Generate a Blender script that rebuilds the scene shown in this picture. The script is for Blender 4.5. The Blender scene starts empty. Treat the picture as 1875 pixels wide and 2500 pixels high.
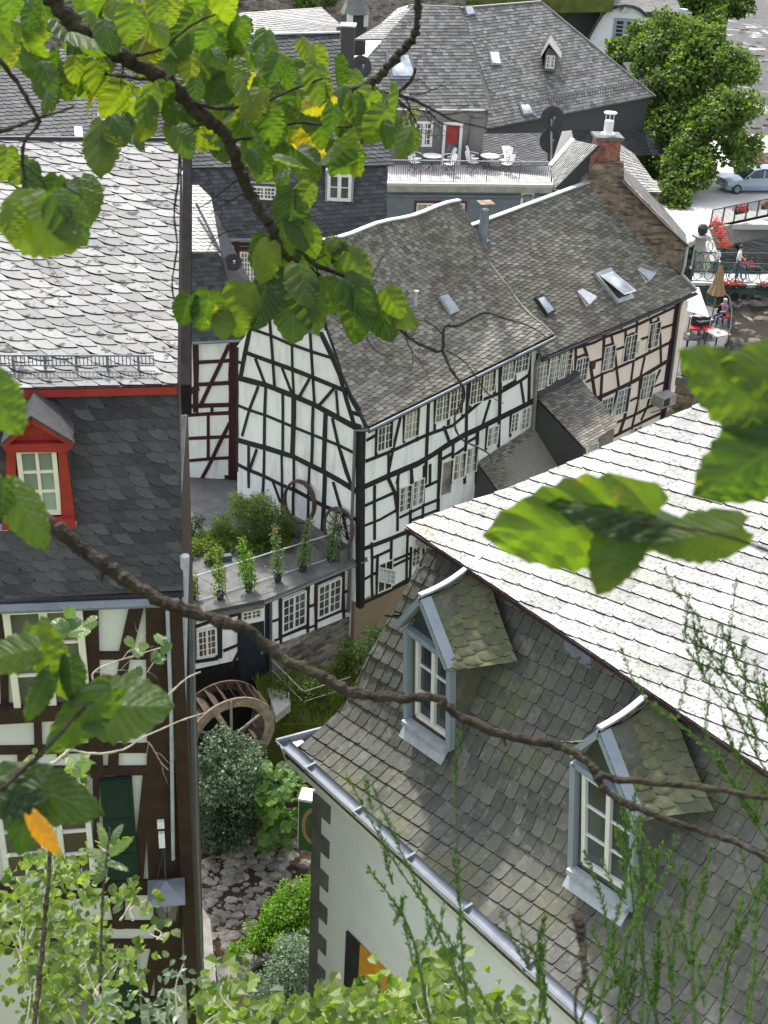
import bpy, math, random
from mathutils import Vector as V, Matrix, noise
rnd = random.Random(7)
sc = bpy.context.scene
# ------------------------------------------------------------------ camera
FPX, CX, CY = 3100.0, 937.5, 1250.0
PITCH, ROLL = math.radians(30), math.radians(3)
CAM = V((0, 0, 30))
FW = V((0, math.cos(PITCH), -math.sin(PITCH)))
R0 = V((1, 0, 0)); U0 = V((0, math.sin(PITCH), math.cos(PITCH)))
RI = R0*math.cos(ROLL)+U0*math.sin(ROLL); UP = U0*math.cos(ROLL)-R0*math.sin(ROLL)
cd = bpy.data.cameras.new('camera'); cam = bpy.data.objects.new('camera', cd)
sc.collection.objects.link(cam); sc.camera = cam
cam.matrix_world = Matrix(((RI.x, UP.x, -FW.x, CAM.x), (RI.y, UP.y, -FW.y, CAM.y), (RI.z, UP.z, -FW.z, CAM.z), (0, 0, 0, 1)))
cd.sensor_fit = 'VERTICAL'; cd.sensor_height = 36; cd.sensor_width = 27
cd.lens = 36*FPX/2500; cd.clip_start = .05; cd.clip_end = 2000
cd.dof.use_dof = True; cd.dof.focus_distance = 36; cd.dof.aperture_fstop = 13
# ------------------------------------------------------------------ light
SUN_EL, SUN_AZ = math.radians(55), math.radians(-20)      # azimuth from +Y towards +X
w = bpy.data.worlds.new('World'); sc.world = w; w.use_nodes = True
nt = w.node_tree; bg = nt.nodes['Background']
sky = nt.nodes.new('ShaderNodeTexSky'); sky.sky_type = 'NISHITA'; sky.sun_disc = False
sky.sun_elevation = SUN_EL; sky.sun_rotation = SUN_AZ
sky.air_density = 1.0; sky.dust_density = 2.5; sky.ozone_density = 1.0
hs = nt.nodes.new('ShaderNodeHueSaturation'); hs.inputs['Saturation'].default_value = .4
nt.links.new(sky.outputs[0], hs.inputs['Color']); nt.links.new(hs.outputs[0], bg.inputs[0]); bg.inputs[1].default_value = .15
sl = bpy.data.lights.new('sun', 'SUN'); sl.energy = 1.95; sl.angle = math.radians(2.5); sl.color = (1, .96, .9)
so = bpy.data.objects.new('sun', sl); sc.collection.objects.link(so)
sd = V((math.sin(SUN_AZ)*math.cos(SUN_EL), math.cos(SUN_AZ)*math.cos(SUN_EL), math.sin(SUN_EL)))
so.rotation_euler = sd.to_track_quat('Z', 'Y').to_euler(); so.location = (0, 0, 60)
sc.view_settings.view_transform = 'Standard'; sc.view_settings.look = 'None'
sc.view_settings.exposure = 1.4; sc.view_settings.gamma = 1
# ------------------------------------------------------------------ unprojection
def ray(x, y): return (FW*FPX+RI*(x-CX)+UP*(CY-y)).normalized()
def atz(x, y, z): d = ray(x, y); return CAM+d*((z-CAM.z)/d.z)
def atY(x, y, Y): d = ray(x, y); return CAM+d*(Y/d.y)
def atL(x, y, L): d = ray(x, y); return CAM+d*(L/math.hypot(d.x, d.y))
def atD(x, y, D): return CAM+ray(x, y)*D
def az(a): a = math.radians(a); return V((math.sin(a), math.cos(a), 0))
Z = V((0, 0, 1))
class PL:
    def __init__(s, O, U, W=None):
        s.O = V(O); s.U = V(U).normalized(); W = V(W) if W is not None else Z.copy()
        n = s.U.cross(W).normalized()
        if n.dot(CAM-s.O) < 0: n = -n
        s.N = n; s.V = (W-s.U*W.dot(s.U)).normalized()
    def hit(s, x, y): d = ray(x, y); return CAM+d*((s.O-CAM).dot(s.N)/d.dot(s.N))
    def ab(s, x, y): p = s.hit(x, y)-s.O; return p.dot(s.U), p.dot(s.V)
    def P(s, a, b, o=0): return s.O+s.U*a+s.V*b+s.N*o
    def off(s, o): q = PL(s.O+s.N*o, s.U, s.V); return q
def zm(ox, oy, k): return lambda p: (ox+p[0]*k, oy+p[1]*k)
Z3 = zm(400, 500, .36166); Z4 = zm(800, 480, .36166); Z5 = zm(1275, 480, .36166); ZA = zm(420, 1100, .36166)
ZB = zm(0, 950, .31646); ZC = zm(0, 1450, .31646); ZD = zm(420, 1750, .36166); ZE = zm(0, 1900, .30139)
Z6 = zm(900, 1200, .36166); Z7 = zm(1275, 1500, .45215); ZT = zm(935, 0, .56661); ZL = zm(0, 0, .56661)
ZU = zm(1000, 200, .24111); ZR = zm(1400, 380, .28632); ZS = zm(1400, 0, .28632); ZK = zm(500, 0, .30139)
ZP = zm(1275, 850, .24111); ZW = zm(1130, 900, .15823); ZQ = zm(1600, 700, .16576); Z0 = zm(0, 0, 1); ZO = zm(0, 300, .31646)
# ------------------------------------------------------------------ mesh builder
ORI = {}
def thing(name, label, cat, loc=(0, 0, 0), group=None, kind=None):
    o = bpy.data.objects.new(name, None); sc.collection.objects.link(o); o.location = loc; o.empty_display_size = .2
    o['label'] = label; o['category'] = cat; ORI[o.name] = V(loc)
    if group: o['group'] = group
    if kind: o['kind'] = kind
    return o
class MB:
    def __init__(s): s.v = []; s.f = []; s.uv = None; s.mi = []
    def add(s, vs, fs, m=0):
        n = len(s.v); s.v += [tuple(p) for p in vs]; s.f += [tuple(i+n for i in f) for f in fs]; s.mi += [m]*len(fs)
    def hexa(s, p, m=0):   # 8 points: bottom 4, top 4
        s.add(p, [(0, 3, 2, 1), (4, 5, 6, 7), (0, 1, 5, 4), (1, 2, 6, 5), (2, 3, 7, 6), (3, 0, 4, 7)], m)
    def pbox(s, pl, a0, a1, b0, b1, o0, o1, m=0):
        s.hexa([pl.P(a0, b0, o0), pl.P(a1, b0, o0), pl.P(a1, b1, o0), pl.P(a0, b1, o0), pl.P(a0, b0, o1), pl.P(a1, b0, o1), pl.P(a1, b1, o1), pl.P(a0, b1, o1)], m)
    def box(s, c, d, rz=0, m=0):
        c = V(c); x = V((math.cos(rz), math.sin(rz), 0)); y = V((-math.sin(rz), math.cos(rz), 0)); x = x*d[0]/2; y = y*d[1]/2; z = Z*d[2]/2
        s.hexa([c-x-y-z, c+x-y-z, c+x+y-z, c-x+y-z, c-x-y+z, c+x-y+z, c+x+y+z, c-x+y+z], m)
    def prism(s, pts, vec, m=0):
        pts = [V(p) for p in pts]; n = len(pts); vec = V(vec)
        s.add(pts+[p+vec for p in pts], [tuple(range(n)), tuple(range(2*n-1, n-1, -1))]+[(i, (i+1) % n, n+(i+1) % n, n+i) for i in range(n)], m)
    def beam(s, p, q, wd, dp, n, m=0):   # bar from p to q, width wd in the plane, depth dp along n
        p = V(p); q = V(q); d = (q-p).normalized(); n = V(n); sdir = d.cross(n)
        if sdir.length < 1e-5: sdir = d.cross(V((1, 0, .1)))
        sdir.normalize(); n = sdir.cross(d).normalized(); a = sdir*wd/2; b = n*dp
        s.hexa([p-a, p+a, q+a, q-a, p-a+b, p+a+b, q+a+b, q-a+b], m)
    def tube(s, pts, r, seg=6, m=0, cap=True):
        pts = [V(p) for p in pts]; k = len(pts); rs = r if isinstance(r, (list, tuple)) else [r]*k
        vs = []; prev = None
        for i, p in enumerate(pts):
            d = (pts[min(i+1, k-1)]-pts[max(i-1, 0)])
            if d.length < 1e-9: d = Z.copy()
            d.normalize()
            a = (prev - d*prev.dot(d)) if prev is not None else (d.cross(Z) if abs(d.z) < .95 else d.cross(V((1, 0, 0))))
            if a.length < 1e-6: a = d.cross(V((1, 0, 0)))
            a.normalize(); prev = a; b = d.cross(a)
            for j in range(seg):
                t = 2*math.pi*j/seg; vs.append(p+a*(math.cos(t)*rs[i])+b*(math.sin(t)*rs[i]))
        fs = [(i*seg+j, i*seg+(j+1) % seg, (i+1)*seg+(j+1) % seg, (i+1)*seg+j) for i in range(k-1) for j in range(seg)]
        if cap: fs += [tuple(range(seg-1, -1, -1)), tuple(range((k-1)*seg, k*seg))]
        s.add(vs, fs, m)
    def lathe(s, c, prof, seg=14, m=0, ax=None):
        c = V(c); Q = V(ax).normalized().to_track_quat('Z', 'Y') if ax is not None else None
        vs = []
        for r, h in prof:
            for j in range(seg):
                t = 2*math.pi*j/seg; p = V((r*math.cos(t), r*math.sin(t), h))
                vs.append(c+(Q @ p if Q else p))
        k = len(prof)
        fs = [(i*seg+j, i*seg+(j+1) % seg, (i+1)*seg+(j+1) % seg, (i+1)*seg+j) for i in range(k-1) for j in range(seg)]
        if prof[0][0] > 1e-4: fs.append(tuple(range(seg-1, -1, -1)))
        if prof[-1][0] > 1e-4: fs.append(tuple(range((k-1)*seg, k*seg)))
        s.add(vs, fs, m)
    def build(s, name, mat, parent=None, label=None, cat=None, group=None, kind=None, smooth=False, fix=True):
        if parent is not None: o0 = ORI[parent.name]
        else:
            xs = [p[0] for p in s.v]; ys = [p[1] for p in s.v]; zs = [p[2] for p in s.v]
            o0 = V(((min(xs)+max(xs))/2, (min(ys)+max(ys))/2, min(zs)))
        me = bpy.data.meshes.new(name)
        me.from_pydata([(p[0]-o0.x, p[1]-o0.y, p[2]-o0.z) for p in s.v], [], s.f)
        mats = mat if isinstance(mat, (list, tuple)) else [mat]
        for m in mats: me.materials.append(m)
        if len(mats) > 1: me.polygons.foreach_set('material_index', s.mi)
        if smooth: me.polygons.foreach_set('use_smooth', [True]*len(me.polygons))
        if s.uv:
            l = me.uv_layers.new(name='UVMap'); fl = []
            for f in s.f:
                for i in f: fl += s.uv[i]
            l.data.foreach_set('uv', fl)
        me.update()
        o = bpy.data.objects.new(name, me); sc.collection.objects.link(o); ORI[o.name] = o0
        if parent is not None: o.parent = parent
        else: o.location = o0
        if label: o['label'] = label
        if cat: o['category'] = cat
        if group: o['group'] = group
        if kind: o['kind'] = kind
        return o
# ------------------------------------------------------------------ materials
def nodes(name):
    m = bpy.data.materials.new(name); m.use_nodes = True; t = m.node_tree; b = t.nodes['Principled BSDF']; return m, t, b
def N(t, ty, **k):
    n = t.nodes.new('ShaderNode'+ty)
    for a, b in k.items():
        if hasattr(n, a) and a not in ('Scale',): setattr(n, a, b)
        else: n.inputs[a.replace('_', ' ')].default_value = b
    return n
def ramp(t, stops, interp='LINEAR'):
    r = t.nodes.new('ShaderNodeValToRGB'); r.color_ramp.interpolation = interp; e = r.color_ramp.elements
    while len(e) < len(stops): e.new(.5)
    for i, (p, c) in enumerate(stops):
        e[i].position = p; e[i].color = (c[0], c[1], c[2], 1) if isinstance(c, (tuple, list)) else (c, c, c, 1)
    return r
def mixc(t, fac, a, b, mode='MIX'):
    m = t.nodes.new('ShaderNodeMix'); m.data_type = 'RGBA'; m.blend_type = mode
    for s, v in ((0, fac), (6, a), (7, b)):
        if hasattr(v, 'links') or hasattr(v, 'is_linked'): t.links.new(v, m.inputs[s])
        else: m.inputs[s].default_value = v if s == 0 else (v[0], v[1], v[2], 1)
    return m.outputs[2]
def coords(t): return t.nodes.new('ShaderNodeTexCoord').outputs['Object']
def noisy(name, c1, c2, scale=2, rough=.7, spec=.4, bump=.1, bscale=None, detail=6, island=0, metal=0, dirt=None, dscale=.4, damt=.5, dmap=None):
    m, t, b = nodes(name); co = coords(t)
    n = N(t, 'TexNoise', Scale=scale, Detail=detail, Roughness=.65); t.links.new(co, n.inputs['Vector'])
    r = ramp(t, [(.3, c1), (.7, c2)]); t.links.new(n.outputs[0], r.inputs[0]); col = r.outputs[0]
    if dirt:
        n2 = N(t, 'TexNoise', Scale=dscale, Detail=8, Roughness=.7); t.links.new(co, n2.inputs['Vector'])
        if dmap:
            dm_ = t.nodes.new('ShaderNodeMapping'); dm_.inputs['Scale'].default_value = dmap; t.links.new(co, dm_.inputs[0]); t.links.new(dm_.outputs[0], n2.inputs['Vector'])
        r2 = ramp(t, [(.5, 0), (.72, damt)]); t.links.new(n2.outputs[0], r2.inputs[0]); col = mixc(t, r2.outputs[0], col, dirt)
    if island:
        g = t.nodes.new('ShaderNodeNewGeometry'); r3 = ramp(t, [(0, 1-island), (1, 1+island)])
        t.links.new(g.outputs['Random Per Island'], r3.inputs[0]); col = mixc(t, 1.0, col, r3.outputs[0], 'MULTIPLY')
    t.links.new(col, b.inputs['Base Color']); b.inputs['Roughness'].default_value = rough
    b.inputs['Specular IOR Level'].default_value = spec; b.inputs['Metallic'].default_value = metal
    if bump:
        n3 = N(t, 'TexNoise', Scale=bscale or scale*4, Detail=5); t.links.new(co, n3.inputs['Vector'])
        bp = N(t, 'Bump', Strength=bump, Distance=.02); t.links.new(n3.outputs[0], bp.inputs['Height']); t.links.new(bp.outputs[0], b.inputs['Normal'])
    return m
def slate_mat(name, dark, light, lichen=None, lamt=.4, lscale=9, moss=None, mscale=.6, mamt=.6, rough=.42, spec=.5, rvar=.1, patch=None, pamt=.5, lth=.56):
    m, t, b = nodes(name); co = coords(t); g = t.nodes.new('ShaderNodeNewGeometry')
    r = ramp(t, [(0, dark), (.85, light), (1, [min(1, x*1.18) for x in light])]); t.links.new(g.outputs['Random Per Island'], r.inputs[0]); col = r.outputs[0]
    n = N(t, 'TexNoise', Scale=14.0, Detail=7, Roughness=.7); t.links.new(co, n.inputs['Vector'])
    rn = ramp(t, [(.25, .7), (.75, 1.3)]); t.links.new(n.outputs[0], rn.inputs[0]); col = mixc(t, 1.0, col, rn.outputs[0], 'MULTIPLY')
    if patch:
        n4 = N(t, 'TexNoise', Scale=.55, Detail=5, Roughness=.6); t.links.new(co, n4.inputs['Vector'])
        r4 = ramp(t, [(.48, 0), (.62, pamt)]); t.links.new(n4.outputs[0], r4.inputs[0]); col = mixc(t, r4.outputs[0], col, patch)
    if moss:
        n2 = N(t, 'TexNoise', Scale=mscale, Detail=8, Roughness=.75); t.links.new(co, n2.inputs['Vector'])
        r2 = ramp(t, [(.5, 0), (.68, mamt)]); t.links.new(n2.outputs[0], r2.inputs[0]); col = mixc(t, r2.outputs[0], col, moss)
    if lichen:
        n3 = N(t, 'TexNoise', Scale=lscale, Detail=4, Roughness=.6); t.links.new(co, n3.inputs['Vector'])
        r3 = ramp(t, [(lth, 0), (lth+.08, lamt)]); t.links.new(n3.outputs[0], r3.inputs[0]); col = mixc(t, r3.outputs[0], col, lichen)
    if lichen:
        sf = t.nodes.new('ShaderNodeMapRange'); sf.inputs[2].default_value = max(lamt, .01); sf.inputs[3].default_value = spec; sf.inputs[4].default_value = .02; t.links.new(r3.outputs[0], sf.inputs[0])
    t.links.new(col, b.inputs['Base Color'])
    rr = t.nodes.new('ShaderNodeMapRange'); rr.inputs[3].default_value = rough-rvar; rr.inputs[4].default_value = rough+rvar
    t.links.new(n.outputs[0], rr.inputs[0]); t.links.new(rr.outputs[0], b.inputs['Roughness']); b.inputs['Specular IOR Level'].default_value = spec
    if lichen: t.links.new(sf.outputs[0], b.inputs['Specular IOR Level'])
    bp = N(t, 'Bump', Strength=.45, Distance=.01); t.links.new(n.outputs[0], bp.inputs['Height']); t.links.new(bp.outputs[0], b.inputs['Normal'])
    return m
def leaf_mat(name, c1, c2, trans=.5, rough=.45, scale=1.5, tcol=None):
    m, t, b = nodes(name); g = t.nodes.new('ShaderNodeNewGeometry')
    r = ramp(t, [(0, c1), (1, c2)]); t.links.new(g.outputs['Random Per Island'], r.inputs[0]); col = r.outputs[0]
    n = N(t, 'TexNoise', Scale=scale, Detail=3); t.links.new(coords(t), n.inputs['Vector'])
    rn = ramp(t, [(.3, .75), (.7, 1.25)]); t.links.new(n.outputs[0], rn.inputs[0]); col = mixc(t, 1.0, col, rn.outputs[0], 'MULTIPLY')
    uv = t.nodes.new('ShaderNodeTexCoord')
    t.links.new(col, b.inputs['Base Color']); b.inputs['Roughness'].default_value = rough; b.inputs['Specular IOR Level'].default_value = .45
    tr = t.nodes.new('ShaderNodeBsdfTranslucent'); tc = mixc(t, 1.0, col, tcol or (2.2, 2.6, .7), 'MULTIPLY'); t.links.new(tc, tr.inputs[0])
    mx = t.nodes.new('ShaderNodeMixShader'); mx.inputs[0].default_value = trans
    t.links.new(b.outputs[0], mx.inputs[1]); t.links.new(tr.outputs[0], mx.inputs[2])
    t.links.new(mx.outputs[0], t.nodes['Material Output'].inputs[0]); return m
def stone_mat(name, c1, c2, mortar, sx=2.2, sy=7, rough=.85):
    m, t, b = nodes(name); co = coords(t)
    mp = t.nodes.new('ShaderNodeMapping'); mp.inputs['Scale'].default_value = (sx, sx, sy); t.links.new(co, mp.inputs[0])
    nz = N(t, 'TexNoise', Scale=3.0, Detail=3); t.links.new(co, nz.inputs['Vector'])
    ad = t.nodes.new('ShaderNodeVectorMath'); ad.operation = 'MULTIPLY_ADD'; ad.inputs[1].default_value = (.35, .35, .35)
    t.links.new(nz.outputs['Color'], ad.inputs[0]); t.links.new(mp.outputs[0], ad.inputs[2])
    vo = N(t, 'TexVoronoi', Scale=1.0); t.links.new(ad.outputs[0], vo.inputs['Vector'])
    ve = N(t, 'TexVoronoi', Scale=1.0, feature='DISTANCE_TO_EDGE'); t.links.new(ad.outputs[0], ve.inputs['Vector'])
    sx_ = t.nodes.new('ShaderNodeSeparateColor'); t.links.new(vo.outputs['Color'], sx_.inputs[0])
    r = ramp(t, [(0, c1), (1, c2)]); t.links.new(sx_.outputs[0], r.inputs[0])
    r2 = ramp(t, [(.02, 1), (.09, 0)]); t.links.new(ve.outputs['Distance'], r2.inputs[0])
    col = mixc(t, r2.outputs[0], r.outputs[0], mortar)
    n5 = N(t, 'TexNoise', Scale=5.0, Detail=6); t.links.new(co, n5.inputs['Vector']); r5 = ramp(t, [(.3, .65), (.7, 1.35)]); t.links.new(n5.outputs[0], r5.inputs[0])
    col = mixc(t, 1.0, col, r5.outputs[0], 'MULTIPLY')
    t.links.new(col, b.inputs['Base Color']); b.inputs['Roughness'].default_value = rough
    bp = N(t, 'Bump', Strength=.8, Distance=.03); t.links.new(ve.outputs['Distance'], bp.inputs['Height']); t.links.new(bp.outputs[0], b.inputs['Normal'])
    return m
M = {}
M['slate_edge'] = noisy('slate_edge', (.02, .02, .022), (.04, .04, .042), 5, .9, .15, 0)  # near-black rims: shadow gaps and dirt between slates put into the colour
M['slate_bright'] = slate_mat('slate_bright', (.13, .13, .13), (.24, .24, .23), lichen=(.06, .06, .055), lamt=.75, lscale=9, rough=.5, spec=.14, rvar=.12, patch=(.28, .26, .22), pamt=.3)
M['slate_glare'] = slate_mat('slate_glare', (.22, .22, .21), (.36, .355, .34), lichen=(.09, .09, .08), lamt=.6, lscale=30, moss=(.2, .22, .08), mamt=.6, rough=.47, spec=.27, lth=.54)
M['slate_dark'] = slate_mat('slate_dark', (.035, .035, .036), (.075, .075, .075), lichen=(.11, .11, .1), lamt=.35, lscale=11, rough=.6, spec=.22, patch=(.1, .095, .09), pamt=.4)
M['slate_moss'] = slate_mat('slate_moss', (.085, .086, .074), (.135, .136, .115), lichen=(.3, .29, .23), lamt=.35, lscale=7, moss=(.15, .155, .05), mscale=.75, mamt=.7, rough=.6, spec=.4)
M['slate_green'] = slate_mat('slate_green', (.085, .09, .055), (.14, .145, .08), lichen=(.3, .3, .12), lamt=.4, moss=(.2, .21, .05), mamt=.6, rough=.6, spec=.35)
M['slate_brown'] = slate_mat('slate_brown', (.11, .1, .085), (.26, .245, .2), lichen=(.22, .21, .15), lamt=.35, lscale=4, moss=(.085, .09, .035), mscale=.5, mamt=.4, rough=.6, spec=.25, patch=(.13, .09, .078), pamt=.45)
M['slate_blue'] = slate_mat('slate_blue', (.045, .047, .052), (.085, .087, .092), lichen=(.09, .1, .06), lamt=.3, rough=.62, spec=.14)
M['slate_grey'] = slate_mat('slate_grey', (.09, .09, .088), (.23, .225, .21), lichen=(.3, .3, .27), lamt=.4, lscale=2.5, rough=.6, spec=.25, patch=(.1, .09, .08), pamt=.4)
M['slate_light'] = slate_mat('slate_light', (.17, .17, .16), (.32, .31, .28), lichen=(.42, .41, .36), lamt=.5, lscale=4, rough=.5, spec=.5)
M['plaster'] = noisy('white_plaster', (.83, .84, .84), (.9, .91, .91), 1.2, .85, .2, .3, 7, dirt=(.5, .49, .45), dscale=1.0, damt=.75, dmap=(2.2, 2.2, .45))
M['plaster_pink'] = noisy('pink_plaster', (.88, .7, .62), (.92, .78, .7), 1.0, .85, .2, .1, 9, dirt=(.6, .52, .46), dscale=.9, damt=.35)
M['plaster_cream'] = noisy('cream_plaster', (.62, .62, .56), (.72, .72, .66), 2, .85, .2, .15, 12, dirt=(.45, .44, .4), damt=.4)  # duller cream plaster, for the left foreground house
M['wall_grey'] = noisy('pale_render', (.72, .73, .74), (.78, .79, .8), 2, .9, .2, .12, 30, dirt=(.55, .55, .54), dscale=.9, damt=.4)
M['timber_black'] = noisy('black_timber', (.012, .012, .015), (.03, .028, .03), 5, .6, .3, .3, 20)
M['timber_maroon'] = noisy('maroon_timber', (.035, .008, .012), (.06, .016, .02), 5, .55, .3, .3, 20)
M['timber_brown'] = noisy('brown_timber', (.025, .012, .01), (.05, .026, .02), 5, .6, .3, .3, 20)
M['timber_plum'] = noisy('plum_timber', (.03, .014, .022), (.055, .03, .036), 5, .6, .3, .3, 20)
M['navy'] = noisy('navy_paint', (.012, .016, .028), (.02, .026, .04), 5, .5, .4, .1, 20)
M['white_paint'] = noisy('white_paint', (.72, .71, .66), (.8, .79, .74), 8, .5, .4, .05, 30, dirt=(.5, .47, .38), dscale=6, damt=.5)
M['cream_paint'] = noisy('cream_paint', (.72, .68, .52), (.8, .77, .62), 8, .5, .4, .05, 30)
M['red_paint'] = noisy('red_paint', (.27, .02, .018), (.36, .035, .025), 4, .5, .4, .1, 30, dirt=(.12, .02, .015), dscale=3)
M['red_dark'] = noisy('dark_red_paint', (.12, .012, .02), (.18, .02, .03), 4, .5, .4, .1, 30)
M['blue_grey'] = noisy('blue_grey_paint', (.24, .29, .33), (.31, .36, .4), 4, .5, .4, .1, 30, dirt=(.15, .17, .18), dscale=4, damt=.5)
M['cladding'] = noisy('blue_grey_cladding', (.13, .165, .2), (.18, .215, .25), 2, .6, .3, .1, 20)
M['lead'] = noisy('lead', (.32, .35, .38), (.5, .53, .56), 6, .55, .35, .3, 20, metal=.1)
M['zinc'] = noisy('zinc', (.15, .17, .2), (.24, .27, .31), 4, .55, .35, .1, 20, metal=.1)
M['pipe_grey'] = noisy('grey_pipe', (.12, .13, .15), (.18, .19, .21), 4, .45, .5, .1, 20, metal=.3)
M['iron'] = noisy('dark_iron', (.02, .02, .022), (.045, .045, .05), 8, .55, .4, .1, 30)
M['rust'] = noisy('rusty_iron', (.13, .09, .06), (.36, .3, .22), 2.5, .85, .2, .3, 20, dirt=(.17, .04, .02), dscale=2.2, damt=1)
M['pitch'] = noisy('matt_black_board', (.012, .011, .012), (.025, .022, .022), 6, .95, .03, .2, 20)
M['concrete_mid'] = noisy('weathered_concrete', (.13, .12, .11), (.26, .245, .22), 2, .9, .15, .3, 14, dirt=(.07, .075, .05), dscale=1.1, damt=.6)
M['wood_old'] = noisy('weathered_wood', (.045, .03, .022), (.13, .095, .07), 6, .85, .2, .4, 25)
M['wood_grey'] = noisy('grey_wood', (.16, .15, .13), (.3, .29, .26), 6, .85, .2, .4, 25)
M['concrete'] = noisy('concrete', (.28, .27, .25), (.42, .41, .38), 3, .9, .2, .3, 20, dirt=(.13, .13, .1), dscale=1.2, damt=.6)
M['concrete_dark'] = noisy('dark_concrete', (.1, .1, .095), (.2, .2, .19), 3, .85, .3, .3, 20, dirt=(.06, .07, .05), dscale=1.2, damt=.6)
M['felt'] = noisy('roofing_felt', (.1, .1, .1), (.17, .17, .165), 2, .8, .3, .2, 30, dirt=(.06, .06, .058), dscale=.8, damt=.7)
M['stone'] = stone_mat('slate_rubble', (.08, .065, .055), (.34, .28, .23), (.2, .18, .155), 1.8, 6)
M['stone_brown'] = stone_mat('brown_rubble', (.07, .05, .04), (.28, .2, .15), (.2, .16, .12), 2.6, 9)
M['brick_red'] = stone_mat('red_brick', (.2, .05, .035), (.36, .12, .08), (.24, .17, .14), 3.5, 10)
M['render_tan'] = noisy('tan_render', (.24, .17, .12), (.3, .22, .16), 2, .9, .2, .15, 20)
M['deck'] = noisy('pale_deck', (.5, .46, .44), (.62, .58, .56), 2, .8, .3, .1, 20)
M['plaza'] = noisy('pale_paving', (.5, .49, .46), (.64, .63, .6), .8, .85, .2, .1, 12, dirt=(.36, .35, .32), dscale=.3, damt=.5)
M['white_plastic'] = noisy('white_plastic', (.8, .8, .8), (.88, .88, .88), 8, .4, .4, 0)
M['green_dark'] = noisy('dark_green_paint', (.004, .02, .018), (.008, .034, .028), 3, .45, .4, .1, 20)
M['green_iron'] = noisy('green_iron', (.035, .075, .07), (.06, .11, .1), 3, .5, .4, .1, 20)
M['red_cushion'] = noisy('red_cushion', (.5, .03, .05), (.7, .08, .09), 3, .7, .2, .1, 20)
M['canvas_tan'] = noisy('tan_canvas', (.3, .2, .1), (.42, .29, .16), 3, .85, .2, .1, 20)
M['canvas_white'] = noisy('white_canvas', (.6, .62, .64), (.72, .73, .74), 3, .85, .2, .1, 20)
M['bark'] = noisy('bark', (.018, .014, .01), (.06, .048, .035), 25, .9, .2, .8, 90, dirt=(.1, .1, .04), dscale=14, damt=.6)
M['bark_pale'] = noisy('pale_twig', (.3, .27, .2), (.5, .46, .38), 25, .8, .2, .3, 60)
M['soil'] = noisy('soil', (.03, .028, .02), (.09, .075, .05), 1.5, .95, .1, .5, 8)
M['grass_bank'] = noisy('grassy_ground', (.05, .085, .018), (.15, .16, .045), 1.5, .95, .1, .6, 12, dirt=(.1, .06, .03), dscale=.8, damt=.8)
M['terracotta'] = noisy('brown_pot', (.05, .03, .022), (.09, .05, .035), 4, .8, .2, .1, 20)
M['orange'] = noisy('orange_board', (.6, .27, .03), (.75, .36, .05), 3, .6, .3, .05, 20)
M['skin'] = noisy('skin', (.5, .3, .22), (.6, .38, .28), 3, .6, .3, 0)
M['shirt_white'] = noisy('white_cloth', (.7, .7, .7), (.8, .8, .8), 9, .8, .2, .1, 30)
M['shirt_red'] = noisy('red_cloth', (.5, .03, .05), (.6, .06, .07), 9, .8, .2, .1, 30)
M['shirt_plaid'] = noisy('plaid_cloth', (.18, .1, .16), (.45, .3, .38), 14, .8, .2, .1, 30)
M['denim'] = noisy('denim', (.04, .07, .13), (.08, .12, .2), 9, .8, .2, .1, 30)
M['hair_brown'] = noisy('brown_hair', (.06, .03, .018), (.12, .07, .04), 20, .7, .3, .1, 50)
M['hair_grey'] = noisy('grey_hair', (.4, .38, .36), (.55, .53, .5), 20, .7, .3, .1, 50)
M['flower_red'] = leaf_mat('red_flower', (.6, .02, .05), (.85, .06, .12), .3, .6, tcol=(1.3, 1, 1))
M['flower_pink'] = leaf_mat('pink_flower', (.5, .05, .2), (.7, .15, .3), .3, .6, tcol=(1.3, 1, 1))
M['flower_purple'] = leaf_mat('purple_flower', (.12, .02, .2), (.25, .06, .35), .3, .6, tcol=(1.3, 1, 1))
M['leaf_hazel'] = None
M['leaf_tree'] = leaf_mat('tree_leaf', (.035, .075, .012), (.14, .19, .04), .35, .5, .8)
M['leaf_fern'] = leaf_mat('fern_leaf', (.06, .11, .018), (.19, .23, .035), .45, .55, 3)
M['leaf_pale'] = leaf_mat('pale_leaf', (.06, .11, .04), (.2, .27, .1), .3, .4, 3, tcol=(1.6, 2.0, .8))
M['leaf_bright'] = leaf_mat('bright_leaf', (.06, .13, .012), (.18, .29, .03), .45, .45, 3)
M['leaf_bush'] = leaf_mat('bush_leaf', (.03, .06, .012), (.17, .22, .05), .42, .45, 3)
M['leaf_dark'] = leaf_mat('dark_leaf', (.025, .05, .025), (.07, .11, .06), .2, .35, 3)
M['leaf_butterbur'] = leaf_mat('butterbur_leaf', (.04, .10, .015), (.12, .21, .035), .35, .5, 3)
M['leaf_broom'] = leaf_mat('broom_green', (.025, .065, .012), (.08, .14, .028), .35, .5, 3)
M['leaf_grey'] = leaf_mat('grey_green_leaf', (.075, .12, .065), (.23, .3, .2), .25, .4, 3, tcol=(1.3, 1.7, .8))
def glass(name, c=(.03, .035, .04), rough=.06):
    m, t, b = nodes(name); co = coords(t); n = N(t, 'TexNoise', Scale=1.3, Detail=2); t.links.new(co, n.inputs['Vector'])
    r = ramp(t, [(.35, c), (.75, [x*3+.02 for x in c])]); t.links.new(n.outputs[0], r.inputs[0]); t.links.new(r.outputs[0], b.inputs['Base Color'])
    b.inputs['Roughness'].default_value = rough; b.inputs['Specular IOR Level'].default_value = .6; return m
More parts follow.
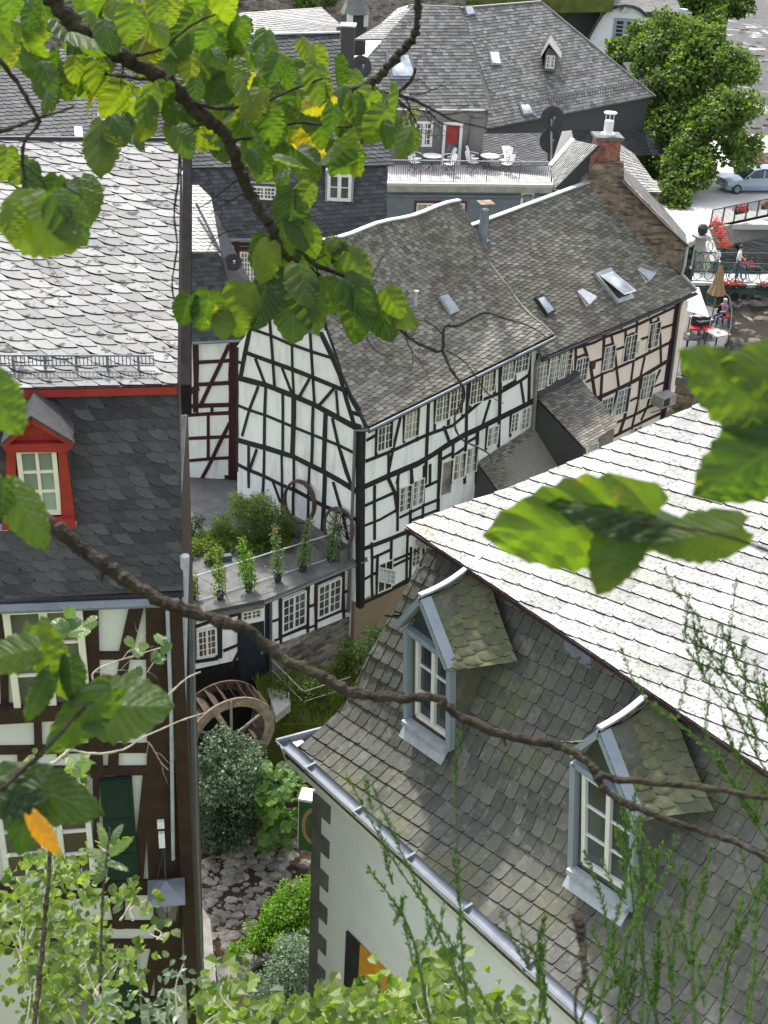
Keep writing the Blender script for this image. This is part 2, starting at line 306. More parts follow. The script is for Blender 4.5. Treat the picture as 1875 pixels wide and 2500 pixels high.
M['glass'] = glass('window_glass'); M['glass_b'] = glass('sky_tinted_glass', (.09, .1, .11), .08); M['glass_c'] = glass('window_glass_brown', (.05, .035, .03), .06); M['glass_curtain'] = glass('curtained_glass', (.14, .13, .12), .1); M['glass_sky'] = glass('roof_glass', (.3, .33, .35), .15)  # glass_b and glass_sky: pale sky reflection put into the pane colour
M['glass_green'] = glass('reflection_tinted_glass', (.12, .15, .12), .1)  # dark green reflection painted into the pane colour
def water_mat(name, c, foam, fs, fth, bscale=3, sx=(1, 1, 1)):
    m, t, b = nodes(name); co = coords(t); mp = t.nodes.new('ShaderNodeMapping'); mp.inputs['Scale'].default_value = sx; t.links.new(co, mp.inputs[0])
    n = N(t, 'TexNoise', Scale=fs, Detail=9, Roughness=.72, Distortion=.6); t.links.new(mp.outputs[0], n.inputs['Vector'])
    r = ramp(t, [(fth, 0), (fth+.1, 1)]); t.links.new(n.outputs[0], r.inputs[0])
    t.links.new(mixc(t, r.outputs[0], c, foam), b.inputs['Base Color'])
    r2 = ramp(t, [(0, .42), (1, .8)]); t.links.new(r.outputs[0], r2.inputs[0]); t.links.new(r2.outputs[0], b.inputs['Roughness']); b.inputs['Specular IOR Level'].default_value = .12
    n2 = N(t, 'TexNoise', Scale=bscale, Detail=5, Distortion=.8); t.links.new(mp.outputs[0], n2.inputs['Vector'])
    bp = N(t, 'Bump', Strength=.9, Distance=.12); t.links.new(n2.outputs[0], bp.inputs['Height']); t.links.new(bp.outputs[0], b.inputs['Normal'])
    return m
M['river'] = water_mat('river_water', (.03, .025, .018), (.5, .5, .5), .4, .55, .9)
M['stream'] = water_mat('stream_water', (.04, .025, .012), (.5, .5, .48), 1.2, .66, 5)
# hazel leaf with veins from the UV map
def hazel_mat():
    m, t, b = nodes('hazel_leaf'); g = t.nodes.new('ShaderNodeNewGeometry'); uv = t.nodes.new('ShaderNodeTexCoord').outputs['UV']
    r = ramp(t, [(0, (.014, .034, .012)), (.5, (.03, .06, .016)), (.9, (.055, .085, .018)), (.97, (.07, .095, .02)), (1, (.2, .17, .02))]); t.links.new(g.outputs['Random Per Island'], r.inputs[0])
    sp = t.nodes.new('ShaderNodeSeparateXYZ'); t.links.new(uv, sp.inputs[0])
    def mth(op, a, b_=None):
        q = t.nodes.new('ShaderNodeMath'); q.operation = op
        for i, v in enumerate((a, b_)):
            if v is None: continue
            if isinstance(v, (int, float)): q.inputs[i].default_value = v
            else: t.links.new(v, q.inputs[i])
        return q.outputs[0]
    ax = mth('ABSOLUTE', sp.outputs[0]); ph = mth('SUBTRACT', mth('MULTIPLY', sp.outputs[1], 9.0), mth('MULTIPLY', ax, 5.0))
    fr = mth('ABSOLUTE', mth('SUBTRACT', mth('FRACT', ph), .5)); vein = mth('LESS_THAN', fr, .07); mid = mth('LESS_THAN', ax, .03)
    v = mth('MAXIMUM', vein, mid); n = N(t, 'TexNoise', Scale=30.0, Detail=4); t.links.new(coords(t), n.inputs['Vector'])
    rn = ramp(t, [(.3, .8), (.7, 1.2)]); t.links.new(n.outputs[0], rn.inputs[0]); col = mixc(t, 1.0, r.outputs[0], rn.outputs[0], 'MULTIPLY')
    nb = N(t, 'TexNoise', Scale=22.0, Detail=5, Roughness=.7); t.links.new(coords(t), nb.inputs['Vector']); rb_ = ramp(t, [(.62, 0), (.72, .8)]); t.links.new(nb.outputs[0], rb_.inputs[0]); col = mixc(t, rb_.outputs[0], col, (.16, .13, .03))
    col2 = mixc(t, mth('MULTIPLY', v, .35), col, (.12, .18, .06))
    t.links.new(col2, b.inputs['Base Color']); b.inputs['Roughness'].default_value = .5; b.inputs['Specular IOR Level'].default_value = .35
    bp = N(t, 'Bump', Strength=.4, Distance=.003); t.links.new(fr, bp.inputs['Height']); t.links.new(bp.outputs[0], b.inputs['Normal'])
    tr = t.nodes.new('ShaderNodeBsdfTranslucent'); tc = mixc(t, 1.0, mixc(t, mth('MULTIPLY', v, .5), col, (.03, .07, .01)), (5.2, 4.6, .6), 'MULTIPLY'); t.links.new(tc, tr.inputs[0])
    mx = t.nodes.new('ShaderNodeMixShader'); mx.inputs[0].default_value = .5
    t.links.new(b.outputs[0], mx.inputs[1]); t.links.new(tr.outputs[0], mx.inputs[2]); t.links.new(mx.outputs[0], t.nodes['Material Output'].inputs[0]); return m
M['leaf_hazel'] = hazel_mat()
# ------------------------------------------------------------------ helpers for buildings
def clip(poly, cl):
    out = poly; n = len(cl)
    for i in range(n):
        ax, ay = cl[i]; bx, by = cl[(i+1) % n]; ex, ey = bx-ax, by-ay; inp = out; out = []
        if not inp: return out
        for k in range(len(inp)):
            p, q = inp[k-1], inp[k]
            sp = ex*(p[1]-ay)-ey*(p[0]-ax); sq = ex*(q[1]-ay)-ey*(q[0]-ax)
            if (sp < 0) != (sq < 0):
                tt = sp/(sp-sq); out.append((p[0]+(q[0]-p[0])*tt, p[1]+(q[1]-p[1])*tt))
            if sq >= 0: out.append(q)
    return out
def area(p): return sum(p[i-1][0]*p[i][1]-p[i][0]*p[i-1][1] for i in range(len(p)))/2
SHAPE = [(1.12, 0), (.62, 0), (.36, .07), (.16, .24), (.04, .5), (0, .8), (0, 1.3), (1.12, 1.3)]
SHAPE_S = [(1.08, 0), (.45, 0), (.12, .2), (0, .6), (0, 1.25), (1.08, 1.25)]
BOXS = [(1.04, 0), (0, 0), (0, 1.2), (1.04, 1.2)]
def slates(name, mat, parent, S, W, H, w, h, tilt=0, flip=False, poly=None, T=.016, shape=SHAPE, jit=.08, under=True, lean=0.0, mb=None, grid=None, rim=None):
    mb = mb or MB(); cl = poly or [(0, 0), (W, 0), (W, H), (0, H)]
    if area(cl) < 0: cl = cl[::-1]
    xs = [p[0] for p in cl]; ys = [p[1] for p in cl]; cx, cy = (min(xs)+max(xs))/2, (min(ys)+max(ys))/2
    rad = math.hypot(max(xs)-min(xs), max(ys)-min(ys))/2+2*max(w, h); ct, st = math.cos(math.radians(tilt)), math.sin(math.radians(tilt))
    def PN(a, b):
        P, n = S(a, b); return P, n
    if under:
        if grid or poly is None:
            gx, gy = grid or (1, 1)
            for i in range(gx):
                for j in range(gy):
                    q = [PN(W*(i+di)/gx, H*(j+dj)/gy) for di, dj in ((0, 0), (1, 0), (1, 1), (0, 1))]
                    mb.add([P-n*.01 for P, n in q], [(0, 1, 2, 3)])
        else:
            q = [PN(a, b) for a, b in cl]; mb.prism([P-n*.006 for P, n in q], -q[0][1]*.06)
    nr = int(rad/h)+1; nc = int(rad/w)+1
    for j in range(-nr, nr+1):
        o = rnd.random()*w
        for i in range(-nc, nc+1):
            jx = (rnd.random()-.5)*w*jit; jy = (rnd.random()-.5)*h*jit*.5
            pts = []
            x0 = i*w+o+jx; y0 = j*h+jy
            # quick reject
            mx_, my_ = x0+w*.5, y0+h*.5; ma, mb_ = cx+mx_*ct-my_*st, cy+mx_*st+my_*ct
            if ma < min(xs)-2*w or ma > max(xs)+2*w or mb_ < min(ys)-2*h or mb_ > max(ys)+2*h: continue
            for (sx, sy) in shape:
                xx = (1-sx if flip else sx)*w; yy = sy*h; xx += lean*yy
                X, Y = x0+xx, y0+yy; pts.append((cx+X*ct-Y*st, cy+X*st+Y*ct))
            if area(pts) < 0: pts = pts[::-1]
            c = clip(pts, cl)
            if len(c) < 3 or abs(area(c)) < w*h*.04: continue
            dz = rnd.random()*.003
            vs = []; lo = []; rm_ = rim if rim is not None else w*.045; gx_ = sum(p[0] for p in c)/len(c); gy_ = sum(p[1] for p in c)/len(c)
            for (a, b) in c:
                X, Y = a-cx, b-cy; lx = (X*ct+Y*st-x0)/w; ly = (-X*st+Y*ct-y0)/h
                if flip: lx = 1-lx
                P, n = PN(a, b); ht = T*(1.15-ly*.85)+T*.35*(1-lx)+dz
                dx_, dy_ = gx_-a, gy_-b; dl_ = math.hypot(dx_, dy_) or 1; a2, b2 = a+dx_/dl_*rm_*.35, b+dy_/dl_*rm_; P2 = PN(a2, b2)[0]
                vs.append(P2+n*max(ht, .001)); lo.append(P+n*max(ht-T*.9, -.004))
            k = len(vs); base = len(mb.v)
            mb.v += [tuple(p) for p in vs+lo]
            mb.f.append(tuple(range(base, base+k))); mb.mi.append(0)
            for q in range(k): mb.f.append((base+q, base+k+q, base+k+(q+1) % k, base+(q+1) % k)); mb.mi.append(1)
    return mb.build(name, [mat, M['slate_edge']], parent) if name else mb
def bil(P00, P10, P11, P01):
    P00, P10, P11, P01 = map(V, (P00, P10, P11, P01)); W = ((P10-P00).length+(P11-P01).length)/2; H = ((P01-P00).length+(P11-P10).length)/2
    n = (P10-P00).cross(P01-P00).normalized()
    if n.z < 0: n = -n
    def S(a, b):
        u, v = a/W, b/H; return P00*(1-u)*(1-v)+P10*u*(1-v)+P11*u*v+P01*(1-u)*v, n
    return S, W, H
def plroof(pl, pts):     # polygon roof on a plane, px points already unprojected to (a,b)
    return (lambda a, b: (pl.P(a, b), pl.N))
def plane3(p, q, r):     # plane through three points; U along p->q
    p, q, r = V(p), V(q), V(r); return PL(p, q-p, r-p)
def profS(O, e, g, prof):   # extrude profile [(u,z)] along e
    L = [0]
    for i in range(1, len(prof)): L.append(L[-1]+math.hypot(prof[i][0]-prof[i-1][0], prof[i][1]-prof[i-1][1]))
    def S(a, b):
        b = min(max(b, 0), L[-1]-1e-6); i = 0
        while L[i+1] < b: i += 1
        t = (b-L[i])/(L[i+1]-L[i]); u = prof[i][0]*(1-t)+prof[i+1][0]*t; z = prof[i][1]*(1-t)+prof[i+1][1]*t
        P = O+e*a+g*u; P = V((P.x, P.y, z))
        # smoothed normal
        def tn(k): k = min(max(k, 0), len(prof)-2); return g*(prof[k+1][0]-prof[k][0])+Z*(prof[k+1][1]-prof[k][1])
        td = tn(i); n = e.cross(td).normalized()
        if n.z < 0: n = -n
        return P, n
    return S, L[-1]
def window(pl, tf, tl, br, cols, rows, parent, fm, fw=.05, bar=.022, mull=True, o=.0, gm=None, dep=.05, name='window', half=None, label=None):
    a0, b1 = pl.ab(*tf(tl)); a1, b0 = pl.ab(*tf(br))
    if a0 > a1: a0, a1 = a1, a0
    if b0 > b1: b0, b1 = b1, b0
    return window_ab(pl, a0, a1, b0, b1, cols, rows, parent, fm, fw, bar, mull, o, gm, dep, name, half, label)
def window_ab(pl, a0, a1, b0, b1, cols, rows, parent, fm, fw=.05, bar=.022, mull=True, o=.0, gm=None, dep=.05, name='window', half=None, label=None):
    m = MB(); m.pbox(pl, a0, a1, b0, b0+fw, o, o+dep); m.pbox(pl, a0, a1, b1-fw, b1, o, o+dep)
    m.pbox(pl, a0, a0+fw, b0+fw, b1-fw, o, o+dep); m.pbox(pl, a1-fw, a1, b0+fw, b1-fw, o, o+dep)
    am = (a0+a1)/2
    if mull: m.pbox(pl, am-fw*.6, am+fw*.6, b0+fw, b1-fw, o, o+dep-.006)
    for i in range(1, cols):
        if mull and cols % 2 == 0 and i == cols//2: continue
        x = a0+fw+(a1-a0-2*fw)*i/cols; m.pbox(pl, x-bar/2, x+bar/2, b0+fw, b1-fw, o, o+dep*.7)
    for j in range(1, rows):
        y = b0+fw+(b1-b0-2*fw)*j/rows; bw = bar*1.8 if half and j == half else bar
        m.pbox(pl, a0+fw, a1-fw, y-bw/2, y+bw/2, o, o+dep*.62)
    wo = m.build(name, fm, parent, label=label)
    g = MB(); g.pbox(pl, a0+fw*.5, a1-fw*.5, b0+fw*.5, b1-fw*.5, o+.002, o+dep*.3); g.build('pane', gm if gm and gm is not M['glass'] else M[rnd.choice(('glass', 'glass', 'glass_b', 'glass_c'))], wo)
    return wo
TK = [1.0]
def timbers(pl, tf, lines, wd, mb, wob=.018, dep=.035):
    wd = wd*TK[0]
    for L in lines:
        ww = wd
        if isinstance(L[-1], (int, float)): ww = L[-1]*TK[0]; L = L[:-1]
        pts = [pl.ab(*tf(p)) for p in L]; fine = [pts[0]]
        for i in range(1, len(pts)):
            (a0, b0), (a1, b1) = pts[i-1], pts[i]; n = max(1, int(math.hypot(a1-a0, b1-b0)/.7))
            for k in range(1, n+1):
                t = k/n; e = wob if (k < n) else 0; fine.append((a0+(a1-a0)*t+rnd.uniform(-e, e), b0+(b1-b0)*t+rnd.uniform(-e, e)))
        d = dep+rnd.random()*.015; k = len(fine); top = []; bot = []
        for i, (a, b) in enumerate(fine):
            p, q = fine[max(i-1, 0)], fine[min(i+1, k-1)]; dx, dy = q[0]-p[0], q[1]-p[1]; l = math.hypot(dx, dy) or 1
            hw = ww/2*(1+rnd.uniform(-.1, .1)); nx, ny = -dy/l*hw, dx/l*hw; top.append((a+nx, b+ny)); bot.append((a-nx, b-ny))
        vs = [pl.P(*p, d) for p in top]+[pl.P(*p, d) for p in bot]+[pl.P(*p, -.01) for p in top]+[pl.P(*p, -.01) for p in bot]
        fs = []
        for i in range(k-1):
            fs += [(i, i+1, k+i+1, k+i), (2*k+i, 3*k+i, 3*k+i+1, 2*k+i+1), (i, 2*k+i, 2*k+i+1, i+1), (k+i, k+i+1, 3*k+i+1, 3*k+i)]
        fs += [(0, k, 3*k, 2*k), (k-1, 3*k-1, 4*k-1, 2*k-1)]
        mb.add(vs, fs)
def wallpoly(pl, tf, px, parent, mat, name='wall', th=.3, o=0, label=None):
    m = MB(); m.prism([pl.P(*pl.ab(*tf(p)), o) for p in px], -pl.N*th); return m.build(name, mat, parent, label=label)
def pxs(tf, P, z): return [atz(*tf(p), z) for p in P]
# ------------------------------------------------------------------ ground
g = MB()
def gh(x, y):
    # gorge bottom at the stream, rising beyond the mill, a bank behind the camera
    h = .5
    if y < 4: h = .5+(4-y)*1.0
    if y > 34: h = .5+min(1, (y-34)/6)*3.5
    if y > 95 and x < 24: h += min((y-95)*.4, 14)
    return min(h, 27)
xs_ = [-400, -200, -100, -60, -40]+list(range(-30, 61, 3))+[80, 120, 200, 400]; ys_ = [-60, -20, 0, 2]+list(range(4, 130, 3))+[160, 220, 400, 800]
vs = [(x, y, gh(x, y)) for y in ys_ for x in xs_]; nx = len(xs_)
g.add(vs, [(j*nx+i, j*nx+i+1, (j+1)*nx+i+1, (j+1)*nx+i) for j in range(len(ys_)-1) for i in range(nx-1)])
g.build('ground', M['grass_bank'], kind='structure')
s_ = MB(); s_.prism([(-9, 22, .8), (3, 20, .8), (0, 40, .8), (-8, 40, .8)], (0, 0, -.05)); s_.build('stream', M['stream'], kind='structure')
# broad river on the right, upstream towards the trees
s_ = MB(); s_.prism([(12.6, 40, 5), (60, 40, 5), (120, 300, 5), (30, 300, 5), (22, 100, 5), (16, 66, 5)], (0, 0, -.05)); s_.build('river', M['river'], kind='structure')
# ------------------------------------------------------------------ long half-timbered house (white part)
A = atL(885, 1022, 36); D1 = az(49.4); TK[0] = .74; F = PL(A, D1); GA = az(-48); G = PL(A, GA)
FN, GN = F.N.copy(), G.N.copy()
wh = thing('half_timbered_house', 'white half-timbered house with black timbers, gable facing the roof terrace, mossy slate roof', 'house', (A.x, A.y, 4.0))
mt = MB()
gab = [G.P(*G.ab(*Z3(p))) for p in [(490, 960), (550, 885), (600, 700), (1060, 860), (1130, 1010), (1190, 1150), (1250, 1280), (1340, 1410)]]
base_r = G.P(0, -8.5); base_l = G.P(6.1, -8.5)
wallm = MB(); wallm.prism(gab+[G.P(0, 0), base_r, base_l], -GN*.3)
wallm.prism([F.P(0, -6.95), F.P(7.9, -6.9), F.P(7.9, 1.25), F.P(0, -.02)], -FN*.3)
wallm.build('wall', M['plaster'], wh)
b_ = MB(); b_.pbox(F, -.02, 16, -8.8, -6.95, -.3, .03); b_.build('render_base', M['render_tan'], wh)
timbers(G, Z3, [
 [(610, 700), (575, 880), (550, 1000), (520, 1165), .24],
 [(590, 835), (720, 880), (860, 940), (1000, 990), (1130, 1030)], [(565, 1000), (730, 1060), (870, 1110), (1010, 1165), (1215, 1250), .2],
 [(495, 1165), (690, 1215), (880, 1290), (1020, 1350), (1130, 1410), (1330, 1520), .26],
 [(495, 1350), (580, 1385), (690, 1420), (880, 1500), (1080, 1580), (1180, 1620), (1310, 1685)],
 [(495, 1585), (690, 1640), (880, 1700), (1080, 1800), (1300, 1930), .26],
 [(490, 1055), (540, 1070)],
 [(640, 700), (860, 790), (1050, 858), .16], [(600, 715), (860, 800), (1060, 865), .1],
 [(715, 740), (735, 1000), (750, 1220)], [(860, 800), (870, 1100), (880, 1290)], [(990, 850), (1005, 1100), (1020, 1345)],
 [(1060, 860), (1130, 1010), (1190, 1150), (1240, 1330), (1290, 1490), .2],
 [(1070, 860), (1140, 1000), (1205, 1145), (1262, 1275), (1340, 1400), .09],
 [(620, 1035), (685, 1205)], [(800, 1100), (870, 1280)], [(985, 1175), (920, 1290)], [(1150, 1240), (1050, 1355)], [(1165, 1250), (1180, 1430)], [(1270, 1400), (1335, 1420), .16],
 [(640, 1225), (580, 1380), (530, 1560)], [(690, 1235), (680, 1640), .16], [(805, 1270), (805, 1660)], [(880, 1300), (870, 1690), .26], [(1010, 1360), (1000, 1750)], [(1095, 1410), (1080, 1800), .22],
 [(1140, 1440), (1180, 1620), (1230, 1800), (1270, 1900), .16],
 [(575, 1630), (575, 1870)], [(630, 1650), (580, 1790)], [(500, 960), (497, 1800), .1]], .13, mt)
timbers(G, ZA, [[(440, 90), (520, 130), (620, 170), (740, 230), (840, 270), (1020, 370), (1240, 462), .18],
 [(520, 0), (520, 250)], [(625, 0), (615, 300), .15], [(742, 30), (745, 420)], [(825, 50), (820, 470)], [(930, 110), (920, 520)], [(1035, 150), (1018, 540), .24],
 [(1090, 210), (1160, 450), (1190, 600), .15], [(680, 200), (735, 350)], [(1140, 0), (1215, 240), .15]], .13, mt)
timbers(G, ZA, [[(1262, -180), (1262, 460), (1262, 1060), .3]], .2, mt)
timbers(F, Z4, [
 [(250, 1530), (550, 1385), (950, 1200), (1170, 1080), (1370, 985), .26], [(255, 1785), (440, 1712), (660, 1610), (840, 1545), (1043, 1371), (1153, 1327), (1297, 1244), (1350, 1206), .15],
 [(249, 1955), (429, 1875), (608, 1800), (700, 1745), (912, 1612), (1009, 1568), (1158, 1493), (1350, 1396), (1380, 1380), .26],
 [(260, 1645), (330, 1605)], [(330, 1500), (325, 1745)], [(437, 1450), (432, 1720)], [(500, 1440), (440, 1700), (400, 1900)], [(515, 1430), (513, 1660)], [(615, 1400), (602, 1650)],
 [(680, 1360), (670, 1600), (655, 1936), .15], [(725, 1330), (720, 1580)], [(820, 1290), (812, 1540)], [(912, 1240), (905, 1500), .1],
 [(945, 1210), (935, 1470), (922, 1936), .15], [(965, 1220), (958, 1440)], [(1045, 1170), (1040, 1380)], [(1095, 1370), (1040, 1550)], [(1128, 1110), (1122, 1330)], [(1165, 1080), (1160, 1300), (1150, 1690), .17],
 [(1265, 1030), (1260, 1230)], [(1362, 980), (1355, 1400), .16], [(1300, 1235), (1322, 1390)], [(1180, 1290), (1270, 1240)],
 [(780, 1550), (825, 1670)], [(845, 1660), (835, 1936)], [(762, 1720), (755, 1936)], [(1010, 1570), (1000, 1936), .16], [(1075, 1540), (1065, 1710)], [(1235, 1450), (1230, 1620)],
 [(560, 1830), (570, 1936)], [(480, 1860), (465, 1936)], [(770, 1770), (840, 1730)], [(845, 1750), (930, 1690)], [(935, 1660), (1005, 1620)]], .13, mt)
timbers(F, ZA, [[(1295, 660), (1480, 590), (1659, 515), (1800, 455), .2], [(1300, 370), (1400, 325), (1490, 285)], [(1300, 505), (1400, 465), (1515, 400)], [(1290, 870), (1380, 820), (1480, 745), (1659, 670)],
 [(1290, 1025), (1470, 940), (1620, 855), (1750, 800), .2], [(1365, 235), (1365, 600)], [(1455, 180), (1500, 280), (1520, 420), .16], [(1525, 150), (1520, 540)], [(1615, 130), (1605, 500)], [(1700, 100), (1690, 460)],
 [(1345, 620), (1350, 990)], [(1385, 700), (1380, 980)], [(1480, 590), (1475, 760)], [(1590, 540), (1580, 880)], [(1610, 650), (1605, 860)], [(1700, 500), (1690, 830)], [(1535, 450), (1690, 375)], [(1460, 0), (1460, 170)], [(1360, 720), (1480, 665)], [(1485, 780), (1610, 720)],
 [(1390, 985), (1600, 880)], [(1478, 760), (1475, 930)], [(1803, 20), (1792, 440), .15], [(1690, 250), (1800, 200)], [(1690, 372), (1797, 328)], [(1740, 90), (1738, 225)], [(1610, 470), (1790, 400)]], .12, mt)
timbers(F, ZA, [[(1285, -150), (1280, 460), (1278, 1060), .28]], .2, mt)
mt.build('timber_frame', M['timber_black'], wh)
Fo = F
for tl, br, c, r, gm in [((337, 1508), (433, 1690), 4, 4, 0), ((522, 1440), (612, 1612), 4, 4, 1), ((732, 1340), (812, 1500), 4, 4, 1), ((827, 1290), (908, 1462), 4, 4, 0), ((966, 1222), (1042, 1380), 4, 4, 0),
                          ((1052, 1165), (1122, 1310), 4, 4, 1), ((1183, 1080), (1255, 1225), 4, 4, 1), ((1273, 1030), (1348, 1170), 4, 4, 0), ((1078, 1560), (1140, 1668), 3, 3, 1), ((1240, 1468), (1275, 1580), 2, 4, 0), ((1312, 1432), (1355, 1555), 2, 4, 1),
                          ((852, 1745), (920, 1892), 3, 3, 1), ((936, 1700), (1000, 1850), 3, 3, 1)]:
    window(F, Z4, tl, br, c, r, wh, M['white_paint'], .038, .017, True, .005, M['glass_curtain'] if gm else M['glass'])
for tl, br, c, r in [((1535, 250), (1608, 392), 3, 4), ((1625, 205), (1690, 355), 3, 4)]: window(F, ZA, tl, br, c, r, wh, M['white_paint'], .038, .017, True, .005, M['glass'])
window(F, Z4, (768, 1790), (832, 2000), 1, 1, wh, M['white_paint'], .05, .03, False, .005, M['glass_curtain'])
# one casement of the small window near the ground stands open
window(F, ZA, (1392, 765), (1478, 925), 2, 2, wh, M['white_paint'], .04, .025, True, .005, M['glass'])
hg = F.P(*F.ab(*ZA((1392, 780))), .03); pc = PL(hg+V((0, 0, 0)), (D1*.55+FN*.8)); window(pc, ZA, (1395, 785), (1508, 905), 4, 3, wh, M['white_paint'], .035, .022, False, 0, M['glass_sky'], .03, label='casement swung open')
window(F, ZA, (1620, 655), (1670, 765), 2, 4, wh, M['white_paint'], .04, .025, False, .005, M['glass'])
# roof with half hip and kicked eave
def ga(px, tf=Z3): a, b = G.ab(*tf(px)); return a, A.z+b
profW = [(-.38, 12.45), (.0, 12.78), (.62, 13.2), (1.04, 13.72), (1.46, 14.3), (1.95, 14.9), (3.0, 17.3)]
TL_ = 7.95
def roofS(prof, z0, z1, tr, tl):   # z0: extra height at eave right, z1 extra at ridge right
    L = [0]
    for i in range(1, len(prof)): L.append(L[-1]+math.hypot(prof[i][0]-prof[i-1][0], prof[i][1]-prof[i-1][1]))
    H = L[-1]
    def P_(a, b):
        b = min(max(b, 0), H-1e-6); i = 0
        while L[i+1] < b: i += 1
        t = (b-L[i])/(L[i+1]-L[i]); u = prof[i][0]*(1-t)+prof[i+1][0]*t; z = prof[i][1]*(1-t)+prof[i+1][1]*t; s = b/H
        k = a/TL_; tt = (tl[0]*(1-s)+tl[1]*s)*(1-k)+(tr[0]*(1-s)+tr[1]*s)*k
        z += (z0*(1-s)+z1*s)*k + .05*math.sin(a*1.7+s*2)*s
        P = A+D1*tt+GA*u; return V((P.x, P.y, z))
    def S(a, b):
        e = .12; p = P_(a, b); n = (P_(a+e, b)-P_(a-e, b)).cross(P_(a, min(b+e, H-.001))-P_(a, max(b-e, 0))).normalized()
        if n.z < 0: n = -n
        return p, n
    return S, H, P_
S1, H1, PP1 = roofS(profW, 1.3, .45, (7.95, 6.65), (-.12, .55))
slates('roof', M['slate_brown'], wh, S1, TL_, H1, .235, .155, tilt=7, T=.022, grid=(14, 16))
# half hip facing the terrace
h0, h1, h2 = G.P(1.9, 2.2, .12), G.P(5.2, 2.1, .12), PP1(0, H1)
pl = plane3(h1, h0, h2); q = [(0, 0), ((h0-h1).length, 0), ((h2-pl.O).dot(pl.U), (h2-pl.O).dot(pl.V))]
slates('hip', M['slate_brown'], wh, lambda a, b: (pl.P(a, b), pl.N), 1, 1, .22, .16, poly=q, T=.022)
rm = MB()
rp = [PP1(TL_*k/12, H1)+Z*.05 for k in range(13)]
for i in range(12): rm.beam(rp[i], rp[i+1], .2, .05, Z)
rm.build('ridge_flashing', M['lead'], wh)
rb = MB()   # back slope so the house is closed
bk = [PP1(0, H1), PP1(TL_, H1), PP1(TL_, H1)+GA*3-Z*4.5, PP1(0, H1)+GA*3-Z*4.5]
rb.prism(bk, -Z*.1); rb.build('rear_roof', M['slate_brown'], wh)
fm = MB()   # fascia, gutter, end boards
e0, e1 = PP1(0, 0), PP1(TL_, 0); fm.beam(e0-Z*.02+FN*.0, e1-Z*.02, .03, .22, -Z); fm.build('fascia', M['timber_black'], wh)
gu = MB(); gu.tube([e0-Z*.08+FN*.1, e1-Z*.08+FN*.1], .055); gu.build('gutter', M['pipe_grey'], wh)
dp = MB(); c0 = G.P(.18, 0, .12); dp.tube([e0-Z*.1+FN*.05, c0-Z*.45, c0-Z*2, c0-Z*7.4], .055, 8); dp.build('downpipe', M['pipe_grey'], wh)
vb = MB(); cols_ = [PP1(TL_, H1*k/12) for k in range(13)]
for i in range(12): vb.beam(cols_[i]+Z*.03, cols_[i+1]+Z*.03, .1, .55, -D1.cross(cols_[i+1]-cols_[i]).normalized()*1 if False else -Z)
vb.build('stepped_verge', M['slate_brown'], wh)
vb = MB(); cols_ = [PP1(0, H1*k/12) for k in range(13)]
for i in range(11): vb.beam(cols_[i]-Z*.0, cols_[i+1], .1, .12, -Z)
vb.build('verge_board', M['timber_black'], wh)
# ------------------------------------------------------------------ pink half of the row
pk = thing('half_timbered_house', 'pale pink half-timbered house with crooked plum timbers and roof lights, adjoining the white one', 'house', tuple(F.P(12, -9)))
EL, ER = F.P(7.6, .42, .32), F.P(*F.ab(1684, 704), .32)
M0 = A+GA*3.0; MR = PL(M0, D1)
RL = MR.P(6.7, 16.72-A.z); RR = MR.P(*MR.ab(1440, 447))
wm = MB(); wm.prism([F.P(7.9, -8.5), F.P(15.75, -8.5), F.P(15.75, 1.15), F.P(7.9, .55)], -FN*.3)
ce = F.P(15.75, 0); EW = PL(ce, az(15.6)); wm.prism([EW.P(0, -3.9), EW.P(1.8, -3.9), EW.P(1.8, .2), EW.P(0, .7)], -EW.N*.2)
wm.build('wall', M['plaster_pink'], pk)
sm = MB(); sm.prism([EW.P(-.02, -9.5, .04), EW.P(2.6, -9.5, .04), EW.P(2.6, -3.9, .04), EW.P(-.02, -3.9, .04)], -EW.N*.2)
sm.pbox(F, 10.4, 15.8, -9.0, -5.9, -.3, .05); sm.build('stone_base', M['stone_brown'], pk)
mt = MB()
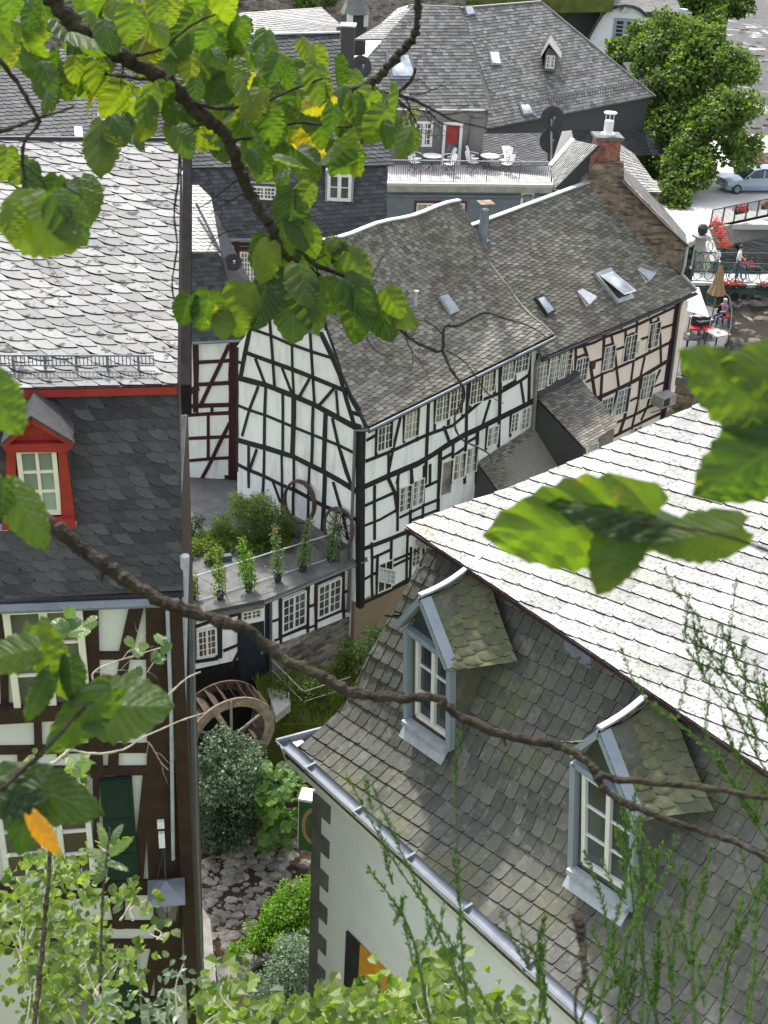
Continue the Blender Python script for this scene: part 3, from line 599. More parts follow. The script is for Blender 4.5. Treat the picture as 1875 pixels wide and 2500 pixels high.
timbers(F, Z5, [[(92, 1075), (340, 985), .16], [(335, 985), (560, 885), (780, 780), (1030, 690), .12],
 [(330, 1035), (360, 1020), (480, 985), (560, 945), (700, 895), (780, 862), (1025, 745), .14],
 [(365, 1085), (432, 1060)], [(438, 1128), (545, 1090)], [(620, 1035), (690, 1010)], [(555, 1010), (610, 992)], [(695, 945), (752, 920)], [(862, 860), (912, 838)], [(800, 962), (860, 940)], [(930, 890), (1012, 862)],
 [(430, 1250), (540, 1195), (650, 1150), (750, 1105), (860, 1050), (1000, 980), .13], [(500, 1362), (640, 1300), (760, 1240), (860, 1180), (990, 1100), .2],
 [(715, 1382), (772, 1355)], [(870, 1290), (965, 1248)], [(640, 1522), (760, 1470), (850, 1420), (945, 1378), .13], [(600, 1625), (760, 1545), (930, 1462), .14],
 [(95, 1320), (330, 1225), .16], [(180, 1020), (176, 1290), .14], [(255, 1000), (250, 1260), .14], [(100, 1060), (97, 1320), .14],
 [(330, 970), (325, 1240), .16], [(360, 960), (355, 1215), .13], [(440, 920), (415, 1010), (460, 1150), (490, 1350), .15], [(553, 875), (545, 1090), (528, 1380), .16], [(600, 940), (625, 1060), (650, 1290)], [(658, 835), (668, 890)],
 [(695, 905), (690, 1110)], [(780, 765), (770, 900), (750, 1110), (730, 1265), .13], [(865, 730), (850, 810)], [(867, 820), (855, 1040)], [(955, 695), (957, 765)], [(915, 815), (930, 940), (935, 1130)],
 [(825, 1080), (795, 1220), (780, 1380), (740, 1550), .12], [(722, 1265), (690, 1490), (655, 1595), .2], [(640, 1310), (595, 1465)], [(930, 1165), (870, 1300), (840, 1420), (800, 1510), .12], [(615, 1020), (608, 1180), .1], [(757, 935), (752, 1110), .1], [(805, 1210), (800, 1370), .1], [(1000, 960), (940, 1400), .1]], .11, mt)
timbers(F, Z5, [[(1050, 680), (992, 1110), (935, 1540), .26]], .3, mt, dep=.06)
mt.build('timber_frame', M['timber_plum'], pk)
for tl, br, c, r, hf in [((103, 1068), (168, 1285), 4, 6, 4), ((190, 1030), (246, 1250), 3, 6, 4), ((262, 1000), (318, 1205), 3, 6, 4), ((365, 1098), (428, 1235), 4, 4, None), ((555, 1015), (607, 1160), 3, 4, None), ((695, 943), (752, 1095), 4, 4, None), ((860, 858), (908, 1010), 3, 4, None),
                      ((535, 1370), (592, 1500), 4, 4, None), ((642, 1308), (708, 1450), 4, 4, None), ((812, 1210), (872, 1352), 4, 4, None)]:
    window(F, Z5, tl, br, c, r, pk, M['white_paint'], .034, .016, True, .008, M['glass_curtain'] if rnd.random() < .4 else M['glass'], half=hf)
window(F, ZP, (1110, 800), (1195, 820), 2, 1, pk, M['white_paint'], .04, .026, True, .06, M['glass'])
sh = MB(); a, b = F.ab(*Z5((475, 1140))); sh.pbox(F, a-.12, a+.12, b-.14, b+.14, 0, .04); sh.build('shutter', M['wood_old'], pk)
S2, W2, H2 = bil(EL, ER, RR, RL); slates('roof', M['slate_brown'], pk, S2, W2, H2, .235, .15, tilt=7, T=.022, grid=(1, 1))
rm = MB(); rm.beam(RL+Z*.05, RR+Z*.05, .2, .05, Z); rm.build('ridge_flashing', M['lead'], pk)
rm = MB(); rm.prism([RL, RR, RR+GA*3.2-Z*4.5, RL+GA*3.2-Z*4.5], -Z*.1); rm.build('rear_roof', M['slate_brown'], pk)
rm = MB(); rm.beam(EL-Z*.03, ER-Z*.03, .03, .16, -Z); rm.tube([EL-Z*.1+FN*.06, ER-Z*.1+FN*.06], .05); rm.build('gutter', M['iron'], pk)
rm = MB(); a, b = F.ab(*Z5((1055, 690))); rm.tube([F.P(a+.35, b+.25, .3), F.P(a+.1, b+.1, .15), F.P(a, b-.3, .12), F.P(*F.ab(*Z5((1005, 1060))), .12), F.P(*F.ab(*Z5((950, 1480))), .12)], .06, 8)
rm.build('downpipe', M['pipe_grey'], pk)
a, b = F.ab(*Z4((1400, 1090)))
rm = MB(); rm.tube([F.P(a, b+.05, .25), F.P(a, b-.1, .1), F.P(*F.ab(*Z4((1375, 1570))), .1)], .07, 8); rm.build('downpipe', M['wood_grey'], pk)
rm = MB(); a, b = F.ab(*Z5((782, 1005))); rm.pbox(F, a-.13, a+.13, b-.22, b+.22, 0, .15)
a, b = F.ab(*Z5((787, 1400))); rm.pbox(F, a-.1, a+.1, b-.2, b+.2, 0, .12); rm.build('meter_box', M['cream_paint'], pk)
acx = thing('air_conditioner', 'grey air conditioner box on brackets at the foot of the pink wall', 'air conditioner', tuple(F.P(*F.ab(*Z5((905, 1385))), .3)))
rm = MB(); a0, b0 = F.ab(*Z5((862, 1395))); a1, b1 = F.ab(*Z5((960, 1325))); rm.pbox(F, a0, a1, b0-.02, b0+.42, .1, .6); rm.build('casing', M['concrete'], acx)
rm2 = MB(); rm2.pbox(F, a0+.08, (a0+a1)/2, b0+.06, b0+.36, .6, .62); rm2.build('grille', M['iron'], acx)
rm3 = MB(); rm3.beam(F.P(a0+.1, b0-.05, .55), F.P(a0+.1, b0-.4, .05), .04, .04, FN); rm3.beam(F.P(a1-.1, b0-.05, .55), F.P(a1-.1, b0-.4, .05), .04, .04, FN); rm3.build('bracket', M['iron'], acx)
# roof lights: frame follows the roof
def rooflight(S, base, px, tf, name, parent, open_=0, gm='glass_sky', fmat='pipe_grey', hh=.1, pln=None):
    pts = [pln.P(*pln.ab(*tf(p))) for p in px]  # TL, TR, BR, BL
    n = pln.N; m = MB(); m.prism([p+n*hh for p in pts], -n*(hh+.02)); fr = m.build(name, M[fmat], parent)
    c = sum((p for p in pts), V((0, 0, 0)))/4; inn = [c+(p-c)*.76+n*(hh+.012) for p in pts]
    if open_:
        hinge = (inn[0]+inn[1])/2; outp = [inn[0], inn[1], inn[2]+n*open_, inn[3]+n*open_]
        m = MB(); m.prism([p-n*.004 for p in inn], -n*.02); m.build('shaft', M['iron'], fr)
        m = MB(); m.prism(outp, n*.03); sash = m.build('sash', M['white_paint'], parent)
        cc = sum(outp, V((0, 0, 0)))/4; m = MB(); m.prism([cc+(p-cc)*.86+n*.034 for p in outp], n*.01); m.build('pane', M[gm], sash)
    else:
        m = MB(); m.prism(inn, n*.012); m.build('pane', M[gm], fr)
rp2 = plane3(EL, ER, (RL+RR)/2).off(.03)
rooflight(None, None, [(75, 685), (130, 665), (220, 780), (165, 815)], Z5, 'roof_light', pk, pln=rp2, fmat='iron')
rooflight(None, None, [(480, 525), (585, 485), (745, 690), (640, 725)], Z5, 'roof_light', pk, .35, 'glass_sky', 'lead', .12, rp2)
for q in ([(370, 640), (405, 622), (480, 690), (430, 745)], [(775, 490), (800, 478), (880, 530), (835, 585)]):
    pts = [rp2.P(*rp2.ab(*Z5(p))) for p in q]; n = rp2.N; m = MB()
    lid = [pts[0], pts[1], pts[2]+n*.2, pts[3]+n*.2]; m.prism(lid, n*.03); hatch = m.build('roof_hatch', M['lead'], pk)
    m = MB(); m.prism([pts[3]+n*.01, pts[2]+n*.01, pts[2]+n*.2, pts[3]+n*.2], rp2.V*.05); m.prism(pts, n*.02); m.build('hatch_front', M['white_paint'], hatch)
rp1 = plane3(PP1(1, 2), PP1(7, 2), PP1(4, H1-.1))
rooflight(None, None, [(745, 680), (800, 660), (880, 770), (820, 800)], Z4, 'roof_light', wh, pln=rp1, fmat='lead', gm='lead')
m = MB(); b0 = rp1.P(*rp1.ab(*Z4((590, 740)))); m.tube([b0, b0+Z*.5], .06, 8); m.lathe(b0+Z*.5, [(.1, 0), (.1, .04), (0, .05)], 10); m.build('vent_pipe', M['lead'], wh)
b0 = rp2.P(*rp2.ab(*Z4((1045, 300)))); m = MB(); m.tube([b0-Z*.2, b0+Z*1.1], .16, 12); fl = m.build('flue', M['zinc'], pk)
m = MB(); c = b0+Z*1.1
for k in range(4): t = math.pi/4+k*math.pi/2; p = c+V((math.cos(t)*.19, math.sin(t)*.19, 0)); m.beam(p-Z*.1, p+Z*.22, .03, .03, V((1, 0, 0)))
m.box(c+Z*.24, (.5, .5, .03), .3); m.build('flue_cap', M['rust'], fl)
m = MB(); m.prism([rp2.P(a, b, .05) for a, b in (rp2.ab(*Z4(p)) for p in [(1005, 270), (1050, 260), (1085, 300), (1040, 330)])], rp2.N*.01); m.build('flashing', M['lead'], fl)
# lean-tos on the long facade
l1 = thing('lean_to', 'slate-roofed lean-to with patched roof leaning on the pink facade', 'annexe', tuple(F.P(8.8, -6, 1.2)))
a0 = F.P(*F.ab(*ZP((135, 490))), .02); a1 = F.P(*F.ab(*ZP((545, 262))), .02); FF = F.off(2.5); o0 = FF.P(*FF.ab(*ZP((625, 1010)))); o1 = FF.P(*FF.ab(*ZP((975, 775))))
S3, W3, H3 = bil(o0, o1, a1, a0); slates('roof', M['slate_brown'], l1, S3, W3, H3, .2, .11, tilt=-4, T=.016, under=True)
m = MB(); m.prism([a0-Z*.12, o0-Z*.12, o0-Z*3.2-FN*.1, a0-Z*4], D1*.15); m.build('side_wall', M['slate_dark'], l1)
m = MB(); f0 = o0-FN*.15-Z*.1+D1*.1; f1 = o1-FN*.15-Z*.1-D1*.1; m.prism([f0, f1, f1-Z*3, f0-Z*3], -FN*.15); m.build('front_wall', M['plaster_pink'], l1)
m = MB(); m.beam(a0+Z*.05, a1+Z*.05, .25, .12, (FN+Z).normalized()); m.build('flashing', M['iron'], l1)
fp = PL(f0, D1); window(fp, ZP, (683, 975), (750, 1050), 3, 3, l1, M['white_paint'], .04, .025, False, .01)
m = MB()
for k in range(7): a, b = fp.ab(*ZP((760+k*22, 1000-k*14))); m.pbox(fp, a, a+.1, b-.7, b+.55-.03*k, .02, .05)
m.build('boards', M['wood_grey'], l1)
l2 = thing('lean_to', 'low dark slate-roofed lean-to below the patched one, against the white facade', 'annexe', tuple(F.P(6.7, -6.5, 1.2)))
a0 = F.P(5.24, -3.1, .02); a1 = F.P(8.2, -2.35, .02); o0 = F.P(5.24, -4.6, 2.7); o1 = F.P(8.4, -4.3, 2.7)
S4, W4, H4 = bil(o0, o1, a1, a0); slates('roof', M['slate_brown'], l2, S4, W4, H4, .2, .1, tilt=3, T=.016)
m = MB(); m.prism([a0-Z*.1, o0-Z*.1, o0-Z*2.5, a0-Z*3], D1*.15); m.build('side_wall', M['slate_dark'], l2)
m = MB(); m.prism([o0-Z*.1-FN*.2, o1-Z*.1-FN*.2, o1-Z*2.3-FN*.2, o0-Z*2.3-FN*.2], -FN*.1); m.build('front_wall', M['plaster'], l2)
TK[0] = 1.0
# ------------------------------------------------------------------ wheel house with roof terrace
TZ = 7.28
T0 = atz(897, 1359, TZ); T1 = atz(644, 1465, TZ); T2 = atz(455, 1503, TZ)
wl = thing('wheel_house', 'low half-timbered building with a flat felt roof terrace, stone base and small-paned white windows', 'building', (T1.x, T1.y, 1.5))
RW = atz(579, 1171, TZ)
m = MB(); m.prism([T0, T1, T2, V((-9.5, T2.y, TZ)), V((-9.5, RW.y+.3, TZ)), V((RW.x+.2, RW.y+.3, TZ)), G.P(5.9, TZ-A.z, .02), G.P(.2, TZ-A.z, .02)], -Z*.14)
m.build('terrace', M['felt'], wl)
m = MB(); m.tube([T0-Z*.14, T1-Z*.14], .05); m.build('gutter', M['pipe_grey'], wl)
dw = (T1-T0).normalized(); WR = PL(T0-Z*0, dw); WR.O = WR.O-WR.N*.3
dw2 = (T2-T1).normalized(); WL_ = PL(T1, dw2); WL_.O = WL_.O-WL_.N*.3
m = MB(); m.prism([T1+Z*.02+dw2*0, T2+Z*.02, T2-Z*.3, T1-Z*.3], -WL_.N*.35); m.build('parapet', M['concrete_dark'], wl)
LW = (T1-T0).length; LL = (T2-T1).length+2
m = MB(); m.prism([WR.P(.1, -.15), WR.P(LW, -.15), WR.P(LW, -4), WR.P(.1, -4)], -WR.N*.3); m.prism([WL_.P(-.1, -.25), WL_.P(LL, -.25), WL_.P(LL, -6), WL_.P(-.1, -6)], -WL_.N*.3); m.build('wall', M['plaster'], wl); m = MB(); zl = WL_.ab(*ZA((300, 1445)))[1]; m.prism([WL_.P(-.08, zl, .03), WL_.P(LL, zl, .03), WL_.P(LL, -6.2, .03), WL_.P(-.08, -6.2, .03)], -WL_.N*.03); m.build('void_shade_panel', M['pitch'], wl)  # last panel: black sheet painting in the dark void behind the wheel
m = MB(); m.prism([WR.P(*WR.ab(*ZA(p)), .06) for p in [(1240, 1100), (950, 1215), (700, 1310), (665, 1330)]]+[WR.P(LW+.05, -7, .06), WR.P(.05, -7, .06)], -WR.N*.3)
m.build('stone_base', M['stone'], wl)
mt = MB()
timbers(WR, ZA, [[(922, 870), (915, 1225), .1], [(968, 860), (970, 1205), .1], [(1155, 790), (1158, 1130), .1], [(925, 1050), (970, 1035), .08], [(920, 1195), (975, 1175), .08], [(1160, 955), (1228, 925), .08], [(1160, 1085), (1228, 1055), .08],
  [(675, 1152), (722, 1135), .08], [(690, 1280), (728, 1268), .08], [(735, 1255), (730, 1310), .08]], .09, mt)
timbers(WL_, ZA, [[(152, 1150), (150, 1420), .08], [(380, 1120), (450, 1095), .12], [(345, 1350), (455, 1305), .1], [(450, 1355), (395, 1460), .1]], .09, mt)
mt.build('timber_frame', M['timber_maroon'], wl)
mt = MB(); timbers(WR, ZA, [[(728, 960), (728, 1260), .12], [(905, 870), (905, 1200), .1], [(730, 985), (905, 915), .12], [(730, 1255), (905, 1185), .12], [(968, 870), (970, 1150), .1], [(1148, 800), (1148, 1080), .1], [(970, 900), (1145, 825), .12], [(970, 1150), (1148, 1075), .12], [(645, 1005), (640, 1520), .22]], .1, mt)
timbers(WL_, ZA, [[(150, 1190), (305, 1135), .12], [(148, 1190), (150, 1420), .1], [(312, 1130), (315, 1400), .22], [(150, 1425), (310, 1400), .12], [(455, 1060), (455, 1480), .1]], .1, mt); mt.build('window_surround', M['navy'], wl)
window(WR, ZA, (738, 1005), (896, 1165), 4, 4, wl, M['white_paint'], .06, .026, True, .03)
window(WR, ZA, (980, 915), (1132, 1065), 4, 4, wl, M['white_paint'], .06, .026, True, .03)
window(WL_, ZA, (163, 1212), (302, 1370), 4, 4, wl, M['white_paint'], .06, .026, True, .03)
window(WL_, ZA, (470, 1085), (600, 1120), 4, 2, wl, M['white_paint'], .05, .03, True, .03)
m = MB(); a0, b1 = WL_.ab(*ZA((455, 1190))); a1, _ = WL_.ab(*ZA((618, 1150))); m.pbox(WL_, min(a0, a1), max(a0, a1), b1-2.2, b1+.05, .01, .06); dr = m.build('door', M['navy'], wl)
m = MB(); m.pbox(WL_, min(a0, a1)+.06, min(a0, a1)+.12, b1-1.2, b1-1.12, .06, .11); m.build('handle', M['zinc'], dr)
m = MB(); a, b = WR.ab(*ZA((655, 1010))); m.tube([WR.P(a, b+.3, .1), WR.P(a, b-3.1, .1), WR.P(a-.15, b-3.6, .3)], .05, 8); m.build('downpipe', M['pipe_grey'], wl)
# terrace railing
def rail_run(name, parent, pts, h, mat, bars=None, r=.018, mid=False):
    m = MB(); m.tube([V(p)+Z*h for p in pts], r*1.3); m.tube([V(p)+Z*.12 for p in pts], r)
    o = m.build(name, M[mat], parent); return o
Rl = thing('railing', 'thin pale railing with crossed wires along the felt roof terrace', 'railing', tuple(T1+Z*0))
r0 = atz(*ZA((1222, 690)), TZ); r1 = atz(*ZA((620, 880)), TZ); r2 = atz(*ZA((175, 1025)), TZ); RH = 1.0
m = MB(); m.tube([r0+Z*RH, r1+Z*RH, r2+Z*RH], .022); m.tube([r0+Z*.06, r1+Z*.06, r2+Z*.06], .016); m.build('rail', M['lead'], Rl)
m = MB(); n_ = 6; pl_ = [r0+(r2-r0)*(k/n_) for k in range(n_+1)]
for p in pl_: m.tube([p, p+Z*RH], .018)
m.build('post', M['pipe_grey'], Rl)
m = MB()
for k in range(n_): m.tube([pl_[k]+Z*.06, pl_[k+1]+Z*RH], .006, 4)
for k in range(n_): m.lathe((pl_[k]+pl_[k+1])/2+Z*RH*.53, [(.03, -.03), (.03, .03)], 6)
m.build('wire', M['rust'], Rl)
# things on the terrace
def ring_px(tf, c, rx, ry, plane): return None
churn = thing('milk_churn', 'brown milk churn in the corner by the maroon timbers', 'milk churn', tuple(atz(*ZA((487, 240)), TZ)))
m = MB(); c = ORI[churn.name]; m.lathe(c, [(.2, 0), (.2, .5), (.17, .6), (.11, .66), (.11, .72), (.14, .74), (.14, .78), (.1, .8), (0, .8)], 14); m.build('body', M['terracotta'], churn)
m = MB()
for s in (-1, 1): m.tube([c+V((s*.19, 0, .5)), c+V((s*.25, 0, .56)), c+V((s*.2, 0, .63))], .012)
m.build('handle', M['iron'], churn)
def lean(axc, R, tilt=.25):   # ring leaning against the gable wall
    return None
Gw = G.off(.28)
def torus(m, c, ax1, ax2, R, r, seg=30, k=6, sq=1):
    pts = [c+ax1*math.cos(2*math.pi*i/seg)*R+ax2*math.sin(2*math.pi*i/seg)*R for i in range(seg)]; pts += [pts[0]]; m.tube(pts, r, k, cap=False)
lv = (Z*1-GN*.22).normalized()
hp = thing('wooden_hoop', 'large weathered wooden hoop without spokes leaning on the white gable', 'hoop', tuple(atz(*ZA((905, 455)), TZ)))
pc_ = Gw.P(*Gw.ab(*ZA((865, 345)))); Rr = Gw.ab(*ZA((865, 218)))[1]-Gw.ab(*ZA((865, 345)))[1]
m = MB(); torus(m, pc_, GA, lv, Rr, .05, 36); torus(m, pc_+GN*.09, GA, lv, Rr*.97, .035, 36); m.build('rim', M['wood_old'], hp)
sw = thing('wagon_wheel', 'spoked wagon wheel leaning on the gable beside the terrace railing', 'wheel', tuple(atz(*ZA((1125, 650)), TZ)))
pc_ = Gw.P(*Gw.ab(*ZA((1125, 520)))); Rr = Gw.ab(*ZA((1125, 402)))[1]-Gw.ab(*ZA((1125, 520)))[1]; print('wheel bottom above terrace', pc_.z-Rr-TZ)
m = MB(); torus(m, pc_, GA, lv, Rr, .05, 32); m.build('rim', M['wood_old'], sw)
m = MB()
for k in range(12): t = k*math.pi/6; m.tube([pc_, pc_+(GA*math.cos(t)+lv*math.sin(t))*Rr], .02, 5)
m.build('spokes', M['wood_old'], sw); m = MB(); m.lathe(pc_-GN*.1, [(.09, 0), (.09, .25), (.05, .27), (0, .27)], 12, ax=GN); m.build('hub', M['wood_old'], sw)
kb = MB(); kz = pc_.z-Rr-TZ; kb.prism([G.P(*p, o)+V((0, 0, 0)) for p, o in (((.25, TZ-A.z), .02), ((.25, TZ-A.z), .5), ((3.4, TZ-A.z), .5), ((3.4, TZ-A.z), .02))], Z*max(kz-.02, .06)); kb.build('stone_edging', M['concrete_dark'], wl)
# water wheel
ww = thing('water_wheel', 'rusty iron water wheel with wooden buckets standing below the wheel house', 'water wheel', tuple(atL(555, 1775, 30.6)))
wc = atL(556, 1785, 30.2); wa = az(150); wp = V((wa.y, -wa.x, 0))
def annulus(m, c, R1, R0_, th, seg=40):
    for i in range(seg):
        t0, t1 = 2*math.pi*i/seg, 2*math.pi*(i+1)/seg; P = lambda R, t: c+(wp*math.cos(t)+Z*math.sin(t))*R
        m.hexa([P(R0_, t0), P(R1, t0), P(R1, t1), P(R0_, t1)]+[q+wa*th for q in (P(R0_, t0), P(R1, t0), P(R1, t1), P(R0_, t1))])
WRD = 1.42
m = MB(); annulus(m, wc+wa*.25, WRD, WRD-.32, .05); m.build('rim', M['rust'], ww)
m = MB(); annulus(m, wc-wa*.65, WRD, WRD-.32, .05); m.build('rim', M['wood_old'], ww)
m = MB()
for k in range(26):
    t = 2*math.pi*k/26; d = wp*math.cos(t)+Z*math.sin(t); d2 = wp*math.cos(t+.16)+Z*math.sin(t+.16); m.prism([wc-wa*.6+d*WRD, wc+wa*.25+d*WRD, wc+wa*.25+d2*(WRD-.3), wc-wa*.6+d2*(WRD-.3)], d*.03)
m.build('bucket', M['wood_old'], ww)
for k in range(6):
    t = math.pi*k/3+.52; d = wp*math.cos(t)+Z*math.sin(t); m = MB(); m.beam(wc+wa*.28, wc+wa*.28+d*WRD*.98, .07, .05, wa); m.build('spoke', M['wood_grey'], ww)
m = MB(); m.tube([wc-wa*1.2, wc+wa*.6], .1, 10); m.build('axle', M['wood_old'], ww)
# walkway beside the wheel, low fence, steps
m = MB(); q = pxs(ZA, [(640, 1600), (790, 1630), (800, 1710), (700, 1790)], 4.3); m.prism(q, -Z*.3); m.build('footpath', M['concrete'], kind='structure')
fe = thing('fence', 'thin low wire fence beside the grassy bank', 'fence', tuple(atz(*ZA((890, 1710)), 4.3)))
f0, f1, f2 = atz(*ZA((670, 1560)), 4.4), atz(*ZA((885, 1780)), 4.2), atz(*ZA((1200, 1680)), 4.4)
m = MB(); m.tube([f0+Z*.9, f1+Z*.9, f2+Z*.9], .02); m.tube([f0+Z*.5, f1+Z*.5, f2+Z*.5], .012); m.build('rail', M['wood_grey'], fe)
for p in (f0, (f0+f1)/2, f1, (f1+f2)/2, f2): m = MB(); m.tube([p, p+Z*.95], .022); m.build('post', M['iron'], fe)
# grassy bank below the wheel house
bm = MB()
bp_ = [[atz(*ZA(p), z) for p, z in row] for row in ([((560, 1560), 4.3), ((700, 1500), 4.3), ((1100, 1450), 4.6), ((1280, 1380), 4.8), ((1500, 1300), 5)], [((600, 1700), 4.1), ((760, 1720), 4.1), ((1050, 1700), 4.2), ((1280, 1600), 4.4), ((1500, 1500), 4.6)],
        [((620, 1850), 3.2), ((760, 1850), 3.4), ((1000, 1850), 3.6), ((1250, 1750), 3.8), ((1500, 1650), 4)], [((560, 2100), .9), ((760, 2150), .9), ((1000, 2150), .9), ((1300, 2100), .9), ((1600, 2000), .9)])]
for j in range(3):
    for i in range(4): bm.add([bp_[j][i], bp_[j][i+1], bp_[j+1][i+1], bp_[j+1][i]], [(0, 1, 2, 3)])
bm.build('bank', M['grass_bank'], kind='structure', smooth=True)
# ------------------------------------------------------------------ narrow maroon-timbered house
rh = thing('half_timbered_house', 'narrow white house with maroon timbers and a dark mansard, behind the foreground house', 'house', (RW.x-1.5, RW.y, TZ))
RWp = PL(RW, V((-1, 0, 0))); Z3r = Z3
wallpoly(RWp, Z3, [(60, 905), (520, 890), (495, 1870), (60, 1880)], rh, M['plaster'])
mt = MB(); timbers(RWp, Z3, [[(100, 912), (525, 897), .12], [(215, 915), (215, 1400), .22], [(475, 900), (472, 1860), .36], [(230, 1062), (445, 1050)], [(230, 1212), (445, 1200), .13], [(120, 1362), (475, 1348), .17], [(120, 1422), (475, 1402), .13], [(140, 1577), (450, 1563)], [(140, 1728), (450, 1705)],
  [(130, 1868), (500, 1858), .14], [(440, 945), (250, 1350), .14], [(447, 1470), (250, 1860), .14], [(325, 1350), (325, 1410)], [(300, 1410), (300, 1712)], [(145, 1410), (145, 1870), .1], [(410, 1835), (450, 1835), .12], [(240, 1240), (120, 1250), .14], [(190, 1260), (120, 1330), .1]], .115, mt); mt.build('timber_frame', M['timber_maroon'], rh)
window(RWp, Z3, (150, 935), (203, 1220), 2, 4, rh, M['white_paint'], .07, .03, False, .02)
mq = [RWp.P(*RWp.ab(*Z3(p)), o) for p, o in [((60, 912), .25), ((548, 888), .25), ((385, 400), -.55), ((330, 350), -.6), ((60, 352), -.6)]]
p_ = plane3(mq[0], mq[1], mq[4]); ab = [((q-p_.O).dot(p_.U), (q-p_.O).dot(p_.V)) for q in mq]
slates('mansard', M['slate_blue'], rh, lambda a, b: (p_.P(a, b), p_.N), 1, 1, .24, .16, poly=ab, T=.018)
m = MB(); m.tube([mq[0]-Z*.05, mq[1]-Z*.05], .06); m.build('gutter', M['zinc'], rh)
uq = [RWp.P(*RWp.ab(*Z3(p)), o) for p, o in [((50, 350), -.5), ((370, 350), -.5), ((245, 190), -3), ((130, 60), -3.4), ((50, 60), -3.4)]]
p2_ = plane3(uq[0], uq[1], uq[3]); ab = [((q-p2_.O).dot(p2_.U), (q-p2_.O).dot(p2_.V)) for q in uq]
slates('roof', M['slate_light'], rh, lambda a, b: (p2_.P(a, b), p2_.N), 1, 1, .24, .17, poly=ab, T=.018)
m = MB(); m.tube([RWp.P(*RWp.ab(*Z3((370, 345))), -.45), RWp.P(*RWp.ab(*Z3((150, 120))), -2.2)], .05); m.prism([uq[1], RWp.P(*RWp.ab(*Z3((548, 888))), .2), RWp.P(*RWp.ab(*Z3((548, 888))), -4), uq[2]], -Z*.1); m.build('side_roof', M['slate_blue'], rh)
def dish(name, label, c, aim, R, mat='iron', pole=None):
    t = thing(name, label, 'satellite dish', tuple(c)); m = MB(); m.lathe(c, [(0, 0), (R*.5, .03), (R*.8, .08), (R, .14), (R*.98, .15), (R*.5, .06), (0, .03)], 24, ax=aim); m.build('dish', M[mat], t, smooth=True)
    a = V(aim).normalized(); m = MB(); m.tube([c-Z*R, c+a*.25-Z*R*.5, c+a*.45], .015, 5); m.box(c+a*.45, (.07, .07, .1)); m.build('arm', M['zinc'], t)
    if pole: m = MB(); m.tube([V(p) for p in pole], .03, 6); m.build('pole', M['zinc'], t)
    return t
dish('satellite_dish', 'black satellite dish on the white wall left of the lattice window', RWp.P(*RWp.ab(*Z3((440, 452))), -1.0), V((.25, -1, .35)), .3)
# ------------------------------------------------------------------ grey house with the mansard behind (seen through the leaves)
bh = thing('grey_slate_house', 'dark slate mansard house with white lattice windows above a half-timbered storey', 'house', (-5, 48, 4))
B0 = atz(508, 578, 14.2); BW = PL(V((-9.5, B0.y, 14.2)), V((1, 0, 0)))
wallpoly(BW.off(-.3), Z3, [(60, 215), (1400, 215), (1400, 1500), (60, 1500)], bh, M['plaster'])
mt = MB(); timbers(BW.off(-.3), Z3, [[(60, 265), (1300, 262), .14], [(490, 215), (495, 900), .2], [(680, 220), (672, 900), .18], [(380, 547), (900, 543), .14], [(945, 220), (945, 800), .12], [(1180, 220), (1180, 700), .12], [(500, 290), (665, 290), .1], [(310, 215), (310, 700), .12], [(660, 560), (850, 740), .2], [(820, 300), (815, 560), .12], [(380, 700), (900, 700), .14]], .14, mt); mt.build('timber_frame', M['timber_maroon'], bh)
m = MB(); a0, b1 = BW.ab(*Z3((503, 300))); a1, b0 = BW.ab(*Z3((662, 535))); P_ = BW.off(-.3); m.pbox(P_, a0, a1, b0, b1, 0, .04); m.build('window_surround', M['red_dark'], bh)
window(P_, Z3, (515, 312), (652, 524), 6, 6, bh, M['white_paint'], .06, .03, True, .045, half=4)
mq = [BW.P(BW.ab(*p)[0], BW.ab(*p)[1], .15) for p in [(400, 580), (945, 578)]]; b_l, b_r = mq
bt = PL(V((0, B0.y+1.3, 14)), V((1, 0, 0))); t_l, t_r = bt.hit(400, 405), bt.hit(945, 402)
S5, W5, H5 = bil(b_l, b_r, t_r, t_l); slates('mansard', M['slate_blue'], bh, S5, W5, H5, .26, .17, tilt=4, T=.02)
m = MB(); m.tube([b_l-Z*.05, b_r-Z*.05], .07); m.build('gutter', M['zinc'], bh)
bz = PL(V((0, B0.y+6.5, 14)), V((1, 0, 0))); u_l, u_r = bz.hit(240, 95), bz.hit(830, 82)
t_l2 = bt.hit(240, 412)
S6, W6, H6 = bil(t_l2+V((0, -.15, .02)), t_r+V((.3, -.15, .02)), u_r, u_l); slates('roof', M['slate_blue'], bh, S6, W6, H6, .3, .2, tilt=4, T=.022)
m = MB(); m.beam(u_l+Z*.02, u_r+Z*.02, .18, .06, Z); m.build('ridge_flashing', M['lead'], bh)
mp_ = plane3(b_l, b_r, t_r)
def matwin(tf, tl, br, c, r, sd, fw=.07): # dormer window standing in the mansard
    P0 = mp_.hit(*tf((tl[0], br[1]))); wp_ = PL(P0+V((0, -.03, 0)), V((1, 0, 0))); a0, b1 = wp_.ab(*tf(tl)); a1, b0 = wp_.ab(*tf(br))
    m = MB(); m.pbox(wp_, a0-.08, a1+.08, b0-.08, b1+.1, -1.0, -.01); dm = m.build('dormer', M[sd], bh)
    window_ab(wp_, a0, a1, b0, b1, c, r, dm, M['white_paint'], fw, .035, True, 0)
matwin(ZL, (1085, 800), (1190, 862), 6, 3, 'slate_blue'); matwin(ZL, (1412, 745), (1512, 868), 2, 2, 'blue_grey', .12); matwin(ZL, (785, 762), (808, 880), 2, 3, 'blue_grey', .1)
cs = thing('chimney', 'tall slate-hung chimney with a white capping at the end of the grey roof', 'chimney', tuple(atY(860, 150, B0.y+4.5)-Z*1))
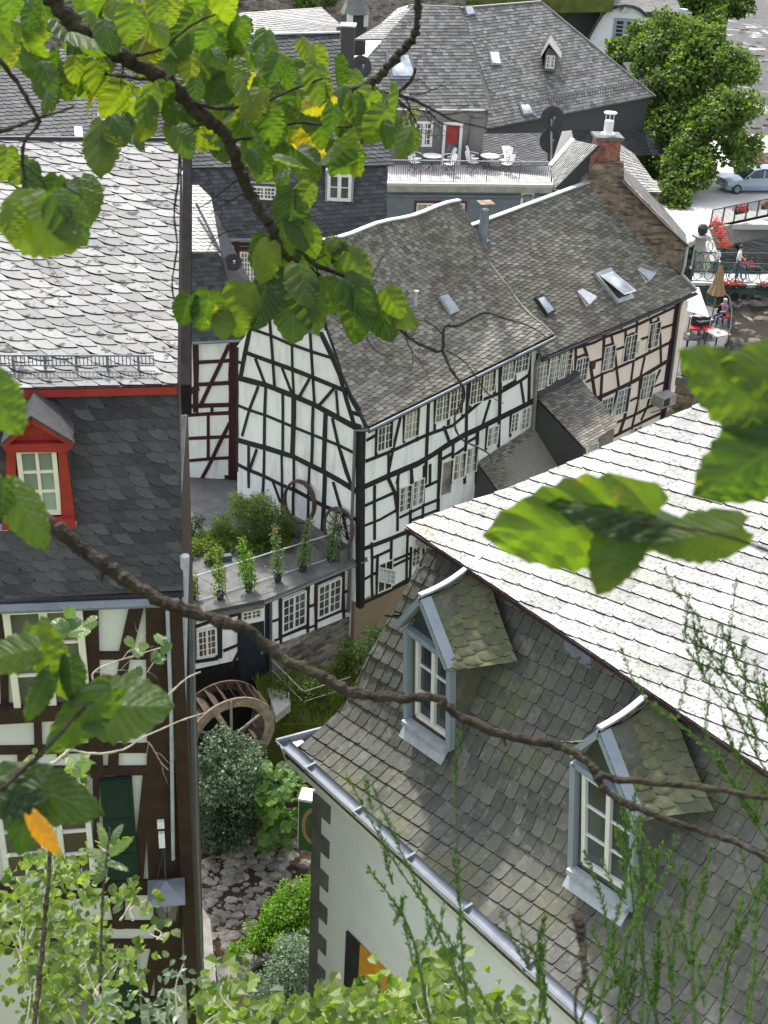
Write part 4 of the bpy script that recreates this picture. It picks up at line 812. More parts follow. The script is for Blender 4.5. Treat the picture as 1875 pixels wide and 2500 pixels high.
cp = PL(atY(845, 155, B0.y+4.5), V((1, 0, 0))); a0, b0 = cp.ab(*ZK((1098, 510))); a1, b1 = cp.ab(*ZK((1213, 222)))
m = MB(); m.pbox(cp, a0, a1, b0-.6, b1, -.7, 0); m.build('stack', M['slate_dark'], cs); m = MB(); m.pbox(cp, a0-.05, a1+.05, b1, b1+.05, -.8, .05); m.build('cap', M['lead'], cs)
cdh = atY(*ZK((1257, 545)), B0.y+2); dish('satellite_dish', 'dark satellite dish below the slate-hung chimney, beside the large roof light', cdh, V((.35, -1, .3)), .42, 'iron', [cdh-Z*1.1, cdh])
# left rear roof, behind the ridge of the foreground house
lr = thing('slate_house', 'plain dark grey slate roof showing above the bright ridge at the far left', 'house', (-12, 36, 8))
Pq = [atY(-120, 420, 33), atY(232, 420, 33), atY(262, 120, 38), atY(-120, 120, 38)]
S7, W7, H7 = bil(*Pq); slates('roof', M['slate_blue'], lr, S7, W7, H7, .24, .17, tilt=5, T=.018)
m = MB(); m.beam(Pq[1]+V((.05, 0, 0)), Pq[2]+V((.05, 0, 0)), .25, .1, Z); m.build('verge_board', M['iron'], lr)
m = MB(); m.prism([Pq[1], Pq[2], Pq[2]-Z*9, Pq[1]-Z*7], V((-.2, 0, 0))); m.prism([Pq[0], Pq[1], Pq[1]-Z*7, Pq[0]-Z*7], V((0, .2, 0))); m.build('wall', M['wall_grey'], lr)
lp = plane3(Pq[0], Pq[1], Pq[3]); rooflight(None, None, [(183, 316), (202, 316), (205, 345), (185, 345)], Z0, 'roof_light', lr, pln=lp, fmat='lead')
# ------------------------------------------------------------------ balcony house
DZ = 14.0
bc = thing('balcony_house', 'blue-grey boarded house with a railed roof balcony and a slate-hung back wall', 'house', (3, 59, 5))
d0, d1 = atz(945, 447, DZ), atz(1350, 451, DZ); e0_, e1_ = atz(1000, 402, DZ), atz(1345, 402, DZ)
m = MB(); m.prism([d0, d1, e1_+V((.3, 0, 0)), e0_+V((-1.5, 0, 0))], -Z*.12); m.build('deck', M['deck'], bc)
m = MB(); m.prism([d0-Z*.12, d1-Z*.12, d1-Z*.4, d0-Z*.4], V((0, .1, 0))); m.build('fascia', M['concrete'], bc)
CPn = PL(d0+V((0, .25, 0)), (d1-d0)); m = MB(); Lb = (d1-d0).length
for k in range(16): m.pbox(CPn, -.1, Lb+.2, -.5-.27*(k+1), -.5-.27*k+.02, -.12, .01+.012*(k % 2))
m.build('cladding', M['cladding'], bc)
m = MB(); m.tube([CPn.P(-.1, -.62, .1), CPn.P(Lb, -.62, .1)], .05); m.build('gutter', M['zinc'], bc)
a0, b1 = CPn.ab(*ZU((50, 1200))); a1, _ = CPn.ab(*ZU((580, 1200))); m = MB(); m.pbox(CPn, a0, a1, b1-1.4, b1, .02, .06); m.build('window_surround', M['red_dark'], bc)
am = (a0+a1)/2; window_ab(CPn, a0+.1, am-.08, b1-1.3, b1-.1, 2, 2, bc, M['white_paint'], .07, .03, True, .062, M['glass_curtain']); window_ab(CPn, am+.08, a1-.1, b1-1.3, b1-.1, 2, 2, bc, M['white_paint'], .07, .03, True, .062, M['glass_curtain'])
window(CPn, ZU, (1132, 1112), (1245, 1290), 1, 1, bc, M['white_paint'], .1, .03, False, .02)
BP = PL(e0_, e1_-e0_)
m = MB(); a0 = BP.ab(*ZU((-300, 500)))[0]; a1, b1 = BP.ab(*ZU((770, 290))); m.prism([BP.P(a0, 0), BP.P(a1, 0), BP.P(a1, b1), BP.P(a0, b1)], -BP.N*.3); m.build('slate_wall', M['slate_grey'], bc)
window(BP, ZU, (58, 395), (222, 655), 4, 4, bc, M['white_paint'], .12, .04, True, .02, M['glass'])
m = MB(); a0, b1 = BP.ab(*ZU((340, 405))); a1, _ = BP.ab(*ZU((540, 405))); 
for q in ((a0, a0+.14), (a1-.14, a1)): m.pbox(BP, q[0], q[1], 0, b1, .02, .1)
m.pbox(BP, a0+.14, a1-.14, b1-.14, b1, .02, .1); m.pbox(BP, a0+.14, a1-.14, 0, .12, .02, .1); dr = m.build('door_frame', M['white_paint'], bc)
m = MB(); m.pbox(BP, a0+.14, a1-.14, .12, b1-.14, .02, .05); m.build('pane', M['glass'], dr); m = MB(); m.pbox(BP, a0+.2, a1-.2, b1-1.0, b1-.16, .052, .06); m.build('curtain', M['red_paint'], dr)
m = MB(); a, b = BP.ab(*ZU((650, 290))); m.tube([BP.P(a, b, .12), BP.P(a-.1, b-.3, .12), BP.P(a-.15, 0, .12)], .05); m.build('downpipe', M['pipe_grey'], bc)
# balcony railing
br = thing('railing', 'grey balcony railing of close upright bars in front of the white garden chairs', 'railing', tuple(d0))
m = MB(); u_ = (d1-d0); m.tube([d0+Z*1.05, d0+u_*.985+Z*1.05], .025); m.tube([d0+Z*.1, d0+u_*.985+Z*.1], .015); m.build('rail', M['lead'], br)
m = MB()
for k in range(76): p = d0+u_*(k/76); m.tube([p+Z*.1, p+Z*1.03], .013 if k % 15 else .025, 4, cap=False)
m.build('bars', M['pipe_grey'], br)
mast = atz(*ZU((1410, 990)), DZ)+V((.1, -.2, 0)); mt_ = mast+Z*3.6
dish('satellite_dish', 'upper of two black satellite dishes on the balcony mast', PL(mast, V((1, 0, 0))).hit(*ZU((1437, 372))), V((.2, -1, .3)), .56, 'iron')
dish('satellite_dish', 'lower of two black satellite dishes on the balcony mast', PL(mast, V((1, 0, 0))).hit(*ZU((1428, 612)))+V((0, .25, 0)), V((.2, -1, .3)), .56, 'iron')
tpm = PL(mast, V((1, 0, 0))).hit(*ZU((1433, 372))); m = MB(); m.tube([mast+V((.5, 0, -.45)), mast+V((.15, 0, -.4)), mast, V((tpm.x, tpm.y-.15, tpm.z))], .045, 7); m.build('mast', M['concrete'], label='slim pale mast carrying two black satellite dishes', cat='mast')
# folding chairs and tables
def chair(loc, rz, label, group, lk):
    t = thing('garden_chair', label, 'chair', tuple(loc), group); c = V(loc); x = V((math.cos(rz), math.sin(rz), 0)); y = V((-x.y, x.x, 0))
    P = lambda a, b, h: c+x*a+y*b+Z*h
    m = MB()
    for k in range(6): m.hexa([P(-.2, -.2+.07*k, .44), P(.2, -.2+.07*k, .44), P(.2, -.145+.07*k, .44), P(-.2, -.145+.07*k, .44), P(-.2, -.2+.07*k, .46), P(.2, -.2+.07*k, .46), P(.2, -.145+.07*k, .46), P(-.2, -.145+.07*k, .46)])
    m.build('seat', M['white_plastic'], t); m = MB()
    for k in range(7):
        h = .52+.068*k; wd = .2 if k < 5 else .2-.035*(k-4); yy = .22+.03*k*.8; m.hexa([P(-wd, yy, h), P(wd, yy, h), P(wd, yy+.02, h), P(-wd, yy+.02, h), P(-wd, yy+.02, h+.06), P(wd, yy+.02, h+.06), P(wd, yy+.04, h+.06), P(-wd, yy+.04, h+.06)])
    m.build('backrest', M['white_plastic'], t)
    for s in (-1, 1):
        m = MB(); m.tube([P(s*.21, -.2, 0), P(s*.21, .22, .5), P(s*.21, .36, .95)], .014, 5); m.build('leg', M['iron'], t)
        m = MB(); m.tube([P(s*.19, .24, 0), P(s*.19, -.18, .44)], .014, 5); m.build('leg', M['iron'], t)
        m = MB(); m.tube([P(s*.23, -.16, .66), P(s*.23, .26, .68)], .022, 5); m.build('armrest', M['white_plastic'], t)
    return t
def rtable(loc, label, group=None, R=.45):
    t = thing('garden_table', label, 'table', tuple(loc), group); c = V(loc); m = MB(); m.lathe(c+Z*.7, [(R, 0), (R, .03), (0, .03)], 20); m.build('tabletop', M['white_plastic'], t)
    m = MB(); m.tube([c+Z*.25, c+Z*.7], .025)
    for k in range(4): q = k*math.pi/2+.4; m.tube([c+V((math.cos(q)*.35, math.sin(q)*.35, 0)), c+Z*.3], .014, 5)
    m.build('pedestal', M['iron'], t)
gt1 = atz(*ZU((220, 900)), DZ); gt2 = atz(*ZU((800, 900)), DZ)
rtable(gt1, 'round white garden table near the balcony door'); rtable(gt2, 'round white garden table on the right part of the balcony')
k = 0
for gt, wd_ in ((gt1, 'left-hand'), (gt2, 'right-hand')):
    for dx, dy, rz, w2 in ((-.8, -.3, 128, 'front left'), (.8, -.3, -128, 'front right'), (-.75, .4, 55, 'rear left'), (.75, .4, -55, 'rear right')):
        chair(gt+V((dx, dy, 0)), math.radians(rz+rnd.uniform(-12, 12)), f'white folding garden chair at the {w2} of the {wd_} balcony table', 'folding chairs on the balcony', 0)
# shed roofs right of the balcony
q = [PL(e0_+V((0, .1, 0)), V((1, 0, 0))).hit(*ZU(p)) for p in [(650, 530), (1340, 520)]]; qb = [atz(*ZU(p), DZ+.15) for p in [(760, 860), (1400, 850)]]
qb = [atY(*ZU((735, 860)), e0_.y-.2), atY(*ZU((1400, 850)), e0_.y-.6)]; q = [atY(*ZU((650, 528)), e0_.y+2.2), atY(*ZU((1390, 520)), e0_.y+2.2)]
S8, W8, H8 = bil(qb[0], qb[1], q[1], q[0]); slates('roof', M['slate_blue'], bc, S8, W8, H8, .28, .19, tilt=25, T=.02)
sp_ = plane3(qb[0], qb[1], q[0]); rooflight(None, None, [(935, 665), (1020, 665), (1050, 800), (965, 800)], ZU, 'roof_light', bc, pln=sp_, gm='glass_sky', fmat='lead')
# ------------------------------------------------------------------ big slate-roofed house
bg_ = thing('slate_house', 'big house under a wide two-plane grey slate roof with dormer and roof lights', 'house', (5, 72, 5))
E1, E2 = atz(1184, 316, 14.0), atz(1600, 235, 14.0); Rg = (E2-E1).normalized(); inw = V((-Rg.y, Rg.x, 0))
rgO = atL(1320, 6, math.hypot(E1.x, E1.y)+14)
def onplane(P0, n, x, y): d = ray(x, y); return CAM+d*((P0-CAM).dot(n)/d.dot(n))
# roof plane: through the eave, pitched 42 degrees
def pitched(E1, E2, deg):
    u = (E2-E1).normalized(); i = V((-u.y, u.x, 0)); 
    if i.y < 0: i = -i
    return PL(E1, u, i*math.cos(math.radians(deg))+Z*math.sin(math.radians(deg)))
RP = pitched(E1, E2, 44)
poly = [RP.ab(*p) for p in [(1184, 316), (1600, 235), (1320, 4), (1122, 22), (1150, 100), (1193, 266)]]
def tri_roof(name, mat, parent, pl, poly, w, h, tilt=0, T=.02, shape=BOXS):   # split into convex pieces (fan from first vertex)
    mb = MB()
    for k in poly: slates(None, None, None, lambda a, b: (pl.P(a, b), pl.N), 1, 1, w, h, tilt=tilt, poly=k, T=T, shape=shape, mb=mb)
    return mb.build(name, [M[mat], M['slate_edge']], parent)
P0 = poly; tri_roof('roof', 'slate_grey', bg_, RP, [[P0[0], P0[1], P0[2], P0[5]], [P0[5], P0[2], P0[3], P0[4]]], .3, .2)
E3 = atz(1193, 268, 15.2); E4 = atz(860, 275, 15.2); LP_ = pitched(E4, E3, 44); poly2 = [LP_.ab(*p) for p in [(860, 275), (1193, 266), (1150, 100), (1122, 22), (1010, 12), (860, 180)]]
tri_roof('roof', 'slate_grey', bg_, LP_, [[poly2[0], poly2[1], poly2[2], poly2[5]], [poly2[5], poly2[2], poly2[3], poly2[4]]], .3, .2)
hp_ = [LP_.P(*LP_.ab(1010, 12)), LP_.P(*LP_.ab(975, 100))]; m = MB()
pz = plane3(LP_.P(*LP_.ab(860, 96)), LP_.P(*LP_.ab(972, 96)), LP_.P(*LP_.ab(1010, 12))+V((0, 2.5, 0))); tri_roof('roof', 'slate_light', bg_, pz, [[pz.ab(*p) for p in [(865, 96), (970, 96), (1012, 12)]]], .25, .18)
m = MB(); m.beam(LP_.P(*LP_.ab(1000, 14)), RP.P(*RP.ab(1122, 18)), .15, .06, Z); m.beam(RP.P(*RP.ab(1122, 20)), RP.P(*RP.ab(1320, 4)), .15, .06, Z); m.beam(RP.P(*RP.ab(1320, 4)), E2, .15, .06, Z); m.build('ridge_flashing', M['slate_light'], bg_)
m = MB(); m.prism([E4, E3, E3-Z*6, E4-Z*6], V((0, .3, 0))); m.build('wall', M['slate_grey'], bg_); m = MB(); m.tube([E4, E3], .08); m.build('gutter', M['zinc'], bg_)
WB = PL(E1+inw*.3, Rg); m = MB(); m.prism([WB.P(-.5, .1), WB.P((E2-E1).length-.3, 0), WB.P((E2-E1).length-.3, -7), WB.P(-.5, -7)], -WB.N*.3); m.build('slate_wall', M['slate_blue'], bg_)
sk0, sk1 = WB.P(*WB.ab(1400, 372), 1.0), WB.P(*WB.ab(1630, 368), 1.3); sk3 = WB.P(*WB.ab(1330, 320), .05); sk2 = WB.P(*WB.ab(1585, 318), .05)
S9, W9, H9 = bil(sk0, sk1, sk2, sk3); slates('skirt_roof', M['slate_blue'], bg_, S9, W9, H9, .28, .18, T=.02)
rooflight(None, None, [(1190, 126), (1216, 126), (1224, 162), (1196, 162)], Z0, 'roof_light', bg_, pln=RP, fmat='pipe_grey')
rooflight(None, None, [(1264, 256), (1290, 253), (1302, 281), (1274, 285)], Z0, 'roof_light', bg_, pln=RP, fmat='pipe_grey'); rooflight(None, None, [(1130, 17), (1150, 15), (1160, 38), (1138, 42)], Z0, 'roof_light', bg_, pln=RP, fmat='pipe_grey', gm='lead')
rooflight(None, None, [(940, 130), (1000, 130), (1022, 196), (952, 196)], Z0, 'roof_light', bg_, pln=LP_, fmat='pipe_grey')
DPt = RP.hit(*ZT((690, 300))); DP = PL(DPt+V((0, -.1, 0)), V((1, -.12, 0)).normalized()); a0, b0 = DP.ab(*ZT((692, 305))); a1, b1 = DP.ab(*ZT((750, 238))); ap = DP.ab(*ZT((715, 195)))
m = MB(); m.prism([DP.P(a0, b0), DP.P(a1, b0), DP.P(a1, b1), DP.P(ap[0], ap[1]-.1), DP.P(a0, b1)], -DP.N*2); dm = m.build('dormer', M['slate_grey'], bg_)
m = MB()
for (aa, bb) in ((a0-.25, b1-.2), (a1+.25, b1-.2)): m.prism([DP.P(aa, bb, .25), DP.P(ap[0], ap[1]+.1, .25), DP.P(ap[0], ap[1]+.1, -2.6), DP.P(aa, bb, -1.6)], Z*.08)
m.build('dormer_roof', M['slate_light'], dm); window_ab(DP, a0+.08, a1-.08, b0+.15, b1-.02, 4, 3, dm, M['white_paint'], .08, .04, True, .01)
m = MB()
for k in range(46): t = .25+k*.0162; p = RP.P((E2-E1).length*t, .8); m.tube([p, p+Z*.35], .02, 4, cap=False)
m.tube([RP.P((E2-E1).length*.25, .8)+Z*.35, RP.P((E2-E1).length*.99, .8)+Z*.35], .025); m.build('snow_guard', M['pipe_grey'], bg_)
m = MB(); q = [atL(*ZS(p), 84) for p in [(450, 625), (745, 622), (812, 688), (530, 700)]]; m.prism([q[3], q[2], q[1]+V((0, 2, .3)), q[0]+V((0, 2, .3))], -Z*.5); m.build('porch_roof', M['slate_blue'], bg_)
# ------------------------------------------------------------------ stone-gabled house with brick chimney
st = thing('stone_house', 'house with a rubble stone firewall rising above the pink roof and small slate roofs', 'house', (10, 49, 6))
VD = (ER-RR); vplane = PL(RR, V((VD.x, VD.y, 0)))
wallpoly(vplane, ZR, [(60, 215), (150, 130), (200, 60), (430, 60), (430, 200), (970, 745), (940, 960), (920, 1000), (60, 400)], st, M['stone_brown'], 'firewall', .4, .12)
m = MB(); up_ = [vplane.P(*vplane.ab(*ZR(p)), .12) for p in [(400, 190), (560, 350), (780, 570), (975, 748)]]; bkv = -vplane.N
rr_ = [p+bkv*d+Z*h for p, d, h in zip(up_, (2.2, 2.2, 1.8, 1.0), (.0, .05, .1, .05))]
for i in range(3): m.prism([up_[i]+vplane.N*.12+Z*.02, up_[i+1]+vplane.N*.12+Z*.02, rr_[i+1], rr_[i]], -Z*.08)
m.build('roof', M['felt'], st)
m = MB()
for i in range(3): m.beam(up_[i]+vplane.N*.12-Z*.02, up_[i+1]+vplane.N*.12-Z*.02, .05, .1, vplane.N)
m.build('verge_board', M['iron'], st)
m = MB(); e_ = up_[-1]; m.tube([e_+Z*.05+bkv*1.0, e_+Z*0], .06); m.tube([e_-Z*.1, e_-Z*.8+vplane.N*.1, vplane.P(*vplane.ab(*ZR((925, 1000))), .2), ER+Z*.05], .055, 7); m.build('gutter', M['lead'], st)
dpn = vplane.off(-2.0)
wallpoly(dpn, ZR, [(400, 290), (725, 300), (725, 420), (400, 420)], st, M['stone'], 'dormer_wall', 1.5)
dq = [dpn.P(*dpn.ab(*ZR((395, 298))), .2), dpn.P(*dpn.ab(*ZR((752, 302))), .2), dpn.off(-2.2).P(*dpn.off(-2.2).ab(*ZR((520, -10)))), dpn.off(-2.2).P(*dpn.off(-2.2).ab(*ZR((395, -100))))]
S10, W10, H10 = bil(*dq); slates('dormer_roof', M['slate_light'], st, S10, W10, H10, .26, .18, T=.02)
# chimney
ch = thing('chimney', 'red brick chimney with a stone cap and a metal cowl on the firewall', 'chimney', tuple(vplane.P(*vplane.ab(*ZR((300, 190))))))
Cc = vplane.P(*vplane.ab(*ZR((300, 185))), -.2); cpn = PL(Cc, V((1, .1, 0))); a0, b0 = cpn.ab(*ZR((203, 188))); a1, b1 = cpn.ab(*ZT((1028, 605)))
a0 = cpn.ab(*ZT((925, 605)))[0]
m = MB(); m.pbox(cpn, a0, a1, b0-.8, b1, -.75, 0); m.build('stack', M['brick_red'], ch); m = MB(); m.pbox(cpn, a0-.08, a1+.08, b1, b1+.1, -.85, .08); m.build('cap', M['concrete_dark'], ch)
cc_ = cpn.P((a0+a1)/2, b1+.1, -.37); m = MB(); m.lathe(cc_, [(.26, 0), (.26, .06), (.17, .08), (.17, .5), (.15, .5)], 12); m.tube([cc_+Z*.5, cc_+Z*.75], .02)
m.tube([cc_+V((.14, 0, .5)), cc_+V((.14, 0, .76))], .015); m.tube([cc_+V((-.14, 0, .5)), cc_+V((-.14, 0, .76))], .015); m.lathe(cc_+Z*.76, [(.24, 0), (.24, .04), (0, .06)], 12); m.build('cowl', M['white_plastic'], ch)
# left roofs attached to it (pale slope and flashing left of the chimney)
lq = [vplane.P(*vplane.ab(*ZU((1475, 1060))), .3), vplane.P(*vplane.ab(*ZT((928, 618))), .3)]
l_out = [atY(*ZU((1425, 862)), lq[0].y+1.6), atY(*ZU((1659, 590)), lq[1].y+2.4)]
S11, W11, H11 = bil(lq[0], lq[1], l_out[1], l_out[0]); slates('roof', M['slate_light'], st, S11, W11, H11, .22, .16, T=.02)
m = MB(); m.beam(lq[0]+Z*.03, lq[1]+Z*.03, .06, .1, -Z); m.build('verge_board', M['iron'], st)
rq = [l_out[0], l_out[1], l_out[1]+V((-2.4, 1.5, -.4)), l_out[0]+V((-1.0, 1.8, -.6))]
m = MB(); m.prism([l_out[0]+Z*.02, l_out[1]+Z*.02, atY(*ZU((1640, 490)), l_out[1].y+2), atY(*ZU((1545, 500)), l_out[1].y+3)], -Z*.1); m.build('roof', M['slate_grey'], st)
m = MB(); m.beam(l_out[0]+Z*.04, l_out[1]+Z*.04, .22, .05, Z); m.build('ridge_flashing', M['lead'], st)
# ------------------------------------------------------------------ top: curved-gable house, bright roofs, turret, hillside wall
cg = thing('curved_gable_house', 'slate-hung house with a white bell-shaped gable above the tree', 'house', (16, 108, 6))
CG = PL(atL(1525, 100, 105), az(93)); arc = [(112, 345), (160, 250), (200, 185), (250, 110), (300, 75), (370, 50), (440, 42), (500, 50), (560, 75), (620, 130), (665, 185), (700, 240), (730, 480), (90, 480)]
wallpoly(CG, ZS, arc, cg, M['wall_grey'], 'gable', .3); m = MB(); ap_ = [CG.P(*CG.ab(*ZS(p)), -.1) for p in arc[:12]]
for i in range(11): m.beam(ap_[i], ap_[i+1], .22, .5, CG.N)
m.build('gable_coping', M['slate_dark'], cg)
window(CG, ZS, (350, 150), (520, 345), 2, 4, cg, M['blue_grey'], .22, .08, True, .02)
m = MB(); t_ = [CG.P(*CG.ab(*ZS(p)), .4) for p in [(400, 95), (437, 48), (470, 92)]]; m.prism(t_, -CG.N*.6); m.build('finial_roof', M['lead'], cg)
CB = CG.off(-.8); wallpoly(CB, ZS, [(-60, 100), (910, 108), (915, 320), (-60, 400)], cg, M['slate_dark'], 'mansard', .5)
ra = CG.off(-.6); r_ = [ra.P(*ra.ab(*ZS(p))) for p in [(-80, 98), (930, 108)]]; rb2 = CG.off(-8); r2_ = [rb2.P(*rb2.ab(*ZS(p))) for p in [(870, -30), (60, -60)]]
S12, W12, H12 = bil(r_[0], r_[1], r2_[0], r2_[1]); slates('roof', M['slate_light'], cg, S12, W12, H12, .45, .3, T=.03, shape=BOXS)
m = MB(); c_ = CB.P(*CB.ab(*ZS((930, 130))), .3); m.lathe(c_-Z*.3, [(.3, 0), (.3, .8)], 10); m.build('hopper', M['lead'], cg)
bt_ = thing('slate_house', 'low house with dazzling pale hipped roofs beyond the grey ridge', 'house', (-6, 88, 8))
def roofpx(tf, px, L, mat, name, par, w=.45, h=.3, dy=6):   # px given base-left, base-right, top-right, top-left
    q = [atL(*tf(px[0]), L), atL(*tf(px[1]), L), atL(*tf(px[2]), L+dy), atL(*tf(px[3]), L+dy)]; S, W_, H_ = bil(*q); return slates(name, M[mat], par, S, W_, H_, w, h, T=.025, shape=BOXS)
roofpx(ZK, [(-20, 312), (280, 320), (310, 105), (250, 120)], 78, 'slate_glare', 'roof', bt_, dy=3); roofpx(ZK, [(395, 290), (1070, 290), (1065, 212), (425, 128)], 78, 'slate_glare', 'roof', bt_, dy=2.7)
roofpx(ZK, [(270, 290), (1115, 215), (945, 60), (305, 103)], 82, 'slate_light', 'roof', bt_, dy=4)
roofpx(ZK, [(740, 300), (1060, 282), (1060, 240), (790, 258)], 77, 'slate_light', 'roof', bt_, dy=1.5)
q = atL(*ZK((300, 300)), 79); m = MB(); m.box(q+V((2, 4, -3.5)), (14, 8, 5)); m.build('wall', M['wall_grey'], bt_)
tw = thing('turret', 'small octagonal slate turret with white lattice windows and a bell roof', 'turret', tuple(atL(*ZK((1215, 290)), 76)))
tc = atL(*ZK((1215, 285)), 76); R_ = (atL(*ZK((1308, 285)), 76)-tc).length*.98
tp = PL(tc, V((1, 0, 0))).ab(*ZK((1215, 105)))[1]
m = MB(); m.lathe(tc, [(R_, -1), (R_, tp)], 8); m.build('drum', M['slate_dark'], tw); m = MB(); m.lathe(tc+Z*tp, [(R_*1.35, 0), (R_*1.0, .5), (R_*.75, 1.3), (R_*.6, 2.5), (R_*.3, 3.5), (0, 4.5)], 8); m.build('bell_roof', M['slate_grey'], tw)
for px0, px1, dx in (((1150, 112), (1200, 205), -.3), ((1288, 105), (1318, 215), .35)):
    wpn = PL(tc+V((0, -R_-.02, 0)) if dx < 0 else tc+V((R_*.75, -R_*.7, 0)), V((1, 0, 0)) if dx < 0 else V((.75, .66, 0))); window(wpn, ZK, px0, px1, 2, 3, tw, M['white_paint'], .12, .06, True, .0)
roofpx(ZK, [(1290, 320), (1560, 318), (1650, 40), (1560, 70)], 79, 'slate_glare', 'roof', bg_, dy=3)
hw = MB(); hq = [atL(-200, 160, 98), atL(1130, 100, 98), atL(1420, 60, 108)]; ht_ = [3.5, 5.2, 5.5]
hw.prism([hq[0]-Z*5, hq[1]-Z*5, hq[1]+Z*7, hq[0]+Z*9], V((0, 1, 0))); hw.build('retaining_wall', M['stone'], label='long dark stone retaining wall on the hillside at the top', cat='wall')
hg_ = MB(); hg_.prism([atL(-300, 20, 100), atL(1500, -5, 104), atL(1500, -400, 150), atL(-300, -400, 150)], -Z*1); hg_.build('hillside', M['grass_bank'], kind='structure')
# ------------------------------------------------------------------ plaza, bridges
m = MB(); m.prism([atz(1690, 590, 9), atz(1732, 548, 9), V((60, 78, 9)), V((60, 100, 9)), atz(1560, 330, 9), atz(1500, 560, 9)], -Z*.3); m.build('plaza', M['plaza'], kind='structure')
m = MB(); k0, k1 = atz(1732, 560, 9), atz(1900, 524, 9); m.prism([k0, k1, k1-Z*1.2, k0-Z*1.2], V((.3, .6, 0))); 
k2 = atz(1760, 640, 9); m.prism([k0, k2, k2-Z*4, k0-Z*4], V((-.5, .1, 0))); m.build('quay_wall', M['concrete'], label='pale quay wall carrying the flower railing above the river', cat='wall')
qr = thing('railing', 'dark quay railing of upright bars hung with red geranium boxes', 'railing', tuple(k0))
m = MB(); u_ = k1-k0; m.tube([k0+Z*1.1, k1+Z*1.1], .03); m.tube([k0+Z*.15, k1+Z*.15], .02)
for k in range(60): p = k0+u_*(k/60); m.tube([p+Z*.1, p+Z*1.1], .014 if k % 10 else .04, 4, cap=False)
m.build('bars', M['iron'], qr)
def flowers(name, label, c, d, n, group=None, cols='flower_red', sz=.09, box=True, spread=(.5, .2, .22)):
    t = thing(name, label, 'flowers', tuple(c), group); x = V(d).normalized(); y = V((-x.y, x.x, 0)); L = spread[0]
    if box:
        m = MB(); m.hexa([c-x*L-y*.1-Z*.22, c+x*L-y*.1-Z*.22, c+x*L+y*.1-Z*.22, c-x*L+y*.1-Z*.22, c-x*L-y*.13, c+x*L-y*.13, c+x*L+y*.13, c-x*L+y*.13]); m.build('planter', M['iron'], t)
    for mat, nn in ((cols, n), ('leaf_tree', n)):
        m = MB()
        for k in range(nn):
            p = c+x*rnd.gauss(0, spread[0]*.5)+y*rnd.gauss(0, spread[1]*.6)+Z*(abs(rnd.gauss(0, spread[2]*.6))-(0.12 if mat != cols else 0)); u = V((rnd.gauss(0, 1), rnd.gauss(0, 1), rnd.gauss(0, 1))).normalized(); v_ = u.cross(V((rnd.gauss(0, 1), rnd.gauss(0, 1), .3))).normalized()*sz; u = u*sz
            m.add([p-u*.5, p+v_*.4, p+u*.5, p-v_*.4], [(0, 1, 2, 3)])
        m.build('blossom' if mat == cols else 'foliage', M[mat], t)
    return t
for px, lb in (((1615, 1), ''),): pass
flowers('geranium_box', 'red geranium box on the quay railing, nearest its corner', atz(*ZR((1410, 565)), 9)+Z*.0+V((0, -.1, .75)), u_, 150, 'geranium boxes on the quay')
flowers('geranium_box', 'red geranium box on the quay railing at the right picture edge', atz(*ZR((1640, 520)), 9)+V((0, -.1, .75)), u_, 120, 'geranium boxes on the quay')
kc = k2-k0
for i, (t, lb) in enumerate(((.12, 'uppermost of three red geranium clumps down the short quay wall'), (.5, 'middle one of three red geranium clumps down the short quay wall'), (.9, 'lowest of three red geranium clumps down the short quay wall'))):
    flowers('geranium_box', lb, atz(*ZR(((1215, 610), (1240, 690), (1275, 780))[i]), 9.3)+Z*.1, kc, 170, 'geranium boxes on the quay', spread=(.5, .3, .3))
flowers('geranium_box', 'red geraniums on the far parapet behind the car', atz(*ZR((1530, 75)), 10), V((1, 0, 0)), 160, spread=(.9, .3, .3))
m = MB(); p0, p1 = atz(*ZR((1430, 130)), 9), atz(*ZR((1750, 90)), 9); m.prism([p0, p1, p1+Z*1, p0+Z*1], V((0, .4, 0))); m.build('parapet', M['stone'], label='low stone parapet behind the parked car', cat='wall')
# iron footbridge
BZ = 8.5
ib = thing('footbridge', 'green iron footbridge with ring-patterned railings and pierced arch girder', 'bridge', tuple(atz(1640, 690, BZ-3)))
n0, n1 = atz(*ZR((1000, 1080)), BZ), atz(*ZR((1750, 1110)), BZ); f0, f1 = atz(*ZR((1010, 1000)), BZ), atz(*ZR((1750, 1010)), BZ); n1 = n1+(n1-n0)*.5; f1 = f1+(f1-f0)*.5
m = MB(); m.prism([n0, n1, f1, f0], -Z*.15); m.build('deck', M['plaza'], ib)
BL = PL(n0, n1-n0); Lb = (n1-n0).length; m = MB(); seg = 24
for i in range(seg):
    t0, t1 = i/seg, (i+1)/seg; d = lambda t: -.55-1.5*(1-min(1, t*1.9))**2*1.0; m.prism([BL.P(Lb*t0, -.15), BL.P(Lb*t1, -.15), BL.P(Lb*t1, d(t1)), BL.P(Lb*t0, d(t0))], -BL.N*.12)
m.build('girder', M['green_iron'], ib)
m = MB()
for tpx, r in (((1275, 1205), .32), ((1375, 1205), .24), ((1457, 1203), .16), ((1525, 1203), .09)): c = BL.P(*BL.ab(*ZR(tpx)), .0); m.lathe(c-BL.N*.02, [(r, 0), (r, .03), (0, .03)], 20, ax=BL.N)
m.build('girder_opening', M['timber_black'], ib)
